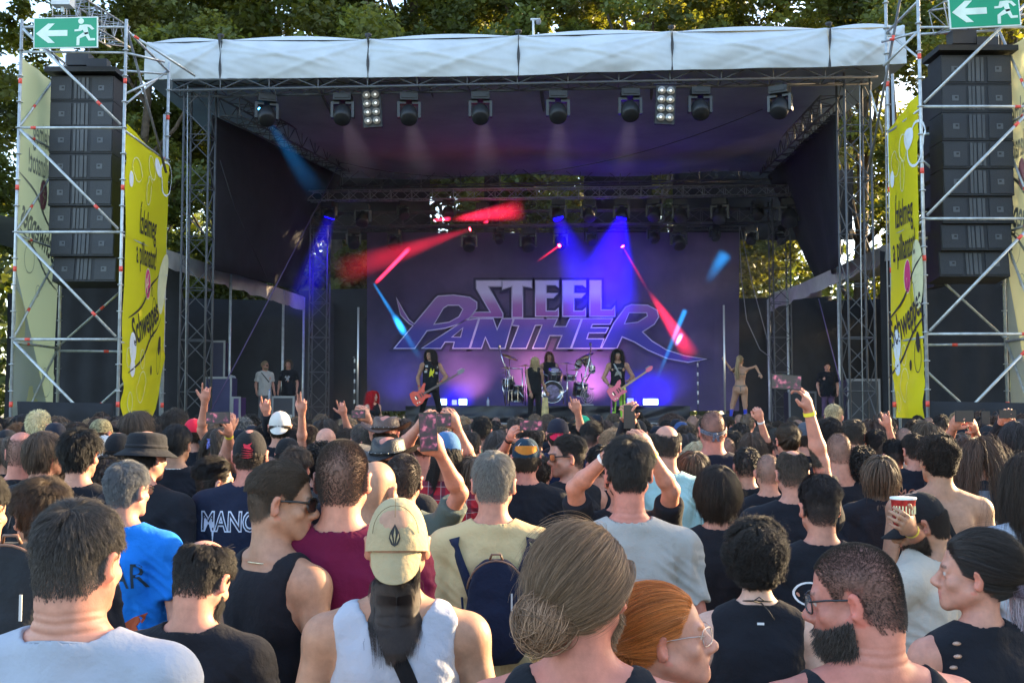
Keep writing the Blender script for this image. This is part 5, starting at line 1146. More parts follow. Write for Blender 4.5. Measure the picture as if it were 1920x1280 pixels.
def banner(x, ya, yb, za_t, zb_t, zbot, lab, sgn, pale=False, seed=0, cut=0.0):
    """sheet in the plane x=const; u runs from the reader's left (ya) to right (yb)"""
    r = empty('banner', (x, (ya + yb) / 2, zbot), 0, lab, 'banner', 'drink advertising banners')
    W = abs(yb - ya)
    def pt(u, v, o=0.0):
        zt = lerp(za_t, zb_t, u); zb = zbot + cut * (max(0, u - .75) * 4) ** 2; z = lerp(zb, zt, v)
        wv = .02 * math.sin(u * 5 + z * 1.6 + seed) + .05 * noise2(u * 2.2 + seed, z * 1.1, seed) * 2 + (.12 * noise2(u * 5, z * 3, 5 + seed) if v > .85 or v < .12 else 0)
        return Vector((x - sgn * (o) + wv * .7, lerp(ya, yb, u), z))
    mb = MB(); mb.grid(lambda u, v: pt(u, v), 14, 60); mb.build('banner_cloth', M_PALE if pale else M_YEL, r)
    Ht = (za_t + zb_t) / 2 - zbot
    def put(me, cu, cz, name, m, rot=0, ky=1.0, flip=1):
        bm = bmesh.new(); bm.from_mesh(me); bmesh.ops.triangulate(bm, faces=bm.faces[:]); bmesh.ops.subdivide_edges(bm, edges=[e for e in bm.edges if e.calc_length() > .12], cuts=2)
        c_, s_ = math.cos(R(rot)), math.sin(R(rot))
        for v in bm.verts:
            X, Z = v.co.x * c_ - v.co.y * ky * s_, v.co.x * s_ + v.co.y * ky * c_; u = cu + X / W * flip; z = cz + Z; zt = lerp(za_t, zb_t, min(max(u, 0), 1)); v.co = pt(u, (z - zbot) / (zt - zbot), .012 * (1 if True else 1)) if cut == 0 else pt(u, min(1, (z - zbot) / (zt - zbot)), .012)
        bm.to_mesh(me); bm.free(); me.materials.clear(); me.materials.append(m); me.name = name; link(name, me, r)
    fl = -1 if pale else 1; ink = M_INKP if pale else M_INK
    z1 = za_t - 1.75 if not pale else za_t - 1.35
    put(text_mesh('Ízlelmeg', .56, 0, .52, offset=.006), .52, z1, 'slogan', ink, 0, 1.25, fl); put(text_mesh('a pillanatot!', .54, 0, .48, offset=.006), .5, z1 - .62, 'slogan', ink, 0, 1.25, fl)
    zs = z1 - 1.95; put(text_mesh('Schweppes', .58, .25, .64, offset=.012), .5, zs, 'brand_name', ink, 22, 1.3, fl)
    def ribbon(pts, w_):
        m_ = MB(); n = len(pts); L, Q = [], []
        for i, p in enumerate(pts):
            t = (Vector(pts[min(i + 1, n - 1)]) - Vector(pts[max(i - 1, 0)])).normalized(); q = Vector((-t.y, t.x)) * w_ * math.sin(math.pi * (i + .35) / (n - .3)) ** .5; L.append((p[0] + q.x, p[1] + q.y, 0)); Q.append((p[0] - q.x, p[1] - q.y, 0))
        m_.add(L + Q, [(i, i + 1, n + i + 1, n + i) for i in range(n - 1)]); me = bpy.data.meshes.new('r'); me.from_pydata(m_.v, [], m_.f); return me
    for o in (.62, -.62): put(ribbon([(-1.0 + 2.0 * i / 12, .17 * math.tanh(3 * (-1 + 2 * i / 12)) + .25 * (-1 + 2 * i / 12)) for i in range(13)], .03), .5, zs + o * .85, 'rule_line', ink, 6, 1, fl)
    def oval(rx, rz_, w_=None, n=20):
        me = bpy.data.meshes.new('o'); 
        if w_ is None: me.from_pydata([(rx * math.cos(6.283 * i / n), rz_ * math.sin(6.283 * i / n), 0) for i in range(n)], [], [tuple(range(n))])
        else: me.from_pydata([(rx * math.cos(6.283 * i / n), rz_ * math.sin(6.283 * i / n), 0) for i in range(n)] + [((rx - w_) * math.cos(6.283 * i / n), (rz_ - w_) * math.sin(6.283 * i / n), 0) for i in range(n)], [], [(i, (i + 1) % n, n + (i + 1) % n, n + i) for i in range(n)])
        return me
    put(oval(.17, .30), .53, zs + .78, 'emblem', M_PINK if not pale else mat('emblem_pale', (.5, .2, .22), rough=.6), 0, 1, fl); put(oval(.19, .32, .025), .53, zs + .78, 'emblem', M_OUT, 0, 1, fl)
    put(ribbon([(0, -.2), (-.06, -.05), (.02, 0), (-.02, .08), (.03, .2)], .03), .53, zs + .78, 'emblem', M_OUT, 0, 1, fl); put(ribbon([(-.12, -.1), (-.08, 0), (-.1, .1)], .02), .53, zs + .78, 'emblem', M_OUT, 0, 1, fl)
    if not pale:
        for (u, z, a, b_, k) in ((.25, za_t - .75, .2, .25, 1), (.55, za_t - .55, .16, .26, 1), (.72, za_t - .45, .22, .2, 0), (.12, za_t - 1.0, .1, .16, 0), (.48, za_t - 1.05, .13, .3, 1), (.2, zbot + 1.35, .16, .3, 0), (.12, zbot + 1.15, .12, .2, 1), (.2, zbot + .95, .12, .17, 0), (.4, zbot + 1.15, .12, .2, 1), (.42, zbot + .6, .22, .32, 1), (.15, zbot + .3, .12, .2, 1), (.72, zbot + 2.2, .13, .25, 2), (.66, zbot + 2.55, .06, .1, 2)):
            put(oval(a, b_, None if k == 0 else .02), u, z, 'bubble', [M_WH, M_OUT, M_INK][k])
        for (u, z, a, b_) in ((.86, zbot + 1.35, .09, .19), (.62, zbot + .95, .055, .1)): put(oval(a, b_), u, z, 'drop', M_INK)
        put(oval(.16, .3, .02), .84, zbot + 1.1, 'drop', M_INK); put(oval(.3, .62), .93, zbot + 2.55, 'fruit_slice', M_OUT); put(oval(.42, .42, .05), .95, za_t - .62, 'fruit_slice', M_WH)
    else:
        n = 12; mbp = MB(); mbp.add([pt(0, 0, .02), pt(.85, 0, .02), pt(.45, .18, .02), pt(0, .42, .02)], [(0, 1, 2, 3)]); mbp.build('grey_corner', M_PGR, r)
        for (u, z, a, b_) in ((.3, zbot + 3.1, .2, .3), (.8, zbot + 2.9, .16, .2), (.5, zbot + 2.5, .1, .12), (.75, zbot + .7, .2, .3)): put(oval(a, b_, .015), u, z, 'bubble', M_INKP)
    return r
banner(-7.35, 20.6, 23.05, 7.35, 7.15, 1.75, 'bright yellow drink banner on the inner side of the left scaffold', -1, seed=1, cut=.9)
banner(7.2, 20.65, 19.15, 7.25, 7.5, 1.75, 'bright yellow drink banner on the inner side of the right scaffold', 1, seed=4)
banner(-9.42, 20.6, 22.55, 8.7, 8.6, 1.75, 'pale faded drink banner seen mirrored from behind on the left scaffold', -1, pale=True, seed=2)
banner(9.28, 20.35, 19.1, 8.7, 8.6, 1.75, 'pale yellow banner seen from behind at the far right edge', 1, pale=True, seed=3)
# ---- exit signs
def exit_sign(px0, py0, px1, py1, Y, lab, tilt=0):
    a, b = P(px0, py0, Y), P(px1, py1, Y); W = b.x - a.x; Hh = W * .49; c = Vector(((a.x + b.x) / 2, Y, (a.z + b.z) / 2)); r = empty('exit_sign', c, 0, lab, 'exit sign', 'green exit signs')
    rot = Matrix.Rotation(R(tilt), 3, 'Y')
    def fn(u, v, t): return c + rot @ Vector(((u - .5) * W, -t, (.5 - v) * Hh))
    mb = MB(); mb.prism([(0, 0), (1, 0), (1, 1), (0, 1)], fn, -.02, .01); mb.build('sign_border', mat('sign_white', (.7, .78, .74), rough=.4), r)
    mb = MB(); mb.prism([(.018, .035), (.982, .035), (.982, .965), (.018, .965)], fn, .010, .014); mb.build('sign_face', mat('sign_green', (.0, .30, .145), rough=.35, var=.05), r)
    W_ = mat('sign_pictogram', (.68, .80, .70), rough=.4)
    mb = MB(); mb.prism([(.04, .52), (.23, .20), (.335, .20), (.225, .42), (.53, .42), (.53, .61), (.225, .61), (.335, .83), (.23, .83)], fn, .014, .018); mb.build('arrow', W_, r)
    mb = MB(); mb.prism([(.742 + .045 * math.cos(6.283 * i / 14), .14 + .092 * math.sin(6.283 * i / 14)) for i in range(14)], fn, .014, .018)
    for pl in ([(.72, .27), (.82, .25), (.89, .27), (.95, .40), (.91, .43), (.865, .34), (.84, .33), (.86, .55), (.80, .58), (.77, .42), (.735, .46), (.64, .47), (.64, .41), (.70, .40)], [(.77, .52), (.85, .50), (.885, .70), (.96, .70), (.96, .77), (.86, .775), (.815, .62), (.72, .70), (.715, .92), (.67, .92), (.675, .66)]):
        mb.prism(pl, fn, .014, .018)
    mb.build('running_figure', W_, r)
exit_sign(64, 33, 183, 91, 20.3, 'green exit sign with arrow and running figure on the left scaffold', -1.2)
exit_sign(1778, -10, 1913, 50, 18.85, 'green exit sign with arrow and running figure on the right scaffold', -3)
# floodlight above the left sign
r = empty('floodlight', P(118, 5, 20.6), 0, 'small white floodlight box above the left exit sign', 'floodlight'); mb = MB(); mb.box(P(118, 4, 20.6), (.18, .12, .09)); mb.build('housing', mat('floodlight_white', (.6, .62, .62), rough=.4), r); mb = MB(); mb.box(P(118, 16, 20.6), (.03, .03, .08)); mb.build('bracket', M_GALV, r)
r = empty('loudspeaker_camera', P(1000, 45, 27), 0, 'small white camera dome on a post above mid roof', 'camera'); mb = MB(); p = P(1000, 55, 27); mb.tube(p + Vector((0, 0, -1.0)), p + Vector((0, 0, .25)), .03, 6); mb.box(p + Vector((.05, 0, .25)), (.12, .04, .015)); mb.build('post', mat('floodlight_white', (.6, .62, .62)), r); mb = MB(); mb.lathe([(0, -.09), (.06, -.06), (.07, 0), (.05, .05), (0, .06)], c=p + Vector((.13, 0, .2)), n=10); mb.build('camera_dome', mat('grey_plastic', (.2, .2, .22)), r)
# ---- low black skirts in front of the towers, subwoofers, wedges
for lb, a, b, Y in (('black draped barrier at the foot of the left scaffold', 32, 212, 20.2), ('black draped barrier at the foot of the right scaffold', 1745, 1990, 18.8)):
    sheet('draped_barrier', [P(a, 752, Y), P(b, 756, Y), (P(b, 756, Y).x, Y, 0), (P(a, 756, Y).x, Y, 0)], M_BLK, lb, 'barrier', 30, 8, .05, 3)
def wedge(px, py, Y, w_, h_, lab, rz=0):
    p = P(px, py, Y); r = empty('stage_monitor', (p.x, Y, DK), 0, lab, 'monitor speaker', 'monitor wedges'); mb = MB()
    zb = p.z - h_ / 2; x = p.x; mb.add([(x - w_ / 2, Y, zb), (x + w_ / 2, Y, zb), (x + w_ / 2, Y + .5, zb), (x - w_ / 2, Y + .5, zb), (x - w_ / 2, Y, zb + h_), (x + w_ / 2, Y, zb + h_), (x + w_ / 2, Y + .35, zb + h_ * .9), (x - w_ / 2, Y + .35, zb + h_ * .9)], [(0, 1, 5, 4), (1, 2, 6, 5), (2, 3, 7, 6), (3, 0, 4, 7), (4, 5, 6, 7), (3, 2, 1, 0)]); mb.build('cabinet', M_CAB, r)
    mb = MB(); mb.b2((x - w_ * .42, Y - .015, zb + .05), (x + w_ * .42, Y - .003, zb + h_ - .06)); mb.build('grille', M_GR, r); mb = MB(); mb.b2((x - .05, Y - .02, zb + h_ / 2 - .02), (x + .05, Y - .016, zb + h_ / 2 + .03)); mb.build('badge', mat('badge_grey', (.1, .11, .125)), r)
wedge(1376, 797, 24.9, .55, .42, 'black monitor wedge at the feet of the dancer'); wedge(1665, 800, 22, .75, .35, 'black speaker box lying by the right yellow banner'); wedge(1712, 803, 21.5, .6, .33, 'second black speaker box, right beside the yellow banner foot')
def box_stack(px0, px1, py0, py1, Y, lab, col=(.03, .032, .045), metal=False, dpt=.6):
    a, b = P(px0, py0, Y), P(px1, py1, Y); zb = max(0, b.z); r = empty('flight_case', ((a.x + b.x) / 2, Y, zb), 0, lab, 'case', 'cases and cabinets in the wings'); mb = MB(); mb.b2((a.x, Y, zb), (b.x, Y + dpt, a.z)); mb.build('panel', mat('case_%d' % int(col[2] * 999), col, rough=.55), r)
    e = .025; mb = MB()
    for x in (a.x, b.x): mb.b2((x - e, Y - .012, zb), (x + e, Y + .01, a.z))
    mb.b2((a.x - e, Y - .014, a.z - e), (b.x + e, Y + .01, a.z + e)); mb.b2((a.x, Y - .014, zb), (b.x, Y + .008, zb + e)); mb.build('edge_trim', mat('case_edge', (.22, .23, .25) if metal else (.05, .05, .07), rough=.4, metal=.6), r)
    if metal:
        for f in (.25, .75): mb = MB(); x = lerp(a.x, b.x, f); z = lerp(zb, a.z, .35); mb.b2((x - .1, Y - .02, z - .05), (x + .1, Y - .012, z + .05)); mb.build('latch_plate', mat('latch', (.35, .35, .36), rough=.4, metal=.7), r)
box_stack(511, 550, 744, 800, 27.5, 'black flight case with metal edges beside the crew at left', metal=True); box_stack(385, 432, 708, 800, 26.8, 'tall dark blue cabinet left of the crew in the left wing', (.03, .03, .10)); box_stack(398, 420, 640, 708, 27.4, 'slim rack with pale slots on the dark cabinet', (.03, .03, .06))
box_stack(436, 449, 745, 800, 26.4, 'narrow purple edged box right of the dark cabinet', (.05, .02, .12)); box_stack(1590, 1650, 712, 800, 25, 'large dark case stack behind the right lattice tower', (.02, .022, .028)); box_stack(1480, 1530, 735, 800, 28, 'low dark equipment case behind the crew man at right', (.02, .022, .028))
for px, py0, Y, lb in ((672, 576, 25.6, 'tall silver pole standing on the left of the stage'), (1357, 572, 25.9, 'tall silver pole held by the dancer')):
    p = P(px, py0, Y); r = empty('dance_pole', (p.x, Y, DK), 0, lb, 'pole', 'dance poles'); mb = MB(); mb.tube((p.x, Y, DK), (p.x, Y, p.z), .024, 10); mb.build('pole_tube', mat('polished_tube', (.55, .54, .52), rough=.3, metal=.7), r); mb = MB(); mb.lathe([(.3, 0), (.3, .02), (.04, .05)], c=(p.x, Y, DK), n=20); mb.build('base_plate', M_BLK2, r)
def mic_stand(px, py, Y, lb, base=DK, boom=None):
    p = P(px, py, Y); r = empty('microphone_stand', (p.x, Y, base), 0, lb, 'microphone stand', 'microphone stands'); mb = MB(); mb.tube((p.x, Y, base), (p.x, Y, p.z), .012, 6); mb.lathe([(.13, 0), (.13, .02), (.02, .035)], c=(p.x, Y, base), n=14)
    mb.build('stand_tube', mat('stand_black', (.05, .05, .055), rough=.4, metal=.3), r); mb = MB(); mb.path([p, p + Vector((0, -.08, .03)), p + Vector((0, -.16, .02))], [.015, .018, .026], 8); mb.build('microphone', mat('mic_grey', (.15, .15, .16), rough=.4, metal=.5), r)
    for k in range(5): mb = MB(); z = lerp(base + .5, p.z - .1, k / 4); mb.tube((p.x, Y, z), (p.x, Y, z + .09), .02, 6); mb.build('pick_holder', mat('white_plastic', (.6, .6, .58)), r)
mic_stand(665, 672, 25.7, 'microphone stand with white clips beside the left pole'); mic_stand(1308, 680, 27.0, 'microphone stand with white clips left of the dancer')
for px, py, Y, n in ((915, 755, 28.6, 'standing on the riser left of the drums'), (505, 741, 27.4, 'standing on the flight case by the crew')):
    p = P(px, py, Y); r = empty('water_bottle', p, 0, 'clear plastic water bottle ' + n, 'bottle', 'water bottles'); mb = MB(); mb.lathe([(.035, -.1), (.036, .06), (.014, .1), (.014, .12)], c=p, n=10); mb.build('bottle_body', mat('clear_plastic', (.6, .65, .75), rough=.15, alpha=.6), r); mb = MB(); mb.lathe([(.016, .12), (.016, .145), (0, .147)], c=p, n=8); mb.build('bottle_cap', mat('blue_plastic', (.1, .2, .6)), r)
# ---- cables and guy lines
def line(name, pts, r, m, lb, cat='cable', grp='hanging cables'):
    mb = MB(); mb.path(pts, r, 5); return tag(mb.build(name, m), lb, cat, grp)
def sag(a, b, s, n=10): return [a.lerp(b, i / n) + Vector((0, 0, -s * 4 * (i / n) * (1 - i / n))) for i in range(n + 1)]
M_CB = mat('cable_black', (.03, .03, .035), rough=.6); M_STRAP = mat('ratchet_strap', (.09, .06, .16), rough=.7)
line('guy_strap', [P(380, 800, 24), P(536, 500, 26), P(640, 300, 32)], .014, M_STRAP, 'dark strap running up across the left wing', 'strap', 'guy straps')
line('guy_strap', [P(1580, 735, 25), P(1535, 560, 27)], .014, M_STRAP, 'dark strap beside the crew man in the right wing', 'strap', 'guy straps')
line('hanging_cable', sag(P(1386, 425, 31), P(1440, 660, 30), .0) if False else [P(1386, 425, 31), P(1390, 520, 30.5), P(1400, 600, 30), P(1425, 655, 29.5), P(1445, 670, 29.5)], .012, mat('cable_grey', (.2, .2, .21)), 'grey cable looping down right of the backdrop')
line('hanging_cable', [P(1388, 425, 31), P(1410, 530, 30), P(1440, 640, 29), P(1449, 790, 28)], .012, mat('cable_grey', (.2, .2, .21)), 'long grey cable falling beside the right rear tower')
line('hanging_cable', sag(P(640, 305, 30), P(1430, 205, 25), .9, 20), .010, M_CB, 'thin black cable sagging across under the roof')
line('hanging_cable', [P(412, 300, 24.8), P(440, 390, 25.2), P(500, 520, 27)], .010, M_CB, 'black cable on the left side cloth')
line('hanging_cable', [P(1612, 160, 23.2), P(1614, 480, 23.2), P(1618, 790, 23.2)], .012, M_GALV, 'pale cable down the face of the right front tower')
line('hanging_cable', [P(352, 160, 24), P(350, 480, 24), P(346, 790, 24)], .012, M_GALV, 'pale cable down the face of the left front tower')
line('hanging_chain', [P(1660, 180, 23), P(1663, 480, 23), P(1668, 790, 23)], .016, mat('chain_grey', (.25, .25, .25), rough=.5), 'steel chain hanging right of the right front tower', 'chain')
tr = empty('scaffold_pole', (P(1675, 300, 21.5).x, 21.5, 0), 0, 'single scaffold pole with red marks left of the right banner', 'pole'); tube_part(tr, 'pole_tube', (P(1677, 300, 21.5).x, 21.5, 0), (P(1677, 300, 21.5).x, 21.5, 8.6), .03, tapes=(.25, .5, .8))
tr = empty('scaffold_pole', (P(307, 300, 23.3).x, 23.3, 0), 0, 'single scaffold pole with red marks right of the left banner', 'pole'); tube_part(tr, 'pole_tube', (P(311, 300, 23.4).x, 23.4, 0), (P(307, 300, 23.4).x, 23.4, 8.3), .03, tapes=(.2, .45, .7, .88))
tube_part(empty('tower_stay', P(1638, 190, 23), 0, 'slanting steel stay right of the right front tower', 'pole'), 'stay_tube', P(1632, 170, 23), P(1655, 250, 23), .02)
# crowd barrier rail in front of the stage
r = empty('crowd_barrier', (0, 22, 0), 0, 'low steel crowd barrier in front of the stage', 'barrier'); mb = MB(); mb.tube((-7.5, 22, 1.1), (8.5, 22, 1.1), .025, 8); mb.build('top_rail', M_GALV, r)
for k in range(9): mb = MB(); mb.tube((-7.5 + 2 * k, 22, 0), (-7.5 + 2 * k, 22, 1.1), .022, 6); mb.build('post', M_GALV, r)
mb = MB(); mb.b2((-7.5, 22.02, .1), (8.5, 22.04, 1.05)); mb.build('panel', mat('barrier_sheet', (.12, .12, .125), rough=.5, metal=.5), r)
# ================================================ the audience
BK = (.016, .013, .012); DB = (.035, .022, .015); BR = (.075, .045, .028); LB = (.14, .09, .055); GY = (.12, .115, .11); BL = (.36, .26, .14); GI = (.42, .13, .03); SG = (.055, .05, .048)
T_BK = (.011, .012, .017); T_NV = (.012, .018, .045)
AG = 'people in the audience'
def phone(px, py, Y, w_, h_, label, lit=True, tilt=0, yaw=0, cat='phone', col=None):
    p = P(px, py, Y); r = empty('mobile_phone', p, 0, label, cat, 'phones held up'); rot = Matrix.Rotation(R(yaw), 3, 'Z') @ Matrix.Rotation(R(tilt), 3, 'Y')
    mb = MB(); mb.box(p, (w_ / 2, .004, h_ / 2), rot); mb.build('phone_body', mat('phone_black', (.015, .015, .018), rough=.3, var=0), r)
    mb = MB(); mb.box(p + rot @ Vector((0, -.0048, 0)), (w_ / 2 - .003, .0005, h_ / 2 - .006), rot)
    nm = 'phone_screen' if lit else 'phone_screen_off'
    if nm not in MATS:
        m = bpy.data.materials.new(nm); m.use_nodes = True; MATS[nm] = m; t = m.node_tree; b = t.nodes['Principled BSDF']; b.inputs['Roughness'].default_value = .15; b.inputs['Base Color'].default_value = (.02, .02, .03, 1)
        if lit:
            tc = t.nodes.new('ShaderNodeTexCoord'); n = t.nodes.new('ShaderNodeTexNoise'); n.inputs['Scale'].default_value = 38; n.inputs['Detail'].default_value = 2; t.links.new(tc.outputs['Object'], n.inputs[0]); rp = t.nodes.new('ShaderNodeValToRGB'); e = rp.color_ramp.elements
            e[0].position = .47; e[0].color = (.01, .008, .02, 1); e[1].position = .68; e[1].color = (.75, .2, .35, 1); x = e.new(.58); x.color = (.12, .02, .08, 1); t.links.new(n.outputs[0], rp.inputs[0]); t.links.new(rp.outputs[0], b.inputs['Emission Color']); b.inputs['Emission Strength'].default_value = .14
    mb.build('screen', MATS[nm], r); return r
def wristband(info, side, col, t=.93, name='wristband', r=.031):
    sh, el, wr = info['pts'][side]; d = (wr - el); a = el + d * (t - .04); b = el + d * (t + .03); mb = MB(); mb.tube(tuple(a), tuple(b), r, 14, cap=False); return local_part(info, mb, name, mat('band_%d_%d' % (int(col[0] * 99), int(col[2] * 99)), col, rough=.5))
def pr(px, yt, d, yaw, hair, hc, top, tc, skin, label, **k):
    lod = k.pop('lod', 'near' if d < 4.8 else ('mid' if d < 9.5 else 'far')); ext = k.pop('x', None); k.setdefault('legs', True)
    if d > 4.8 and hair not in ('buzz', 'none', 'crop') and not k.get('world_arms'): d *= 1.12
    i = person(px, yt, d, yaw=yaw, hair=hair, hc=hc, top=top, tc=tc, skin=skin, lod=lod, label=label, group=AG, **k)
    if ext: ext(i)
    return i
def tartan():
    if 'tartan' in MATS: return MATS['tartan']
    m = bpy.data.materials.new('tartan'); m.use_nodes = True; MATS['tartan'] = m; t = m.node_tree; b = t.nodes['Principled BSDF']; b.inputs['Roughness'].default_value = .9; tc = t.nodes.new('ShaderNodeTexCoord'); s = t.nodes.new('ShaderNodeSeparateXYZ'); t.links.new(tc.outputs['Object'], s.inputs[0]); last = None
    for ax, fq, ph, wd in (('X', 14, 0, .62), ('Z', 14, 0, .62), ('X', 14, .33, .93), ('Z', 14, .33, .93)):
        mu = t.nodes.new('ShaderNodeMath'); mu.operation = 'MULTIPLY_ADD'; mu.inputs[1].default_value = fq; mu.inputs[2].default_value = ph + 10; t.links.new(s.outputs[ax], mu.inputs[0]); fr = t.nodes.new('ShaderNodeMath'); fr.operation = 'FRACT'; t.links.new(mu.outputs[0], fr.inputs[0]); g = t.nodes.new('ShaderNodeMath'); g.operation = 'GREATER_THAN'; g.inputs[1].default_value = wd; t.links.new(fr.outputs[0], g.inputs[0])
        mx = t.nodes.new('ShaderNodeMix'); mx.data_type = 'RGBA'; mx.inputs[7].default_value = (.008, .01, .03, 1) if wd < .9 else (.35, .3, .3, 1); f_ = t.nodes.new('ShaderNodeMath'); f_.operation = 'MULTIPLY'; f_.inputs[1].default_value = .55; t.links.new(g.outputs[0], f_.inputs[0]); t.links.new(f_.outputs[0], mx.inputs[0])
        if last is None: mx.inputs[6].default_value = (.35, .012, .025, 1)
        else: t.links.new(last, mx.inputs[6])
        last = mx.outputs[2]
    t.links.new(last, b.inputs['Base Color']); return m
def paisley():
    return mat('paisley', (.10, .11, .15), rough=.9, var=.95, vscale=110)
# ---------------- nearest row
def f1(i): print_on(i, cx=.02, cz=1.12, size=.1, col=(.02, .03, .03), polys=[[(math.cos(a) * .12, math.sin(a) * .12), (math.cos(a - .06) * .12, math.sin(a - .06) * .12), (math.cos(a - .03) * l, math.sin(a - .03) * l)] for a, l in [(math.pi * (k + .5) / 11, [.75, .95, .7, .9, 1.0, 1.25, .95, .85, .7, .9, .7][k]) for k in range(11)]])
pr(148, 924, 2.28, -14, 'short', (.06, .05, .045), 'tee', (.33, .355, .42), 'pink', 'stout man with greying dark hair and white t-shirt in the lower left corner', pitch=4, fat=.75, sw=1.08, neck=.066, body=-4, creases=1, x=f1, beard=.35)
def f2(i):
    for s_, z in ((-1, 0),): pass
    print_on(i, 'MOTÏ E'[-3:] if False else 'ÏE', cx=.045, cz=1.17, size=.115, col=(.42, .24, .20), sx=.75, name='print')
    print_on(i, 'MO', cx=-.085, cz=1.17, size=.115, col=(.42, .24, .20), sx=.75, name='print')
    mb = MB(); mb.lathe([(0, -.006), (.006, 0), (0, .006)], c=(-.078, -.014, -.05), n=8); local_part(i, mb, 'earring', mat('silver', (.7, .7, .7), rough=.2, metal=1), head=True)
pr(370, 992, 3.0, -18, 'short', (.022, .018, .016), 'tee', T_BK, 'pink', 'bearded man with bowed head in black lettered t-shirt, low at left', pitch=24, fat=.35, body=-10, beard=.7, hs=dict(len=.028, bald=.045), x=f2, neck=.06)
def f3(i):
    glasses(i); m = MB(); m.path([(math.sin(t) * .075, -.02 - math.cos(t) * .075, 1.462 + .01 * math.cos(t)) for t in [k * 6.28 / 20 for k in range(21)]], .0025, 5); local_part(i, m, 'necklace', mat('gold_chain', (.7, .6, .4), rough=.3, metal=.9))
pr(522, 863, 3.4, -82, 'back', (.05, .035, .024), 'tank', T_BK, 'tan', 'man in black tank top and dark sunglasses with slicked back hair facing right', pitch=6, body=-38, hs=dict(len=.05, recede=.3, comb='back', lift=.2, off=.004, lenf=lambda q: np.interp(q[:, 2], [-.08, .03, .06, .1], [.06, .1, .8, 1])), x=f3, sw=.95)
pr(643, 822, 3.45, -3, 'buzz', (.075, .058, .05), 'tee', (.11, .005, .032), 'pink', 'man with shaved head and long maroon t-shirt', fat=.2, sw=1.1, neck=.058, hs=dict(len=.006))
def f5(i):
    H = i['H']; c = (.36, .29, .17); o = cap_hat(i, c, back=True, drop=-66, ext=.078, droop=.010, tilt=6, z=-.002, tall=.03)
    q = MB(); f = lambda u, v, t: Vector((u, -.012 - .1045 * math.sqrt(max(.02, 1 - (u / .086) ** 2)) * (1 - max(0, v - .03) * 2.6) - t, v))
    o2 = [(0, .060), (.012, .038), (.0155, .022), (.0095, .006), (0, .0), (-.0095, .006), (-.0155, .022), (-.012, .038)]
    q.prism(o2, f, .0015, .003); em = local_part(i, q, 'cap_emblem', mat('emblem_black', (.01, .01, .012), rough=.6), head=True, parent=o)
    q = MB()
    for pl in ([(0, .05), (.003, .03), (0, .008), (-.003, .03)], [(.010, .034), (.012, .024), (.004, .008), (.006, .022)], [(-.010, .034), (-.012, .024), (-.004, .008), (-.006, .022)]): q.prism(pl, f, .003, .0042)
    local_part(i, q, 'emblem_cut', cloth_mat(c), head=True, parent=em)
    q = MB(); q.path([f(0, .125 - .012 * k, .003) if k < 5 else f(0, .125 - .012 * k, .003) for k in range(5)], .0012, 4); q.path([f(.062 * math.sin(a), .03 + .078 * math.cos(a) ** 1 if math.cos(a) > 0 else .03, .002) for a in [R(-88 + 176 * k / 14) for k in range(15)]], .0011, 4)
    local_part(i, q, 'cap_seam', mat('seam_brown', (.16, .12, .06), rough=.9), head=True, parent=o)
    s = [on_shirt(i, x, z, .004) for x, z in ((-.01, 1.44), (0, 1.40), (.03, 1.34), (.06, 1.27), (.09, 1.2), (.12, 1.13), (.15, 1.06), (.165, 1.0))]; strap(i, s, .021, (.008, .008, .01), 'crossbody_strap')
    mb = MB(); mb.box((.0, 0, 0), (.024, .006, .02)); bx_ = on_shirt(i, .14, 1.08, .012); mb.v = [tuple(Vector(v) + bx_) for v in mb.v]; local_part(i, mb, 'strap_buckle', mat('buckle_black', (.02, .02, .022), rough=.35))
pr(746, 919, 2.85, 2, 'long', (.028, .02, .018), 'tank', (.37, .39, .46), 'tan', 'person in khaki cap worn backwards, white tank top and black crossbody strap', pitch=2, body=2, fat=.32, sw=1.06, hs=dict(len=.20, hat=-.045, stiff=.3, off=.004, comb='point', to=(0, -.085, -.21), grav=.3), x=f5, neck=.056)
def f6(i):
    for s_ in (-1, 1): strap(i, [on_shirt(i, s_ * x, z, .006) for x, z in ((.150, 1.45), (.142, 1.42), (.125, 1.37), (.105, 1.32), (.085, 1.26), (.065, 1.2))], .021, T_NV, 'backpack_strap')
pr(925, 838, 4.25, -4, 'short', (.20, .185, .165), 'tee', (.52, .40, .21), 'pink', 'grey haired man in sand yellow t-shirt carrying a navy backpack', sw=1.03, x=f6, hs=dict(len=.022), fat=.1)
def lb2(mb, name, m, r):
    me = bpy.data.meshes.new(name); me.from_pydata(mb.v, [], mb.f); me.materials.append(m); me.polygons.foreach_set('use_smooth', mb.sm); me.update(); return link(name, me, r, inv=False)
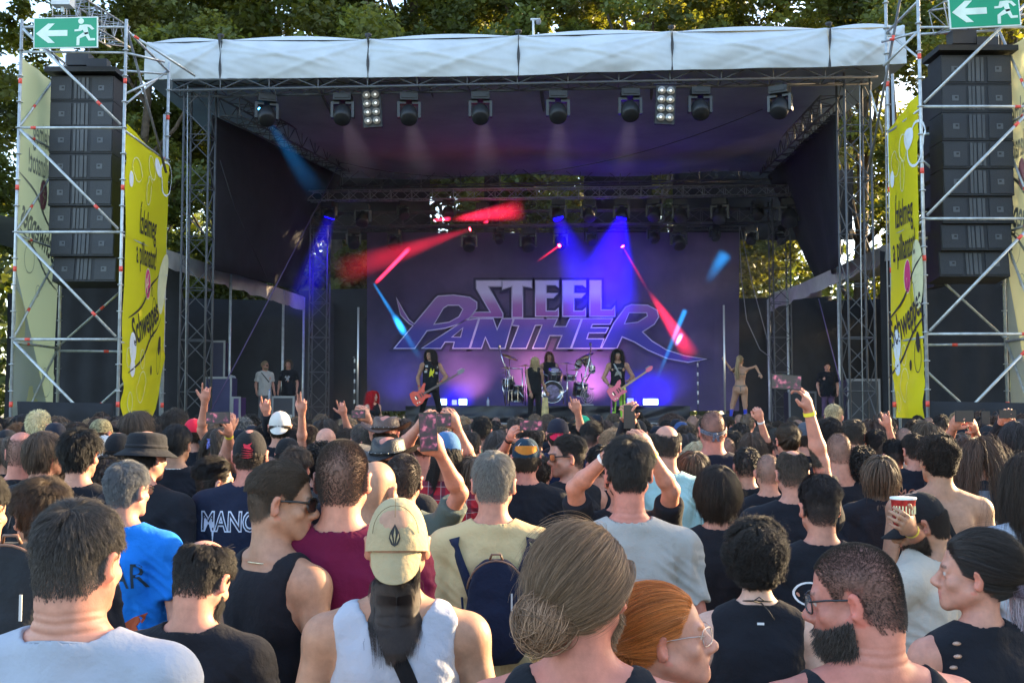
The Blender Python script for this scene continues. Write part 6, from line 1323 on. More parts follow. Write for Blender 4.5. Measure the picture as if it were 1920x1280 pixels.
def backpack(px, py, Y, sc, col, lab):
    p = P(px, py, Y); c = Vector((0, 0, 0)); r = empty('backpack', p, 0, lab, 'backpack'); r.scale = (sc, sc, sc * .96)
    G = Field(); G.loft([-.24, -.2, -.05, .1, .2, .245], [.10, .128, .135, .128, .10, .05], [.06, .075, .08, .07, .05, .03], [0, 0, 0, 0, .012, .02], k=.02, res=.011); G.ell((0, -.065, -.09), (.10, .035, .12), k=.02, res=.011)
    V, F = G.mesh(); V = relax(V, F, 2); V = V + vnormals(V, F) * ((vnoise(V * 14) - .5) * .014)[:, None]; me = np_mesh('pack_body', V + np.array(c), F); me.materials.append(cloth_mat(col)); link('pack_body', me, r, inv=False)
    for z, w_ in ((.02, .12), ): mb = MB(); mb.path([c + Vector((x, -.085 + abs(x) * .22, z - .03 + .0 * x)) for x in [-.11 + .022 * k for k in range(11)]], .0028, 5); lb2(mb, 'zip', mat('zip_black', (.006, .006, .01), rough=.4), r)
    mb = MB(); mb.path([c + Vector((.132 * math.sin(a), -.035 - .015 * math.cos(a), .10 + .145 * math.cos(a))) for a in [R(-85 + 170 * k / 16) for k in range(17)]], .0045, 6); lb2(mb, 'piping', mat('brown_leather', (.18, .09, .055), rough=.5), r)
    mb = MB(); mb.path([c + Vector((-.03, .0, .24)), c + Vector((-.02, -.01, .27)), c + Vector((.02, -.01, .27)), c + Vector((.03, 0, .24))], .006, 6); lb2(mb, 'grab_handle', mat('brown_leather', (.18, .09, .055)), r)
    for s_ in (-1, 1): mb = MB(); mb.path([c + Vector((s_ * .11, .02, -.18)), c + Vector((s_ * .15, .05, -.05)), c + Vector((s_ * .16, .1, .05))], .006, 5); lb2(mb, 'lower_strap', cloth_mat(T_NV), r)
    mb = MB(); mb.b2(c + Vector((.068, -.093, .02)), c + Vector((.076, -.089, .10))); lb2(mb, 'reflective_strip', mat('refl', (.5, .5, .5), rough=.3), r)
backpack(930, 1146, 4.05, .80, (.010, .014, .034), 'dark navy backpack with brown piping on the back of the sand yellow t-shirt')
backpack(18, 1165, 2.75, .82, (.022, .024, .028), 'grey black backpack at the lower left edge')
def f7(i):
    H = i['H']; b = bun_strands(H, (-.042, -.118, -.058), .05, 2600, i['rs']); build_curves('hair_bun', b, .0006 * np.ones(12), hair_mat((.24, .14, .085)), i['root'])
    b = bun_strands(H, (-.065, -.112, -.075), .036, 900, i['rs']); build_curves('hair_bun', b, .0006 * np.ones(12), hair_mat((.16, .10, .07)), i['root'])
    m = MB(); m.path([(math.sin(t) * .083, -.028 - math.cos(t) * .083, 1.475 + .012 * math.cos(t)) for t in [k * 6.28 / 28 for k in range(29)]], .0022, 5); local_part(i, m, 'necklace', mat('bead_chain', (.16, .09, .08), rough=.4, var=.5, vscale=300))
pr(1090, 986, 2.12, -24, 'tied', (.19, .115, .068), 'tank', T_BK, 'red', 'man with brown hair tied in a bun and beaded necklace, bottom centre', pitch=3, body=-6, beard=.8, sw=1.02, fat=.15, hs=dict(len=.18, to=(-.04, -.11, -.035), lift=.03, off=.006, clumps=22), x=f7, neck=.058)
def f8(i):
    glasses(i, (.45, .38, .36), dark=False, thin=True); m = MB(); m.path([(-.0865 + .0 * t, -.02 + .006 * math.sin(t), -.006 + .006 * math.cos(t)) for t in [k * .7 for k in range(8)]], .001, 4); local_part(i, m, 'earring', mat('silver', (.7, .7, .7), rough=.2, metal=1), head=True)
    b = bun_strands(i['H'], (0, -.118, -.045), .036, 1300, i['rs']); build_curves('hair_bun', b, .0006 * np.ones(12), hair_mat(GI), i['root'])
    mm = MB(); mm.box((0, .0885, -.0705), (.013, .003, .0028)); local_part(i, mm, 'teeth', mat('teeth', (.7, .65, .58), rough=.3, var=0), head=True)
pr(1248, 1095, 2.32, -97, 'tied', GI, 'tank', (.05, .05, .06), 'pink', 'red haired woman with thin glasses laughing in profile to the right', pitch=-7, body=-25, fem=1, sw=1.05, hs=dict(len=.17, to=(0, -.115, .0), lift=.02, off=.005, clumps=24, line=.004, mouth=1), x=f8, loc=None)
def f9(i):
    m = MB()
    for dz, r_ in ((.0, .058), (-.016, .064)): m.path([(math.sin(t) * r_, -.03 - math.cos(t) * r_, 1.515 + dz + .012 * math.cos(t)) for t in [k * 6.28 / 24 for k in range(25)]], .0028, 5)
    m.path([(.01, -.09, 1.52), (.03, -.12, 1.50), (.05, -.13, 1.47)], .0025, 5); m.path([(.01, -.09, 1.52), (-.02, -.115, 1.53), (.0, -.12, 1.545), (.02, -.10, 1.53)], .0025, 5); local_part(i, m, 'choker', mat('black_cord', (.01, .01, .012), rough=.7))
    mb = MB(); mb.box((0, 0, 0), (.012, .001, .004)); p = on_shirt(i, .005, 1.452, .002); mb.v = [tuple(Vector(v) + p) for v in mb.v]; local_part(i, mb, 'label_tag', mat('tag_white', (.7, .7, .7)), parent=i['shirt'])
    m = MB(); m.path([(-.079, -.012, -.045), (-.081, -.012, -.06), (-.079, -.012, -.068)], .0012, 4); local_part(i, m, 'earring', mat('silver', (.7, .7, .7), rough=.2, metal=1), head=True)
pr(1416, 960, 3.4, -10, 'curly', (.022, .018, .018), 'vest', T_BK, 'pale', 'person with short black curls, black cord choker and sleeveless black top', body=-8, sw=.92, hs=dict(len=.058), x=f9, neck=.048)
def f10(i):
    glasses(i, (.05, .05, .055), dark=False, thin=False); s = [Vector((.085, .02, 1.48)), Vector((.088, -.05, 1.475)), Vector((.09, -.10, 1.43)), Vector((.092, -.125, 1.36)), Vector((.095, -.13, 1.28))]; strap(i, s, .016, (.03, .03, .033), 'bag_strap')
pr(1618, 1013, 2.3, 66, 'buzz', (.055, .042, .035), 'strap', T_BK, 'red', 'bearded man with shaved head and glasses looking left, sunburnt shoulders', pitch=8, body=8, beard=.95, fat=.55, sw=1.14, neck=.068, creases=.6, hs=dict(len=.005, recede=.5), x=f10)
def f11(i):
    b = bun_strands(i['H'], (.028, -.135, -.015), .043, 2600, i['rs']); build_curves('hair_bun', b, .0006 * np.ones(12), hair_mat((.22, .18, .25)), i['root'])
    n = 260; rs = i['rs']; k = 9; st = np.array([.035, -.14, -.045]) + rs.randn(n, 3) * .012; t = np.linspace(0, 1, k)[None, :, None]; w_ = rs.randn(n, 1, 3) * .016; pt = st[:, None] + t * np.array([.02, -.015, -.16]) * (0.5 + rs.rand(n, 1, 1)) + w_ * np.sin(t * 4) * .8
    build_curves('loose_strands', i['H'].w(pt.reshape(-1, 3)).reshape(n, k, 3), .0006 * np.ones(k), hair_mat((.38, .33, .38)), i['root'])
    for q in range(5): m = MB(); p = Vector((-.13 - .006 * q, -.055 - .012 * (q % 2), 1.468 - .035 * q)); m.lathe([(.0, 0), (.011, .001), (.0, .002)], c=p + Vector((0, -.04, 0)), n=8, rot=Matrix.Rotation(R(70), 3, 'X'), sx=1.4, sy=.6); local_part(i, m, 'cut_out', mat('skin_spot', (.5, .32, .24)), parent=i['shirt'])
pr(1824, 998, 3.0, 70, 'tied', (.026, .02, .018), 'vest', T_BK, 'pink', 'dark haired woman with a lilac grey bun at the right edge, face turned left', body=12, pitch=-2, fem=1, sw=1.08, hs=dict(len=.19, to=(.02, -.12, -.005), lift=.03, off=.008, clumps=26), x=f11)
pr(1178, 826, 4.05, -2, 'short', (.032, .028, .027), 'tee', (.34, .33, .31), 'red', 'man with thick dark grey hair and long neck in pale grey t-shirt at centre', hs=dict(len=.036), dz=.03, neck=.055, sw=1.06, creases=.4)
# ---------------- second rows
pr(1345, 864, 4.6, 8, 'mid', (.022, .015, .012), 'tee', T_BK, 'pink', 'man in plain black t-shirt with sunlit wavy dark hair over his ears', hs=dict(len=.09, clumps=36), sw=1.0)
def f14(i): print_on(i, 'N', cx=-.02, cz=1.33, size=.12, col=(.75, .75, .76), sx=1.1, shear=.3); print_on(i, cx=-.075, cz=1.31, size=.05, col=(.75, .75, .76), polys=[[(1.3 * math.cos(a) - .1, 1.0 * math.sin(a)), (1.3 * math.cos(a + .3) - .1, 1.0 * math.sin(a + .3)), (1.12 * math.cos(a + .3) - .1, .85 * math.sin(a + .3)), (1.12 * math.cos(a) - .1, .85 * math.sin(a))] for a in [1.2 + .3 * k for k in range(14)]])
pr(1535, 886, 4.3, 6, 'fade', (.03, .022, .018), 'tee', T_BK, 'pink', 'man with faded dark hair and a white script letter on his black t-shirt', x=f14)
def f15(i):
    s = [Vector((x, y, z)) for x, y, z in ((-.055, -.075, 1.475), (-.03, -.125, 1.42), (0, -.142, 1.34), (.04, -.147, 1.25), (.08, -.145, 1.15), (.11, -.135, 1.05))]; strap(i, s, .014, (.012, .012, .014), 'crossbody_strap')
pr(1757, 803, 5.0, 12, 'curly', (.022, .016, .013), 'none', T_BK, 'tan', 'shirtless man with short sunlit curls and a thin black shoulder strap', body=-4, fat=.25, sw=1.12, hs=dict(len=.032), x=f15)
def f16(i): cap_hat(i, (.012, .012, .014), ext=.07, droop=.03, drop=-12, tilt=-4)
i16 = pr(1737, 915, 3.95, 78, 'crop', DB, 'tee', (.42, .38, .33), 'tan', 'bearded man in black cap and cream t-shirt looking down at his cup', body=40, pitch=20, beard=.8, hs=dict(hat=.01), x=f16, world_arms=((-1, (1712, 1070, 3.9), (1700, 985, 3.75), 'phone', (0, 1, 0)),))
wristband(i16, -1, (.75, .65, .05))
def cup():
    p = P(1694, 960, 3.78); r = empty('drink_cup', p, 0, 'red and white paper cup held by the man in the black cap', 'cup'); mb = MB(); mb.lathe([(.031, -.055), (.041, .045), (.0435, .047), (.0435, .051), (.039, .051), (.03, -.05)], c=p, n=20); mb.build('cup_body', mat('cup_red', (.45, .03, .03), rough=.5, var=.5, vscale=60), r); mb = MB(); mb.lathe([(.0435, .044), (.0445, .048), (.0435, .052)], c=p, n=20); mb.build('cup_rim', M_WH, r)
    for k in range(9): a = R(200 + 16 * k); mb = MB(); mb.box(p + Vector((.0385 * math.cos(a), .0385 * math.sin(a), .01)), (.002, .002, .014)); mb.build('cup_lettering', M_OUT, r)
cup()
pr(1950, 835, 4.2, 20, 'longcurl', DB, 'tee', (.42, .45, .52), 'pink', 'person with long dark curls and loose white t-shirt cut by the right edge', sw=1.1, fat=.4, hs=dict(len=.30))
def f18(i): glasses(i, (.03, .03, .03), dark=False); print_on(i, 'AR', cx=.085, cz=1.30, size=.15, col=(.01, .03, .05), sx=.75, shear=-.1); print_on(i, cx=.10, cz=1.10, size=.06, col=(.4, .07, .02), polys=[[(-.8, 0), (0, .5), (.9, .8), (.6, .1), (.2, -.1), (.5, -.6), (.1, -1.6), (-.1, -.6)]])
pr(240, 857, 4.55, -22, 'short', (.13, .135, .145), 'tee', (.01, .17, .62), 'pink', 'grey haired man with glasses in a bright blue t-shirt', body=-8, fat=.2, hs=dict(len=.024), x=f18)
def f19(i):
    cap_hat(i, (.012, .012, .014), back=False, button=False, tilt=-14, bcol=(.2, .01, .02)); q = MB(); f = lambda u, v, t: Vector((u, -.012 - .108 * math.sqrt(max(.02, 1 - (u / .09) ** 2)) * math.cos(min(1.4, max(0, v + .0) * 11)) ** .8 - t, v))
    for a0 in range(5): q.prism([(-.028 + .0 * a0, -.012 + .012 * a0), (.005, -.016 + .011 * a0), (.03, -.008 + .008 * a0), (.005, -.011 + .011 * a0)], f, .002, .004)
    q.prism([(-.02, .05), (.0, .075), (.022, .058), (.012, .045), (.02, .03), (-.012, .032)], f, .002, .004); local_part(i, q, 'cap_embroidery', mat('embroidery_red', (.55, .01, .03), rough=.7), head=True)
    m = text_mesh('MANO', .13, 0, .72, offset=.006); print_on(i, mesh=m, cx=-.075, cz=1.335, size=.03, col=(.5, .52, .62)); m = text_mesh('MANO', .13, 0, .72, offset=-.0012); o = print_on(i, mesh=m, cx=-.075, cz=1.335, size=.03, col=(.012, .014, .03), name='print_inner'); o.location = (0, -.002, 0)
    print_on(i, cx=-.155, cz=1.29, size=.05, col=(.5, .52, .62), polys=[[(-.25, 1.2), (.15, 1.2), (0, -1.6)]])
pr(470, 797, 4.9, 6, 'short', DB, 'tee', (.012, .016, .035), 'red', 'man in black and red cap and dark t-shirt with white outlined letters', body=4, fat=.45, sw=1.15, hs=dict(hat=.0), x=f19)
def bucket(i, col, leather=False):
    mb = MB(); mb.lathe([(0, .095), (.05, .094), (.078, .085), (.086, .07), (.089, .035), (.092, .012), (.115, -.004), (.138, -.02), (.139, -.024), (.11, -.012), (.088, .004)], c=(0, -.012, .02), n=30, sy=1.18); o = local_part(i, mb, 'bucket_hat', cloth_mat(col), head=True); mb = MB(); mb.lathe([(.0925, .018), (.0935, .026), (.0905, .034)], c=(0, -.012, .02), n=30, sy=1.18); local_part(i, mb, 'hat_band', cloth_mat((.02, .02, .024)), head=True, parent=o)
def f20(i):
    bucket(i, (.014, .015, .019)); strap(i, [on_shirt(i, x, z, .006) for x, z in ((-.06, 1.46), (-.08, 1.44), (-.12, 1.36))], .014, (.6, .22, .4), 'pink_strap'); print_on(i, 'R.', cx=.01, cz=1.36, size=.10, col=(.55, .38, .08), shear=.3); print_on(i, '2001', cx=-.02, cz=1.28, size=.035, col=(.4, .4, .42), rot=-12)
pr(275, 806, 5.4, -28, 'crop', BK, 'tee', T_BK, 'pink', 'person in black bucket hat with a pink strap and gold print on black shirt', body=-15, pitch=4, sw=1.05, hs=dict(hat=.0), x=f20)
pr(153, 800, 4.95, -6, 'messy', (.013, .011, .010), 'tee', T_BK, 'pink', 'tall man with thick black hair and black t-shirt behind the stout man', body=-4, hs=dict(len=.05))
def f22(i): strap(i, [on_shirt(i, x, z, .005) for x, z in ((-.05, 1.44), (-.09, 1.36), (-.13, 1.26))], .005, (.3, .22, .2), 'thin_strap')
pr(85, 802, 5.4, -32, 'mid', (.085, .056, .04), 'tee', T_BK, 'pink', 'brown haired man in black t-shirt turned slightly right near the left edge', body=-12, hs=dict(len=.075), beard=.5, x=f22)
pr(43, 808, 6.4, 10, 'buzz', (.10, .075, .06), 'tee', T_BK, 'red', 'balding man in black t-shirt close to the left edge', fat=.5, sw=1.1, neck=.064, hs=dict(len=.004, bald=.06))
def f24(i): m = MB(); m.path([(math.sin(t) * .077, -.022 - math.cos(t) * .077, 1.50 + .008 * math.cos(t)) for t in [k * 6.28 / 24 for k in range(25)]], .0035, 5); local_part(i, m, 'necklace', mat('pearl_beads', (.6, .57, .52), rough=.4, var=.4, vscale=200))
pr(333, 796, 6.3, -8, 'back', (.018, .016, .016), 'tee', T_BK, 'tan', 'man with swept back black hair and white bead necklace', hs=dict(len=.07), x=f24, sw=1.05)
pr(403, 856, 5.0, -58, 'fade', (.016, .015, .015), 'tee', (.012, .014, .022), 'pale', 'man with combed black hair and shaved sides facing right, dark shirt', body=-20, hs=dict(len=.06), beard=.45)
pr(83, 890, 3.6, 42, 'messy', (.06, .04, .026), 'tee', (.016, .018, .024), 'tan', 'man with tousled brown hair looking left behind the stout man', body=14, hs=dict(len=.045), fat=.2)
pr(-42, 850, 3.3, -10, 'short', BK, 'tee', (.03, .034, .04), 'tan', 'person in patterned dark t-shirt mostly cut off by the left edge', hgt=1.70, sw=1.1)
i28 = pr(757, 850, 4.9, -2, 'crop', (.03, .022, .017), 'tee', (.085, .11, .10), 'pink', 'man with cropped dark hair in grey green t-shirt filming with raised arm', sw=1.02, hs=dict(len=.012),
   world_arms=((1, (862, 925, 4.75), (824, 848, 4.6), 'phone', (-.5, .9, 0)),))
phone(803, 809, 4.52, .074, .16, 'tall black phone held upright by the man in the grey green t-shirt', tilt=-3)
pr(706, 862, 4.3, -25, 'none', BR, 'tee', (.05, .05, .06), 'tan', 'bald man lit by the sun, half hidden behind the maroon shirt', body=-10, hs=None)
def hat_leather(i, col, tilt=0, yawo=0):
    mb = MB(); mb.lathe([(0, .088), (.04, .095), (.068, .098), (.080, .085), (.086, .05), (.092, .02), (.093, .012)], c=(0, -.012, .02), n=30, sy=1.18); mb.v = [(x, y, z - .028 * math.exp(-(x / .028) ** 2) * (1 if z > .09 else 0)) for x, y, z in mb.v]; o = local_part(i, mb, 'leather_hat', cloth_mat(col, 'leather'), head=True)
    mb = MB()
    for sd in (0, 1): mb.grid(lambda u, v, sd=sd: Vector((math.sin(u * 6.2832) * (.088 + .075 * v), -.012 + math.cos(u * 6.2832) * (.104 + .07 * v), .034 + .05 * v * v * abs(math.sin(u * 6.2832)) ** 1.5 - .02 * v * abs(math.cos(u * 6.2832)) - sd * .003)), 48, 6)
    local_part(i, mb, 'hat_brim', cloth_mat(col, 'leather'), head=True, parent=o); mb = MB(); mb.lathe([(.0945, .018), (.0955, .026), (.0935, .034)], c=(0, -.012, .02), n=30, sy=1.18); local_part(i, mb, 'hat_band', cloth_mat(tuple(c * .5 for c in col), 'leather'), head=True, parent=o)
    for k in range(7): mb = MB(); a = R(200 + k * 20); mb.lathe([(0, 0), (.005, .001), (0, .003)], c=(.0955 * math.cos(a), -.012 + .113 * math.sin(a), .046), n=6); local_part(i, mb, 'stud', mat('stud_metal', (.5, .5, .5), rough=.3, metal=.9), head=True, parent=o)
pr(729, 817, 5.6, -20, 'crop', DB, 'tee', T_BK, 'red', 'person in a wide black leather hat with studs left of the upright phone', hs=dict(hat=.0), x=lambda i: hat_leather(i, (.018, .017, .018)), pitch=-4)
pr(724, 778, 7.4, -10, 'crop', DB, 'tee', T_BK, 'red', 'person in a battered brown leather hat behind the black hat', hs=dict(hat=.0), x=lambda i: hat_leather(i, (.09, .048, .035)))
pr(797, 792, 6.9, 0, 'crop', DB, 'none', T_BK, 'pink', 'shirtless man filming the stage with both arms raised', sw=1.12, fat=.35, arm=1.15,
   world_arms=((-1, (752, 842, 6.7), (789, 795, 6.5), 'phone', (.6, .8, 0)), (1, (880, 858, 6.6), (856, 800, 6.5), 'phone', (-.6, .8, 0))))
phone(822, 787, 6.38, .15, .075, 'black phone held sideways by the shirtless man')
def f31(i): cap_hat(i, (.05, .13, .28), back=True, drop=-30, ext=.0, tilt=0); band(i, (.5, .01, .02), z=.0, tilt=24, h=.035); 
pr(838, 800, 5.5, 4, 'long', (.014, .012, .012), 'long', (.22, .015, .02), 'pink', 'long black haired person in red tartan shirt, blue cap and red bandana', hs=dict(len=.2, hat=.02), x=lambda i: (f31(i), i['shirt'].data.materials.clear(), i['shirt'].data.materials.append(tartan())), sw=1.0)
def f32(i):
    o = cap_hat(i, (.008, .028, .05), back=True, drop=66, ext=.075, droop=.035, bcol=(.62, .25, .05), tilt=-6); q = MB(); f = lambda u, v, t: Vector((u, -.012 - .107 * math.sqrt(max(.02, 1 - (u / .09) ** 2)) * math.cos(min(1.4, max(0, v) * 11)) ** .8 - t, v)); q.prism([(-.05, .072), (-.03, .092), (0, .10), (.03, .092), (.05, .072), (.0, .045)], f, .002, .0035); local_part(i, q, 'white_patch', mat('cap_white', (.7, .72, .74), rough=.8), head=True, parent=o)
pr(986, 818, 6.3, 0, 'crop', DB, 'tee', T_BK, 'red', 'person in navy and white cap with orange bill flipped up', hs=dict(hat=.0), x=f32)
pr(1066, 812, 5.75, 98, 'fade', (.022, .018, .018), 'vest', T_BK, 'pink', 'stern man in large dark sunglasses and black vest facing left', body=28, sw=1.1, fat=.2, x=lambda i: glasses(i), beard=.3)
def f37(i): print_on(i, 'Motörhead', cx=-.03, cz=1.30, size=.085, col=(.6, .6, .62), sx=.75); print_on(i, 'NY', cx=.14, cz=1.30, size=.13, col=(.3, .17, .09), sx=.8, rot=-10); wristband(i, 1, (.75, .7, .1)); wristband(i, -1, (.65, .66, .66), name='wristwatch', r=.034)
pr(1168, 838, 4.85, -3, 'short', BK, 'tee', T_BK, 'pink', 'man in black band t-shirt holding both arms up, hidden behind the dark grey haired man', sw=1.12, fat=.2, x=f37,
   world_arms=((-1, (1080, 945, 4.75), (1126, 868, 4.6), 'phone', (.6, .8, 0)), (1, (1258, 925, 4.7), (1226, 862, 4.6), 'phone', (-.6, .8, 0))))
i38 = pr(1484, 836, 5.5, 0, 'short', (.055, .04, .03), 'tee', T_BK, 'pink', 'man with shaved sides and thinning sunlit top, filming with his right arm high', hs=dict(len=.02, bald=.03), sw=1.1, fat=.25, arm=1.1, world_arms=((1, (1536, 850, 5.45), (1512, 750, 5.4), 'phone', (-.8, .6, 0)),))
wristband(i38, 1, (.8, .7, .05), r=.033)
phone(1474, 716, 5.3, .145, .073, 'phone held high above the crowd showing the pink lit stage', tilt=4)
pr(1571, 810, 6.9, 0, 'buzz', (.05, .035, .028), 'tank', T_BK, 'pink', 'broad man with buzz cut and black tank top right of the high arm', sw=1.14, fat=.45, arm=1.2, neck=.066)
pr(1335, 769, 7.4, 0, 'buzz', (.05, .04, .033), 'tee', (.014, .015, .026), 'red', 'tall man in black t-shirt with a patterned bandana knotted behind his head', sw=1.2, fat=.4, neck=.062, x=lambda i: (band(i, (.2, .22, .3), z=.012, tilt=20, pat=paisley()), print_on(i, '73', cx=.16, cz=1.19, size=.06, col=(.7, .7, .7)), print_on(i, 'XPO', cx=.15, cz=1.12, size=.07, col=(.7, .7, .7), rot=25)))
pr(1249, 797, 6.0, 0, 'short', (.04, .03, .026), 'tee', (.32, .50, .50), 'pink', 'balding dark haired man in a mint green t-shirt', sw=1.08, hs=dict(len=.025, bald=.075), dz=.02)
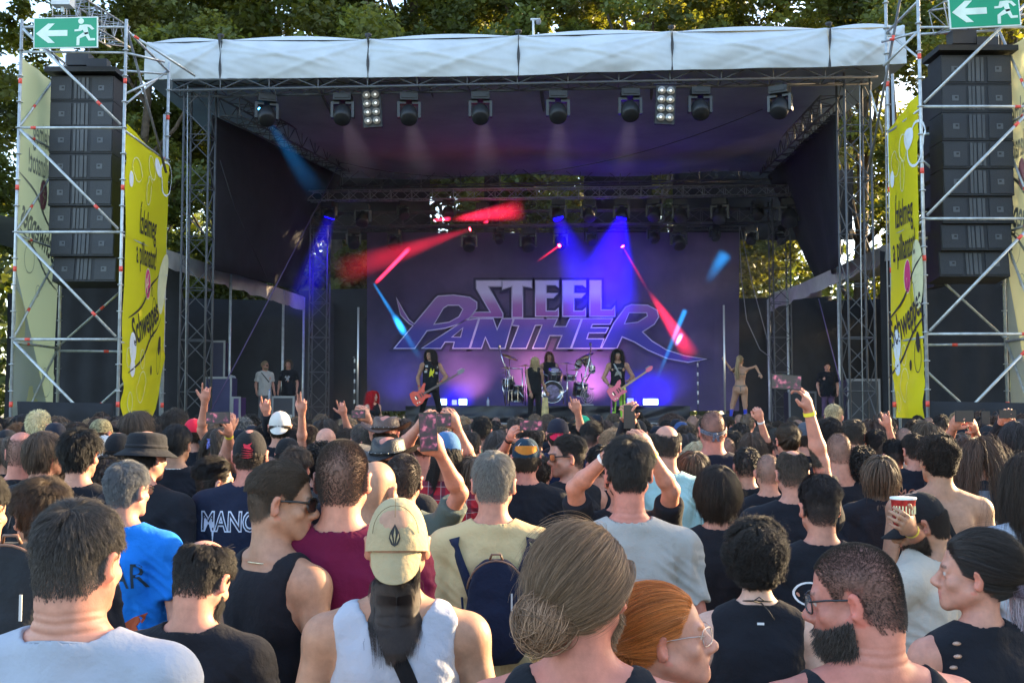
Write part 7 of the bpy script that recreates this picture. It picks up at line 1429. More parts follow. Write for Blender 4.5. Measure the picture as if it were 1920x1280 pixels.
# smaller figures: px, top, distance, head turn, hair, colour, top, colour, skin, label, extras
def cap_(col, **k): return lambda i: cap_hat(i, col, **k)
ROW = [
 (13, 815, 7.0, 15, 'long', (.09, .065, .05), 'tee', T_BK, 'pink', 'woman with long ash brown hair at the left edge', dict(fem=1)),
 (15, 803, 8.0, 10, 'crop', DB, 'tee', T_BK, 'pink', 'person in dark cap at the far left edge', dict(hs=dict(hat=0.), x=cap_((.015, .016, .02)))),
 (35, 791, 9.3, 0, 'messy', (.16, .085, .045), 'tee', T_BK, 'pink', 'person with tangled ginger brown hair far left', {}),
 (42, 776, 10.6, -40, 'bob', BK, 'tee', T_BK, 'pink', 'person with black hair over a dark headband left of the blond head', dict(x=lambda i: band(i, (.02, .02, .02), z=.02, knot=False))),
 (73, 770, 9.8, -10, 'crop', (.62, .5, .3), 'tee', T_BK, 'pink', 'person with glowing blond cropped hair in the sun', dict(hs=dict(len=.03))),
 (63, 786, 9.0, 0, 'short', (.04, .03, .03), 'tee', T_BK, 'pink', 'dark head directly below the glowing blond one', {}),
 (107, 790, 8.8, 50, 'crop', DB, 'tee', T_BK, 'pink', 'person in dark blue cap turned left by the barrier', dict(hs=dict(hat=0.), x=cap_((.015, .018, .03)))),
 (146, 788, 9.2, 5, 'mid', DB, 'tee', T_BK, 'pink', 'low dark brown head behind the tall black haired man', {}),
 (190, 783, 9.0, -20, 'crop', DB, 'tee', T_BK, 'pink', 'person in a camouflage cap', dict(hs=dict(hat=0.), x=lambda i: cap_hat(i, (.2, .18, .1)).data.materials.__setitem__(0, mat('camouflage', (.17, .15, .08), rough=.9, var=.9, vscale=60)))),
 (206, 799, 8.2, 0, 'curly', BK, 'tee', T_BK, 'pink', 'dark curly head just in front of the camouflage cap', {}),
 (222, 777, 10.0, 0, 'short', BK, 'tee', T_BK, 'pink', 'dark haired person under the left yellow banner', {}),
 (257, 768, 8.3, -48, 'mid', (.085, .06, .045), 'tee', (.3, .3, .32), 'pink', 'person with chin length brown hair looking right below the yellow banner', dict(hs=dict(len=.16), beard=.5)),
 (198, 814, 7.0, 10, 'crop', DB, 'tee', (.35, .33, .28), 'pink', 'person in a pale grey cap and light shirt', dict(hs=dict(hat=0.), x=cap_((.45, .45, .44), back=True, drop=-40))),
 (224, 809, 6.6, 0, 'crop', BK, 'tee', T_BK, 'pink', 'person in plain black cap left of the bucket hat', dict(hs=dict(hat=0.), x=cap_((.011, .012, .015)))),
 (328, 764, 8.6, -38, 'messy', (.05, .04, .034), 'tee', T_BK, 'pink', 'dark haired person with thin glasses under the left tower', dict(x=lambda i: glasses(i, (.04, .03, .03), dark=False, thin=True))),
 (380, 803, 8.4, -25, 'long', (.14, .10, .07), 'tee', (.35, .4, .45), 'pale', 'young woman with straight light brown hair', dict(fem=1, hs=dict(len=.3))),
 (409, 797, 7.6, -20, 'long', (.05, .035, .03), 'tee', T_BK, 'pink', 'dark long haired person wearing a blue patterned cloth, left of the red cap', dict(x=lambda i: band(i, (.1, .1, .3), z=.03, h=.07, pat=mat('blue_paisley', (.12, .13, .4), rough=.9, var=.95, vscale=100)))),
 (455, 780, 9.8, 0, 'curly', GY, 'tee', T_BK, 'pink', 'person with grey brown curls above the black and red cap', {}),
 (526, 769, 8.8, 5, 'crop', DB, 'tee', T_BK, 'pink', 'person in a white trucker cap worn backwards', dict(hs=dict(hat=0.), x=cap_((.55, .53, .5), back=True, drop=-60))),
 (526, 803, 8.2, 165, 'long', (.26, .045, .02), 'tank', T_BK, 'pale', 'red haired woman in sunglasses facing the camera', dict(fem=1, body=160, x=lambda i: glasses(i), hgt=1.66)),
 (577, 793, 7.8, -5, 'short', DB, 'none', T_BK, 'pink', 'dark haired bare shouldered man left of the shaved head', {}),
 (612, 801, 8.2, 5, 'none', BR, 'vest', T_BK, 'pink', 'bald man just left of the maroon shirted man', {}),
 (613, 781, 8.9, 0, 'long', (.04, .028, .022), 'tee', T_BK, 'pink', 'long dark haired person behind the bald man', {}),
 (556, 834, 5.9, -15, 'messy', (.07, .048, .036), 'tee', (.03, .03, .035), 'pink', 'brown tousled head right of the sunglasses man', {}),
 (540, 818, 7.2, -5, 'crop', BK, 'tee', T_BK, 'pink', 'person in black knit cap beside the red haired woman', dict(hs=dict(hat=0.), x=cap_((.012, .012, .014)))),
 (680, 791, 7.6, 0, 'short', (.10, .085, .078), 'tee', (.03, .03, .04), 'pink', 'greying short haired man above the shaved head', {}),
 (652, 800, 8.6, 0, 'mid', DB, 'tee', T_BK, 'pink', 'dark brown head between the bald and the greying man', {}),
 (746, 783, 9.4, -5, 'long', (.10, .06, .04), 'tee', T_BK, 'pink', 'long brown haired person right of the brown hat', dict(fem=1)),
 (768, 790, 10.4, 0, 'mid', (.16, .09, .05), 'tee', T_BK, 'pink', 'light brown head left of the upright phone', {}),
 (880, 805, 7.4, -8, 'short', (.045, .036, .032), 'tee', T_BK, 'pink', 'dark haired man right of the red bandana', {}),
 (903, 778, 8.8, -6, 'short', BK, 'tee', (.30, .34, .22), 'pink', 'dark haired man in a leafy patterned holiday shirt', dict(x=lambda i: (i['shirt'].data.materials.clear(), i['shirt'].data.materials.append(mat('holiday_shirt', (.26, .30, .17), rough=.9, var=.95, vscale=24))))),
 (934, 802, 8.6, 5, 'long', (.06, .045, .04), 'tee', T_BK, 'pink', 'long ash brown haired person above the grey haired man', dict(fem=1)),
 (950, 822, 7.0, 0, 'curly', (.05, .046, .045), 'tee', T_BK, 'pink', 'dark grey curly head left of the orange bill cap', dict(hs=dict(len=.035))),
 (967, 779, 9.8, 0, 'short', (.045, .035, .03), 'tee', T_BK, 'pink', 'dark head behind the hand with the wristwatch', {}),
 (1046, 782, 8.4, 0, 'crop', DB, 'tee', T_NV, 'pink', 'person in navy cap with red underside and navy top', dict(hs=dict(hat=0.), x=cap_((.016, .016, .028), back=True, drop=-50, bcol=(.55, .01, .05)), sw=1.1)),
 (1079, 786, 9.2, -4, 'short', BK, 'tee', T_BK, 'pink', 'dark haired person pointing one finger up by the green cap', dict(world_arms=((1, (1092, 815, 9.1), (1085, 782, 9.0), 'point', (0, 1, 0)),))),
 (1092, 777, 10.4, 10, 'crop', DB, 'tee', T_BK, 'pink', 'person in a green and white cap tilted back', dict(hs=dict(hat=0.), x=cap_((.02, .32, .17)))),
 (1110, 787, 7.9, -55, 'fade', (.035, .028, .024), 'tee', (.48, .56, .68), 'pink', 'man in a light blue t-shirt with faded hair looking right', dict(body=-15, hs=dict(len=.04))),
 (1150, 799, 7.8, 20, 'curly', (.34, .22, .13), 'tee', T_BK, 'pink', 'blond curly haired person behind the dark grey haired man', dict(hs=dict(len=.05))),
 (1183, 806, 7.3, 0, 'mid', (.04, .036, .036), 'long', T_BK, 'pink', 'dark haired person in black sleeves holding a phone overhead', dict(world_arms=((-1, (1170, 815, 7.2), (1172, 795, 7.1), 'phone', (.5, .8, 0)), (1, (1192, 818, 7.2), (1188, 797, 7.1), 'phone', (-.5, .8, 0))))),
 (1210, 812, 8.0, -15, 'messy', BK, 'tee', T_BK, 'pink', 'black tousled head left of the mint shirt', {}),
 (1196, 786, 10.2, 5, 'crop', BK, 'tee', T_BK, 'pink', 'person in black cap below the bright right floor lamp', dict(hs=dict(hat=0.), x=cap_((.012, .012, .016)))),
 (1277, 789, 11.0, 0, 'crop', BK, 'tee', T_BK, 'pink', 'person in a blue baseball cap with pale arc', dict(hs=dict(hat=0.), x=cap_((.03, .06, .16)))),
 (1289, 808, 7.8, 0, 'long', (.028, .022, .022), 'tee', T_BK, 'pink', 'long dark haired person right of the mint shirt', dict(fem=1)),
 (1308, 822, 7.4, 8, 'long', (.42, .34, .21), 'tee', T_BK, 'pink', 'blonde woman left of the bandana man', dict(fem=1)),
 (1273, 846, 7.3, 8, 'longcurl', (.30, .25, .18), 'tee', T_BK, 'pink', 'person with wavy ash blond hair behind the mint shirt', dict(fem=1)),
 (1373, 804, 8.2, -10, 'short', (.03, .024, .02), 'tee', T_BK, 'pink', 'dark short haired man directly right of the bandana knot', {}),
 (1360, 818, 8.0, 0, 'buzz', (.04, .034, .03), 'tee', T_BK, 'pink', 'close cropped man half behind the bandana man', {}),
 (1412, 805, 7.9, -12, 'long', (.065, .042, .03), 'tank', T_BK, 'pink', 'woman with long brown hair right of the bandana man', dict(fem=1)),
 (1438, 797, 9.0, 0, 'curly', (.014, .012, .012), 'tee', T_BK, 'pink', 'person with round black curls below the raised fist', {}),
 (1458, 800, 8.3, 45, 'short', (.05, .045, .04), 'tee', T_BK, 'pink', 'bearded person in profile left of the bun man', dict(beard=.9)),
 (1476, 794, 7.3, 5, 'tied', (.05, .035, .025), 'tee', T_BK, 'pink', 'man with a small dark topknot bun', dict(hs=dict(len=.12, to=(0, -.11, .03)), x=lambda i: (build_curves('hair_bun', bun_strands(i['H'], (.0, -.115, .02), .026, 500, i['rs']), .001 * np.ones(12), hair_mat((.05, .035, .025)), i['root']), print_on(i, 'JUNE', cx=-.06, cz=1.36, size=.035, col=(.5, .4, .3))))),
 (1510, 789, 9.0, -20, 'crop', DB, 'tee', T_BK, 'pink', 'person in a grey cap with a pale edge behind the topknot', dict(hs=dict(hat=0.), x=cap_((.06, .07, .09)))),
 (1561, 752, 10.8, -30, 'short', (.42, .32, .18), 'tee', (.65, .02, .06), 'pink', 'blond person in red t-shirt standing higher than the rest', dict(hgt=1.95)),
 (1553, 779, 8.8, -10, 'curly', (.03, .022, .02), 'tee', T_BK, 'pink', 'dark curly head in front of the red t-shirt', dict(hs=dict(len=.045))),
 (1599, 783, 8.0, 0, 'short', (.04, .033, .027), 'tee', (.012, .015, .03), 'pink', 'man in black t-shirt with pink lettering', dict(sw=1.12, hs=dict(len=.03), x=lambda i: print_on(i, 'SMITH', cx=.05, cz=1.27, size=.085, col=(.7, .15, .35), rot=8))),
 (1641, 802, 8.0, -15, 'short', BK, 'tee', T_BK, 'pink', 'black haired man left of the raised tattooed arm', {}),
 (1675, 821, 7.4, 5, 'fade', BK, 'tee', T_BK, 'pink', 'man with tidy black hair holding a phone low', dict(sw=1.08)),
 (1712, 809, 7.3, 10, 'short', (.02, .016, .014), 'tee', (.010, .013, .022), 'pink', 'dark haired man with orange outlined lettering on black t-shirt', dict(sw=1.12, x=lambda i: (print_on(i, 'MG P', cx=-.07, cz=1.33, size=.10, col=(.45, .17, .1), sx=.9), print_on(i, '* * * *', cx=-.04, cz=1.25, size=.03, col=(.55, .25, .1))))),
 (1662, 800, 8.8, 0, 'crop', BR, 'tee', (.42, .36, .3), 'pink', 'person in beige t-shirt raising a tattooed forearm', dict(hgt=1.62, world_arms=((1, (1664, 815, 8.7), (1662, 785, 8.6), 'rock', (0, 1, 0)),))),
 (1797, 806, 7.6, 0, 'long', (.05, .04, .035), 'tee', T_BK, 'pink', 'long haired person holding a camera in front of the black barrier', dict(world_arms=((-1, (1775, 825, 7.4), (1789, 800, 7.2), 'phone', (.6, .8, 0)), (1, (1832, 815, 7.4), (1824, 797, 7.2), 'phone', (-.6, .8, 0))))),
 (1831, 817, 6.4, 8, 'longcurl', (.075, .045, .032), 'vest', (.015, .02, .03), 'pink', 'long brown haired person in a patch covered denim vest', dict(hs=dict(len=.42), x=lambda i: (band(i, (.03, .03, .03), z=.03, tilt=10, knot=False, name='headband'), [print_on(i, cx=cx, cz=cz, size=.05, col=c, polys=[[(-1, -.8), (1, -.8), (1, .8), (-1, .8)]]) for cx, cz, c in ((-.12, 1.36, (.4, .12, .05)), (-.02, 1.40, (.1, .14, .2)), (.12, 1.34, (.25, .05, .04)), (.03, 1.2, (.18, .17, .16)))]))),
 (1790, 835, 6.7, -10, 'short', BK, 'vest', (.02, .024, .034), 'pink', 'person in dark vest with a yellow striped patch beside the curly shirtless man', dict(x=lambda i: (print_on(i, cx=0, cz=1.38, size=.07, col=(.6, .55, .05), polys=[[(-1, -.12), (1, -.12), (1, .12), (-1, .12)]]), print_on(i, cx=0, cz=1.3, size=.06, col=(.12, .18, .28), polys=[[(-1, -.8), (1, -.8), (1, .8), (-1, .8)]])))),
 (1863, 831, 7.2, 0, 'short', (.06, .045, .03), 'tee', T_BK, 'pink', 'short brown haired person right of the denim vest', {}),
 (1852, 795, 8.8, -10, 'crop', BK, 'long', T_BK, 'pink', 'person in black cap with both black sleeved arms holding a small phone', dict(hs=dict(hat=0.), x=cap_((.012, .014, .018)), world_arms=((-1, (1868, 815, 8.6), (1878, 790, 8.4), 'phone', (.5, .8, 0)), (1, (1902, 812, 8.6), (1896, 788, 8.4), 'phone', (-.5, .8, 0))))),
 (1893, 838, 6.9, 30, 'long', BK, 'tank', (.5, .54, .62), 'pink', 'long black haired woman in a light top by the right edge', dict(fem=1)),
 (1908, 782, 6.6, 10, 'long', (.03, .025, .025), 'tank', T_BK, 'pink', 'tall long dark haired person cut by the right edge', {}),
 (365, 783, 9.2, 4, 'crop', DB, 'tee', T_BK, 'pink', 'person in a bright red cap making the horns sign with the left hand', dict(hs=dict(hat=0.), x=cap_((.62, .02, .05)), world_arms=((1, (371, 788, 9.0), (384, 752, 8.9), 'horns', (0, 1, 0)),))),
 (437, 824, 7.6, 0, 'short', (.08, .06, .05), 'tee', (.05, .05, .06), 'pink', 'blurred person filming sideways with a phone, wearing a yellow wristband', dict(world_arms=((1, (421, 845, 7.4), (427, 795, 7.2), 'phone', (-.8, .6, 0)), (-1, (436, 840, 7.3), (434, 793, 7.3), 'phone', (-.8, .6, 0))), x=lambda i: wristband(i, 1, (.75, .65, .05)))),
 (496, 792, 9.0, 0, 'short', BK, 'long', T_BK, 'pink', 'person with black sleeve raising a horned hand left of the trucker cap', dict(world_arms=((1, (494, 800, 8.9), (500, 780, 8.8), 'rock', (0, 1, 0)),))),
 (558, 800, 8.8, 0, 'mid', BK, 'tee', T_BK, 'pink', 'person with arm high and index finger pointing up', dict(world_arms=((1, (556, 812, 8.6), (566, 765, 8.5), 'peace', (0, 1, 0)),))),
 (648, 793, 10.2, 0, 'mid', DB, 'tee', T_BK, 'pink', 'person raising a pale horned hand left of the camera screen', dict(world_arms=((1, (647, 800, 10.1), (645, 778, 10), 'horns', (0, 1, 0)),))),
 (700, 796, 8.2, 0, 'short', (.06, .05, .04), 'tee', T_BK, 'pink', 'person holding a lit camera beside the left pole', dict(world_arms=((1, (700, 815, 8.0), (690, 786, 7.9), 'phone', (-.8, .6, 0)),))),
 (957, 800, 7.6, 0, 'short', DB, 'tee', T_BK, 'pink', 'person with black wristwatch holding a phone sideways at centre', dict(hgt=1.66, world_arms=((-1, (948, 835, 7.4), (960, 812, 7.2), 'phone', (.8, .6, 0)),), x=lambda i: wristband(i, -1, (.02, .02, .025), name='wristwatch', r=.034))),
 (1425, 812, 8.9, 0, 'short', DB, 'tee', T_BK, 'pink', 'person raising a clenched fist with white wristband', dict(hgt=1.66, world_arms=((1, (1427, 810, 8.8), (1421, 770, 8.7), 'fist', (0, 1, 0)),), x=lambda i: wristband(i, 1, (.7, .7, .72)))),
]
for (px, yt, d, yaw, hr, hc, tp_, tc_, sk, lb, k) in ROW: pr(px, yt, d, yaw, hr, hc, tp_, tc_, sk, lb, **k)
phone(409, 783, 7.1, .155, .075, 'phone held sideways over the crowd left of the black and red cap'); phone(672, 776, 7.8, .10, .06, 'small lit camera screen near the left pole'); phone(996, 797, 7.1, .15, .072, 'phone showing the stage held sideways beside the wristwatch'); phone(1180, 781, 7.0, .072, .15, 'upright dark phone held below the guitarist', lit=False); phone(1808, 780, 7.1, .12, .075, 'camera held with two hands in front of the right barrier', lit=False); phone(1889, 776, 8.3, .13, .065, 'small dark phone near the right edge', lit=False); phone(1640, 872, 7.0, .07, .14, 'black phone held low by the tidy black haired man', lit=False)
phone(1848, 788, 8.8, .07, .15, 'upright phone in front of the black barrier at right', lit=False)
# background rows: one figure of each sort, then copies
SORT = [('short', BK, 'tee', T_BK, 'dark short haired', 'black'), ('long', (.05, .035, .025), 'tee', T_BK, 'long brown haired', 'black'), ('messy', DB, 'tee', (.05, .055, .07), 'tousled dark haired', 'grey'), ('buzz', (.06, .045, .035), 'tee', T_BK, 'close cropped', 'black'), ('curly', BK, 'tee', T_BK, 'black curly haired', 'black'),
        ('crop', (.11, .075, .05), 'tee', (.4, .42, .46), 'cropped brown haired', 'white'), ('mid', (.09, .06, .04), 'tee', T_BK, 'medium brown haired', 'black'), ('crop', BK, 'tee', (.05, .01, .02), 'black capped', 'dark red'), ('longcurl', (.07, .04, .03), 'tee', T_BK, 'long wavy haired', 'black'), ('short', (.25, .17, .1), 'tee', (.02, .03, .06), 'fair haired', 'navy')]
PROT = []
for k, (hr, hc, tp_, tc_, a, b) in enumerate(SORT):
    i = person(960, 780, 11, yaw=[0, 15, -12, 5, -20, 10, 0, 5, -8, 12][k], hair=hr, hc=hc, top=tp_, tc=tc_, lod='far', label='', group=AG, fem=1 if k in (1, 8) else 0, hgt=1.785, skin='pink', hs=dict(hat=0.) if k == 7 else None)
    if k == 7: cap_hat(i, (.015, .015, .02))
    PROT.append(i['root'])
LM = [(0, 'far left edge'), (110, 'left barrier'), (215, 'left yellow banner'), (330, 'left lattice tower'), (430, 'dark cabinet'), (530, 'flight case'), (670, 'left pole'), (805, 'bass player'), (910, 'water bottle'), (1005, 'singer'), (1080, 'drum fan'), (1165, 'guitarist'), (1245, 'right floor lamp'), (1360, 'dancer pole'), (1400, 'dancer'), (1480, 'rear right tower'), (1550, 'right crew man'), (1606, 'right lattice tower'), (1705, 'right yellow banner'), (1800, 'right barrier'), (1900, 'far right edge')]
rs = np.random.RandomState(21); first = [True] * len(PROT); cnt = {}
rows = []
for rw, (Y, dx, yt) in enumerate(((10.4, 45, 789), (12.0, 41, 785), (13.8, 38, 782), (15.8, 36, 780), (18.0, 42, 778))):
    x = -10 + rs.rand() * 20
    while x < 1935:
        rows.append((x + rs.uniform(-7, 7), yt + rs.uniform(-4, 9), Y + rs.uniform(-.5, .5), rw)); x += dx * (1 + .25 * rs.rand())
for n, (px, yt, Y, rw) in enumerate(rows):
    k = rs.randint(len(PROT)); o = PROT[k] if first[k] else copy_tree(PROT[k]); first[k] = False
    tp = P(px, yt, Y); s = min(max(tp.z, 1.55), 1.98) / 1.80; s *= rs.uniform(.965, 1.03); o.location = (tp.x, Y, 0); o.scale = (s, s, s); o.rotation_euler = (R(rs.uniform(-3, 2)), R(rs.uniform(-3.5, 3.5)), R(rs.choice([rs.uniform(-18, 18), rs.uniform(-55, 55)])))
    lm = min(LM, key=lambda q: abs(q[0] - px)); sd = 'below' if abs(px - lm[0]) < 12 else ('just left of' if px < lm[0] else 'just right of')
    o['label'] = '%s person in %s, %s row, %s the %s' % (SORT[k][4], SORT[k][5], ['fifth last', 'fourth last', 'third last', 'second last', 'last'][rw], sd, lm[1]); o['group'] = AG
    if o['label'] in cnt: o['label'] = 'second ' + o['label']
    cnt[o['label']] = 1
# filler rows between the named people and the far rows, standing behind bigger heads
for n, (px, yt, Y) in enumerate(((300, 835, 7.4), (505, 850, 6.6), (600, 830, 6.9), (660, 840, 5.9), (1010, 850, 6.9), (1125, 830, 6.6), (1300, 842, 6.9), (1400, 835, 7.0), (1440, 845, 6.6), (1610, 838, 6.9), (1650, 850, 6.4), (120, 842, 6.3), (200, 850, 6.0), (880, 850, 6.2), (1650, 850, 6.4))):
    k = [0, 3, 4, 6, 2, 0, 6][n % 7]; o = copy_tree(PROT[k]); tp = P(px, yt, Y); s = min(max(tp.z, 1.5), 1.9) / 1.80; o.location = (tp.x, Y, 0); o.scale = (s, s, s); o.rotation_euler = (0, 0, R(rs.uniform(-15, 15)))
    lm = min(LM, key=lambda q: abs(q[0] - px)); o['label'] = '%s person in %s half hidden %s, %s the %s' % (SORT[k][4], SORT[k][5], 'midway', 'left of' if px < lm[0] else 'right of', lm[1]); o['group'] = AG
# ================================================ the band and crew on stage
BG = 'people on stage'
def stg(px, yt, Y, base=DK, **k):
    tp = P(px, yt, Y); h = k.pop('h', tp.z - base); lb = k.pop('label'); ex = k.pop('x', None)
    k.setdefault('lod', 'mid'); i = person(px, yt, Y, loc=(tp.x, Y, base), hgt=h, label=lb, group=BG, **k)
    if ex: ex(i)
    return i
def guitar(info, c, ang, col, lab, bass=False, L=1.1, yaw=0, hcol=None):
    """c: body centre in world; ang: neck elevation towards the picture's right"""
    r = empty('bass_guitar' if bass else 'electric_guitar', c, 0, lab, 'guitar'); Rm = Matrix.Rotation(R(-ang), 3, 'Y')
    def f(u, v, t): return Vector(c) + Rm @ Vector((u * 1.12, -t, v * 1.2))
    ol = [(-.21, .05), (-.20, .12), (-.12, .155), (-.04, .12), (.03, .125), (.12, .17), (.19, .165), (.16, .10), (.10, .06), (.11, -.03), (.17, -.09), (.16, -.125), (.08, -.11), (.0, -.105), (-.09, -.15), (-.18, -.15), (-.215, -.07)]
    if bass: ol = [(-.22, .06), (-.2, .14), (-.1, .15), (-.02, .10), (.06, .12), (.19, .19), (.22, .16), (.13, .07), (.12, -.03), (.20, -.10), (.17, -.13), (.06, -.10), (-.06, -.16), (-.19, -.16), (-.23, -.06)]
    mb = MB(); mb.prism(ol, f, -.02, .025); mb.build('guitar_body', mat('guitar_%d_%d' % (int(col[0] * 99), int(col[2] * 99)), col, rough=.25, spec=.7), r)
    mb = MB(); mb.prism([(.08, -.022), (.08, .022), (L - .35, .018), (L - .35, -.018)], f, .02, .045); mb.build('neck', mat('fretboard_maple', (.45, .30, .14), rough=.5) if not bass else mat('fretboard_dark', (.12, .09, .08), rough=.5), r)
    mb = MB(); mb.prism([(L - .35, -.018), (L - .35, .022), (L - .30, .05), (L - .19, .045), (L - .16, .015), (L - .22, -.03), (L - .30, -.03)], f, .015, .035); mb.build('headstock', mat('guitar_%d_%d' % (int(col[0] * 99), int(col[2] * 99)), col) if not bass else mat('headstock_grey', (.2, .2, .22), rough=.4), r)
    for u in (-.09, .0, .05): mb = MB(); mb.prism([(u - .012, -.045), (u - .012, .045), (u + .012, .045), (u + .012, -.045)], f, .025, .033); mb.build('pickup', mat('pickup_black', (.015, .015, .015), rough=.5), r)
    for k in range(4): mb = MB(); mb.tube(f(L - .32 + .03 * k, .045, .03), f(L - .32 + .03 * k, .075, .03), .007, 6); mb.build('tuning_peg', mat('silver', (.7, .7, .7), rough=.2, metal=1), r)
    for k in range(2): mb = MB(); mb.tube(f(-.14 + .05 * k, -.1 - .01 * k, .025), f(-.14 + .05 * k, -.1 - .01 * k, .04), .012, 8); mb.build('knob', mat('silver', (.7, .7, .7)), r)
    mb = MB(); mb.prism([(-.13, -.03), (-.13, .03), (-.11, .03), (-.11, -.03)], f, .025, .036); mb.build('bridge', mat('silver', (.7, .7, .7)), r); return r
def gstrap(i, col=(.02, .02, .02)):
    strap(i, [on_shirt(i, x, z, .008, True) for x, z in ((.10, 1.44), (.06, 1.36), (.02, 1.28), (-.03, 1.2), (-.08, 1.1))], .02, col, 'guitar_strap')
# guitarist
def xg(i):
    band(i, (.03, .05, .05), z=.045, tilt=-6, h=.045, knot=False); gstrap(i, (.3, .3, .3)); print_on(i, 'LEGEND', cx=0, cz=1.33, size=.05, col=(.35, .33, .3), front=True); print_on(i, cx=0, cz=1.2, size=.09, col=(.25, .24, .2), front=True, polys=[[(-1, -.6), (-.6, .5), (0, .8), (.7, .5), (1, -.5), (.3, -.2)]])
    TV, TF = i['TV']; tr = [c for c in i['root'].children if c.name.startswith('trousers')][0]; me = tr.data; me.materials.clear(); me.materials.append(mat('lime_leggings', (.30, .62, .05), rough=.5)); me.materials.append(mat('purple_leggings', (.30, .06, .35), rough=.5)); me.materials.append(mat('black_leggings', (.02, .02, .02), rough=.5))
    cz = TV[TF].mean(1); idx = np.where(cz[:, 2] > .88, 2, np.where((np.abs(np.abs(cz[:, 0]) - .11) < .018) & (cz[:, 2] > .3), 2, np.where((cz[:, 0] > .14) & (cz[:, 2] < .85), 1, 0))).astype(np.int32); me.polygons.foreach_set('material_index', idx)
    wristband(i, -1, (.02, .02, .02), r=.036); wristband(i, 1, (.02, .02, .02), r=.036)
pg = P(1160, 725, 26.75)
ig = stg(1158, 655, 27, yaw=180, body=180, hair='longcurl', hc=(.016, .012, .012), top='tank', tc=(.015, .015, .017), skin='tan', label='guitarist with long black hair in a black tank top and lime green leggings', hs=dict(len=.33), sw=1.08, arm=1.25, x=xg,
   world_arms=((1, (1130, 712, 27), (1150, 732, 26.72), 'relaxed', (0, 1, 0)), (-1, (1187, 706, 27), (1176, 716, 26.68), 'phone', (0, .5, 1))))
guitar(ig, P(1158, 733, 26.68), 34, (.75, .10, .20), 'pink electric guitar played by the guitarist with lime green leggings')
# bassist
def xb(i):
    print_on(i, cx=0, cz=1.22, size=.11, col=(.65, .62, .02), front=True, polys=[[(-.6, -.9), (-.5, .2), (-.2, 1.1), (.1, .3), (.5, 1.0), (.5, 0), (.2, -.2), (.35, -1), (0, -.5)]]); wristband(i, -1, (.6, .01, .03), r=.038); wristband(i, 1, (.6, .01, .03), r=.038)
    for cx, cz in ((-.12, 1.38), (-.14, 1.25), (.13, 1.36), (.12, 1.22)): print_on(i, cx=cx, cz=cz, size=.03, col=(.4, .4, .4), front=True, polys=[[(-1, -.8), (1, -.8), (1, .8), (-1, .8)]])
ib = stg(808, 655, 27, yaw=140, body=195, hair='longcurl', hc=(.035, .024, .02), top='vest', tc=(.014, .014, .016), skin='tan', label='bass player with long dark curls in a black vest over a yellow print', hs=dict(len=.30), sw=1.06, arm=1.2, x=xb, pants=(.012, .012, .015), stance=(((-.18, .02, .50), (-.24, -.02, .12)), ((.18, .04, .50), (.24, .0, .12))),
   world_arms=((1, (782, 712, 27), (788, 735, 26.72), 'relaxed', (0, 1, 0)), (-1, (838, 708, 27), (822, 722, 26.7), 'phone', (0, .5, 1))))
guitar(ib, P(789, 741, 26.66), 30, (.72, .03, .02), 'red bass guitar played by the man in the black vest', bass=True, L=1.28)
# singer, turned away
def xs(i): wristband(i, 1, (.02, .02, .02), r=.036); wristband(i, -1, (.5, .05, .08), r=.036)
stg(1002, 684, 27, h=1.66, yaw=-40, body=-15, pitch=10, hair='long', hc=(.45, .33, .17), top='vest', tc=(.012, .012, .014), skin='tan', label='blond singer in black turned away from the audience in front of the drums', hs=dict(len=.2, fuzz=.3), pants=(.012, .012, .014), x=xs,
    world_arms=((-1, (990, 728, 26.9), (1000, 752, 26.8), 'relaxed', (0, 1, 0)), (1, (1018, 722, 27.1), (1026, 738, 27.1), 'fist', (0, 1, 0))))
p0 = P(1022, 775, 26.95); tag(sheet('hanging_scarf', [P(1017, 745, 26.95), P(1027, 745, 26.95), P(1031, 797, 26.9), P(1014, 797, 26.9)], mat('gold_scarf', (.5, .38, .16), rough=.6, var=.4, vscale=12), None, None, 8, 12, .02, 2), 'pale gold scarf hanging from the singer down to the floor', 'scarf')
# drummer
def xd(i): band(i, (.05, .02, .03), z=.05, tilt=-5, h=.05, knot=False)
id_ = stg(1030, 657, 30.2, base=1.70, h=1.82, yaw=180, body=180, hair='long', hc=(.12, .05, .035), top='vest', tc=(.012, .012, .014), skin='tan', label='long haired drummer in dark bandana behind the kit', seat=True, hs=dict(len=.35), x=xd, legs=True,
    world_arms=((1, (1008, 705, 30.0), (1014, 690, 29.8), 'fist', (0, 1, 0)), (-1, (1054, 705, 30.0), (1050, 712, 29.7), 'fist', (0, 1, 0))))
for a, b, n in (((1012, 690), (1000, 668), 'raised'), ((1050, 713), (1040, 716), 'lowered')):
    mb = MB(); mb.tube(P(*a, 29.75), P(*b, 29.6), .009, 6, .006); tag(mb.build('drumstick', mat('pink_stick', (.7, .3, .32), rough=.5)), n + ' drumstick in the hand of the drummer', 'drumstick')
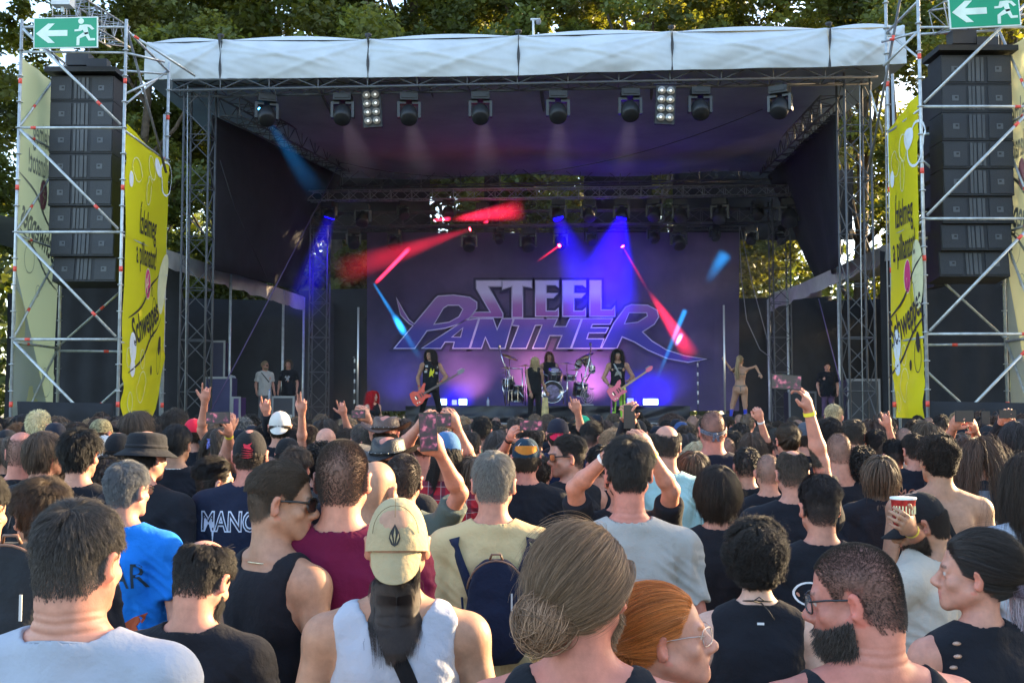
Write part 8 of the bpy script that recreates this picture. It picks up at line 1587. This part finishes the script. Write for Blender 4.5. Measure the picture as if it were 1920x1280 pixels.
# drum kit
CHR = mat('chrome', (.7, .7, .72), rough=.18, metal=1, var=.05); DRB = mat('drum_black', (.012, .012, .018), rough=.2, spec=.8); HEADP = mat('printed_drum_head', (.16, .12, .22), rough=.4, var=.9, vscale=9); HEADM = mat('drum_head', (.5, .5, .5), rough=.5); CYM = mat('cymbal_bronze', (.35, .25, .12), rough=.3, metal=.9)
kit = empty('drum_kit', P(1035, 758, 29.3), 0, 'black and chrome drum kit with cymbals on the riser', 'drum kit')
def drum(px, py, Y, r, h, tilt=0, tx=0, name='drum'):
    p = P(px, py, Y); rot = Matrix.Rotation(R(tilt), 3, 'X') @ Matrix.Rotation(R(tx), 3, 'Y'); mb = MB(); mb.lathe([(r, -h / 2), (r, h / 2)], c=p, n=24, rot=rot); o = mb.build(name, DRB, kit)
    for s in (-1, 1): mb = MB(); mb.lathe([(r + .012, s * h / 2 - .012), (r + .012, s * h / 2 + .012), (r - .01, s * h / 2 + .014), (r - .012, s * h / 2 + .008)], c=p, n=24, rot=rot); mb.build('hoop', CHR, o); mb = MB(); mb.lathe([(r, s * h / 2 + .006), (r * .5, s * h / 2 + .009), (0, s * h / 2 + .009)], c=p, n=24, rot=rot); mb.build('drum_head', HEADP if name == 'bass_drum' else HEADM, o)
    for k in range(8): a = k * math.pi / 4 + .2; q = Vector((math.cos(a) * (r + .01), math.sin(a) * (r + .01), 0)); mb = MB(); mb.tube(p + rot @ (q - Vector((0, 0, h * .45))), p + rot @ (q + Vector((0, 0, h * .45))), .006, 5); mb.build('lug', CHR, o)
    return o
bz = 2.02
bd_ = drum(1035, 735, 29.2, .29, .42, 90, 0, 'bass_drum'); drum(968, 738, 29.4, .20, .42, 0, 0, 'floor_tom'); drum(1088, 730, 29.4, .19, .34, 8, 6, 'floor_tom'); drum(1040, 703, 29.1, .165, .3, 25, 3, 'rack_tom'); drum(1010, 707, 29.2, .15, .26, 25, -8, 'rack_tom'); drum(1068, 708, 29.3, .16, .12, 8, 0, 'snare'); drum(953, 720, 29.2, .15, .3, 10, 0, 'side_tom'); drum(1085, 682, 29.6, .09, .18, 60, 10, 'small_tom'); drum(1100, 678, 29.6, .09, .18, 60, -5, 'small_tom'); drum(1110, 692, 29.6, .08, .15, 60, -5, 'small_tom')
def cym(px, py, Y, r, tx, ty): p = P(px, py, Y); rot = Matrix.Rotation(R(ty), 3, 'Y') @ Matrix.Rotation(R(tx), 3, 'X'); mb = MB(); mb.lathe([(r, 0), (r * .3, .018), (.03, .04), (0, .042)], c=p, n=28, rot=rot); o = mb.build('cymbal', CYM, kit); mb = MB(); mb.tube(p, (p.x, p.y + .05, bz), .011, 6); mb.build('cymbal_stand', CHR, o)
for c in ((955, 669, 29.3, .25, 12, 22), (985, 686, 29.7, .22, 4, 2), (1063, 682, 29.8, .24, 3, 2), (1080, 694, 29.5, .17, 4, 4), (1098, 668, 29.4, .26, 10, -24), (948, 690, 29.0, .18, 2, 0)): cym(*c)
for pts in (([936, 652], [944, 680], [958, 706], [966, 720]), ([1108, 650], [1104, 680], [1096, 706], [1086, 725]), ([952, 690], [952, 757]), ([979, 691], [980, 757]), ([1064, 700], [1063, 757]), ([952, 690], [980, 691]), ([1054, 730], [1057, 757]), ([940, 712], [948, 757]), ([1090, 700], [1098, 757]), ([1105, 668], [1112, 690], [1098, 715])):
    mb = MB(); mb.path([P(x, y, 29.0) for x, y in pts], .016, 6); mb.build('stand_tube', CHR, kit)
for x, y in ((936, 650), (1107, 645)): mb = MB(); mb.lathe([(0, -.06), (.035, -.03), (.03, .03), (0, .05)], c=P(x, y, 29), n=8); mb.build('overhead_microphone', mat('mic_grey', (.15, .15, .16)), kit)
rs = np.random.RandomState(5)
for k in range(26): x, y = rs.uniform(944, 1112), rs.uniform(690, 752); a = P(x, y, 28.95); mb = MB(); mb.tube(a, a + Vector(((rs.rand() - .5) * .35, 0, (rs.rand() - .5) * .3)), .009, 5); mb.build('clamp_tube', CHR, kit)
fan = empty('floor_fan', P(1104, 757, 28.8), 0, 'round grey floor fan on the riser beside the drums', 'fan'); p = P(1101, 741, 28.8)
for r_ in (.08, .14, .2): mb = MB(); mb.path([p + Vector((math.sin(t) * r_ * .85, -.05 * (1 - r_ * 3), math.cos(t) * r_ * 1.1)) for t in [k * 6.2832 / 20 for k in range(21)]], .008, 5); mb.build('guard_ring', mat('fan_grey', (.3, .3, .33), rough=.4), fan)
for k in range(12): t = k * 6.2832 / 12; mb = MB(); mb.tube(p + Vector((0, -.04, 0)), p + Vector((math.sin(t) * .17, 0, math.cos(t) * .22)), .005, 4); mb.build('guard_wire', mat('fan_grey', (.3, .3, .33)), fan)
mb = MB(); mb.lathe([(.05, -.05), (.05, .05)], c=p, n=10, rot=Matrix.Rotation(R(90), 3, 'X')); mb.build('motor', mat('fan_dark', (.08, .08, .09)), fan); mb = MB(); mb.box(p + Vector((0, 0, -.25)), (.16, .1, .02)); mb.build('foot', mat('fan_grey', (.3, .3, .33)), fan)
# dancer
def tail(i):
    n = 500; k = 10; rs = i['rs']; st = np.array([-.0, -.115, .065]) + rs.randn(n, 3) * .014; t = np.linspace(0, 1, k)[None, :, None]; pt = st[:, None] + t * np.array([-.02, -.03, -.52]) * (.75 + .3 * rs.rand(n, 1, 1)) + rs.randn(n, 1, 3) * .02 * t + np.array([0, -.05, 0]) * np.sin(t * 3.1)
    build_curves('ponytail', i['H'].w(pt.reshape(-1, 3)).reshape(n, k, 3), .0022 * np.ones(k), hair_mat((.36, .26, .15)), i['root'])
def nude_print(i):
    me = [c for c in i['root'].children if c.name.startswith('body')][0].data; at = me.color_attributes['Col']; n = len(me.vertices); c = np.empty(n * 4, np.float32); at.data.foreach_get('color', c); c = c.reshape(-1, 4); v = np.empty(n * 3, np.float32); me.vertices.foreach_get('co', v); v = v.reshape(-1, 3)
    m = (np.abs(v[:, 2] - (.99 + np.abs(v[:, 0]) * .15)) < .016) | (np.abs(v[:, 2] - 1.30) < .012) | ((np.abs(v[:, 0]) < .012) & (v[:, 2] > .86) & (v[:, 2] < 1.0)); c[m, :3] = (.16, .13, .1); m = (v[:, 2] < .40); c[m, :3] = (.01, .03, .45); at.data.foreach_set('color', c.ravel())
dz_ = P(1388, 667, 26.2).z - DK
stg(1387, 667, 26.2, h=dz_, yaw=-35, body=-8, hair='tied', hc=(.36, .26, .15), top='nude', skin='tan', label='dancer seen from behind in gold bikini and blue boots, holding the right pole', fem=1, sw=1.0, hs=dict(len=.15, to=(0, -.11, .06)), x=lambda i: (nude_print(i), tail(i)),
    world_arms=((-1, (1371, 693, 26.0), (1359, 676, 25.95), 'fist', (0, 1, 0)), (1, (1410, 690, 26.1), (1421, 694, 26.0), 'relaxed', (0, -1, 0))), stance=(((-.20, .05, .50), (-.27, .0, .09)), ((.12, .02, .50), (.13, -.02, .09))))
# woman with red hair kneeling at the stage edge, crew in the wings
stg(700, 728, 24.25, h=1.66, base=.66, yaw=-120, body=-140, hair='longcurl', hc=(.45, .012, .02), top='tank', tc=(.014, .014, .016), skin='pale', label='woman with bright red curly hair kneeling at the left edge of the stage', fem=1, hs=dict(len=.34))
def xc1(i): glasses(i); strap(i, [on_shirt(i, x, z, .008, True) for x, z in ((.12, 1.45), (.06, 1.36), (0, 1.28), (-.08, 1.18))], .012, (.02, .02, .02), 'bag_strap')
stg(497, 677, 28.2, yaw=-120, body=-150, hair='back', hc=(.28, .2, .12), top='tee', tc=(.42, .40, .38), skin='pink', label='bearded crew man in sunglasses and cream t-shirt beside the flight case', pants=(.16, .16, .17), beard=.9, x=xc1)
stg(541, 674, 28.8, yaw=180, body=180, hair='mid', hc=(.10, .07, .045), top='tee', tc=(.012, .012, .016), skin='pink', label='crew man in black printed t-shirt standing behind the flight case', x=lambda i: print_on(i, cx=0, cz=1.26, size=.09, col=(.3, .3, .32), front=True, polys=[[(-.9, .3), (-.4, .9), (-.2, .2), (.3, .8), (.9, .5), (.4, -.1), (.6, -.9), (0, -.5), (-.6, -.9), (-.3, -.1)]]))
stg(427, 686, 28.0, yaw=30, body=20, pitch=10, hair='crop', hc=BK, top='tee', tc=(.42, .43, .46), skin='pink', label='crew member in white shirt leaning over the dark cabinet in the left wing', hs=dict(hat=0.), x=lambda i: cap_hat(i, (.012, .012, .015)))
stg(1551, 678, 27.2, yaw=170, body=175, pitch=14, hair='crop', hc=DB, top='tee', tc=(.010, .010, .013), skin='pink', label='crew man in black t-shirt looking down in the right wing', sw=1.15, fat=.4, pants=(.10, .06, .12))
stg(318, 700, 27.5, yaw=150, body=150, hair='short', hc=DB, top='tee', tc=(.014, .012, .014), skin='tan', label='dim figure standing in the dark behind the left banner pole', base=.9)
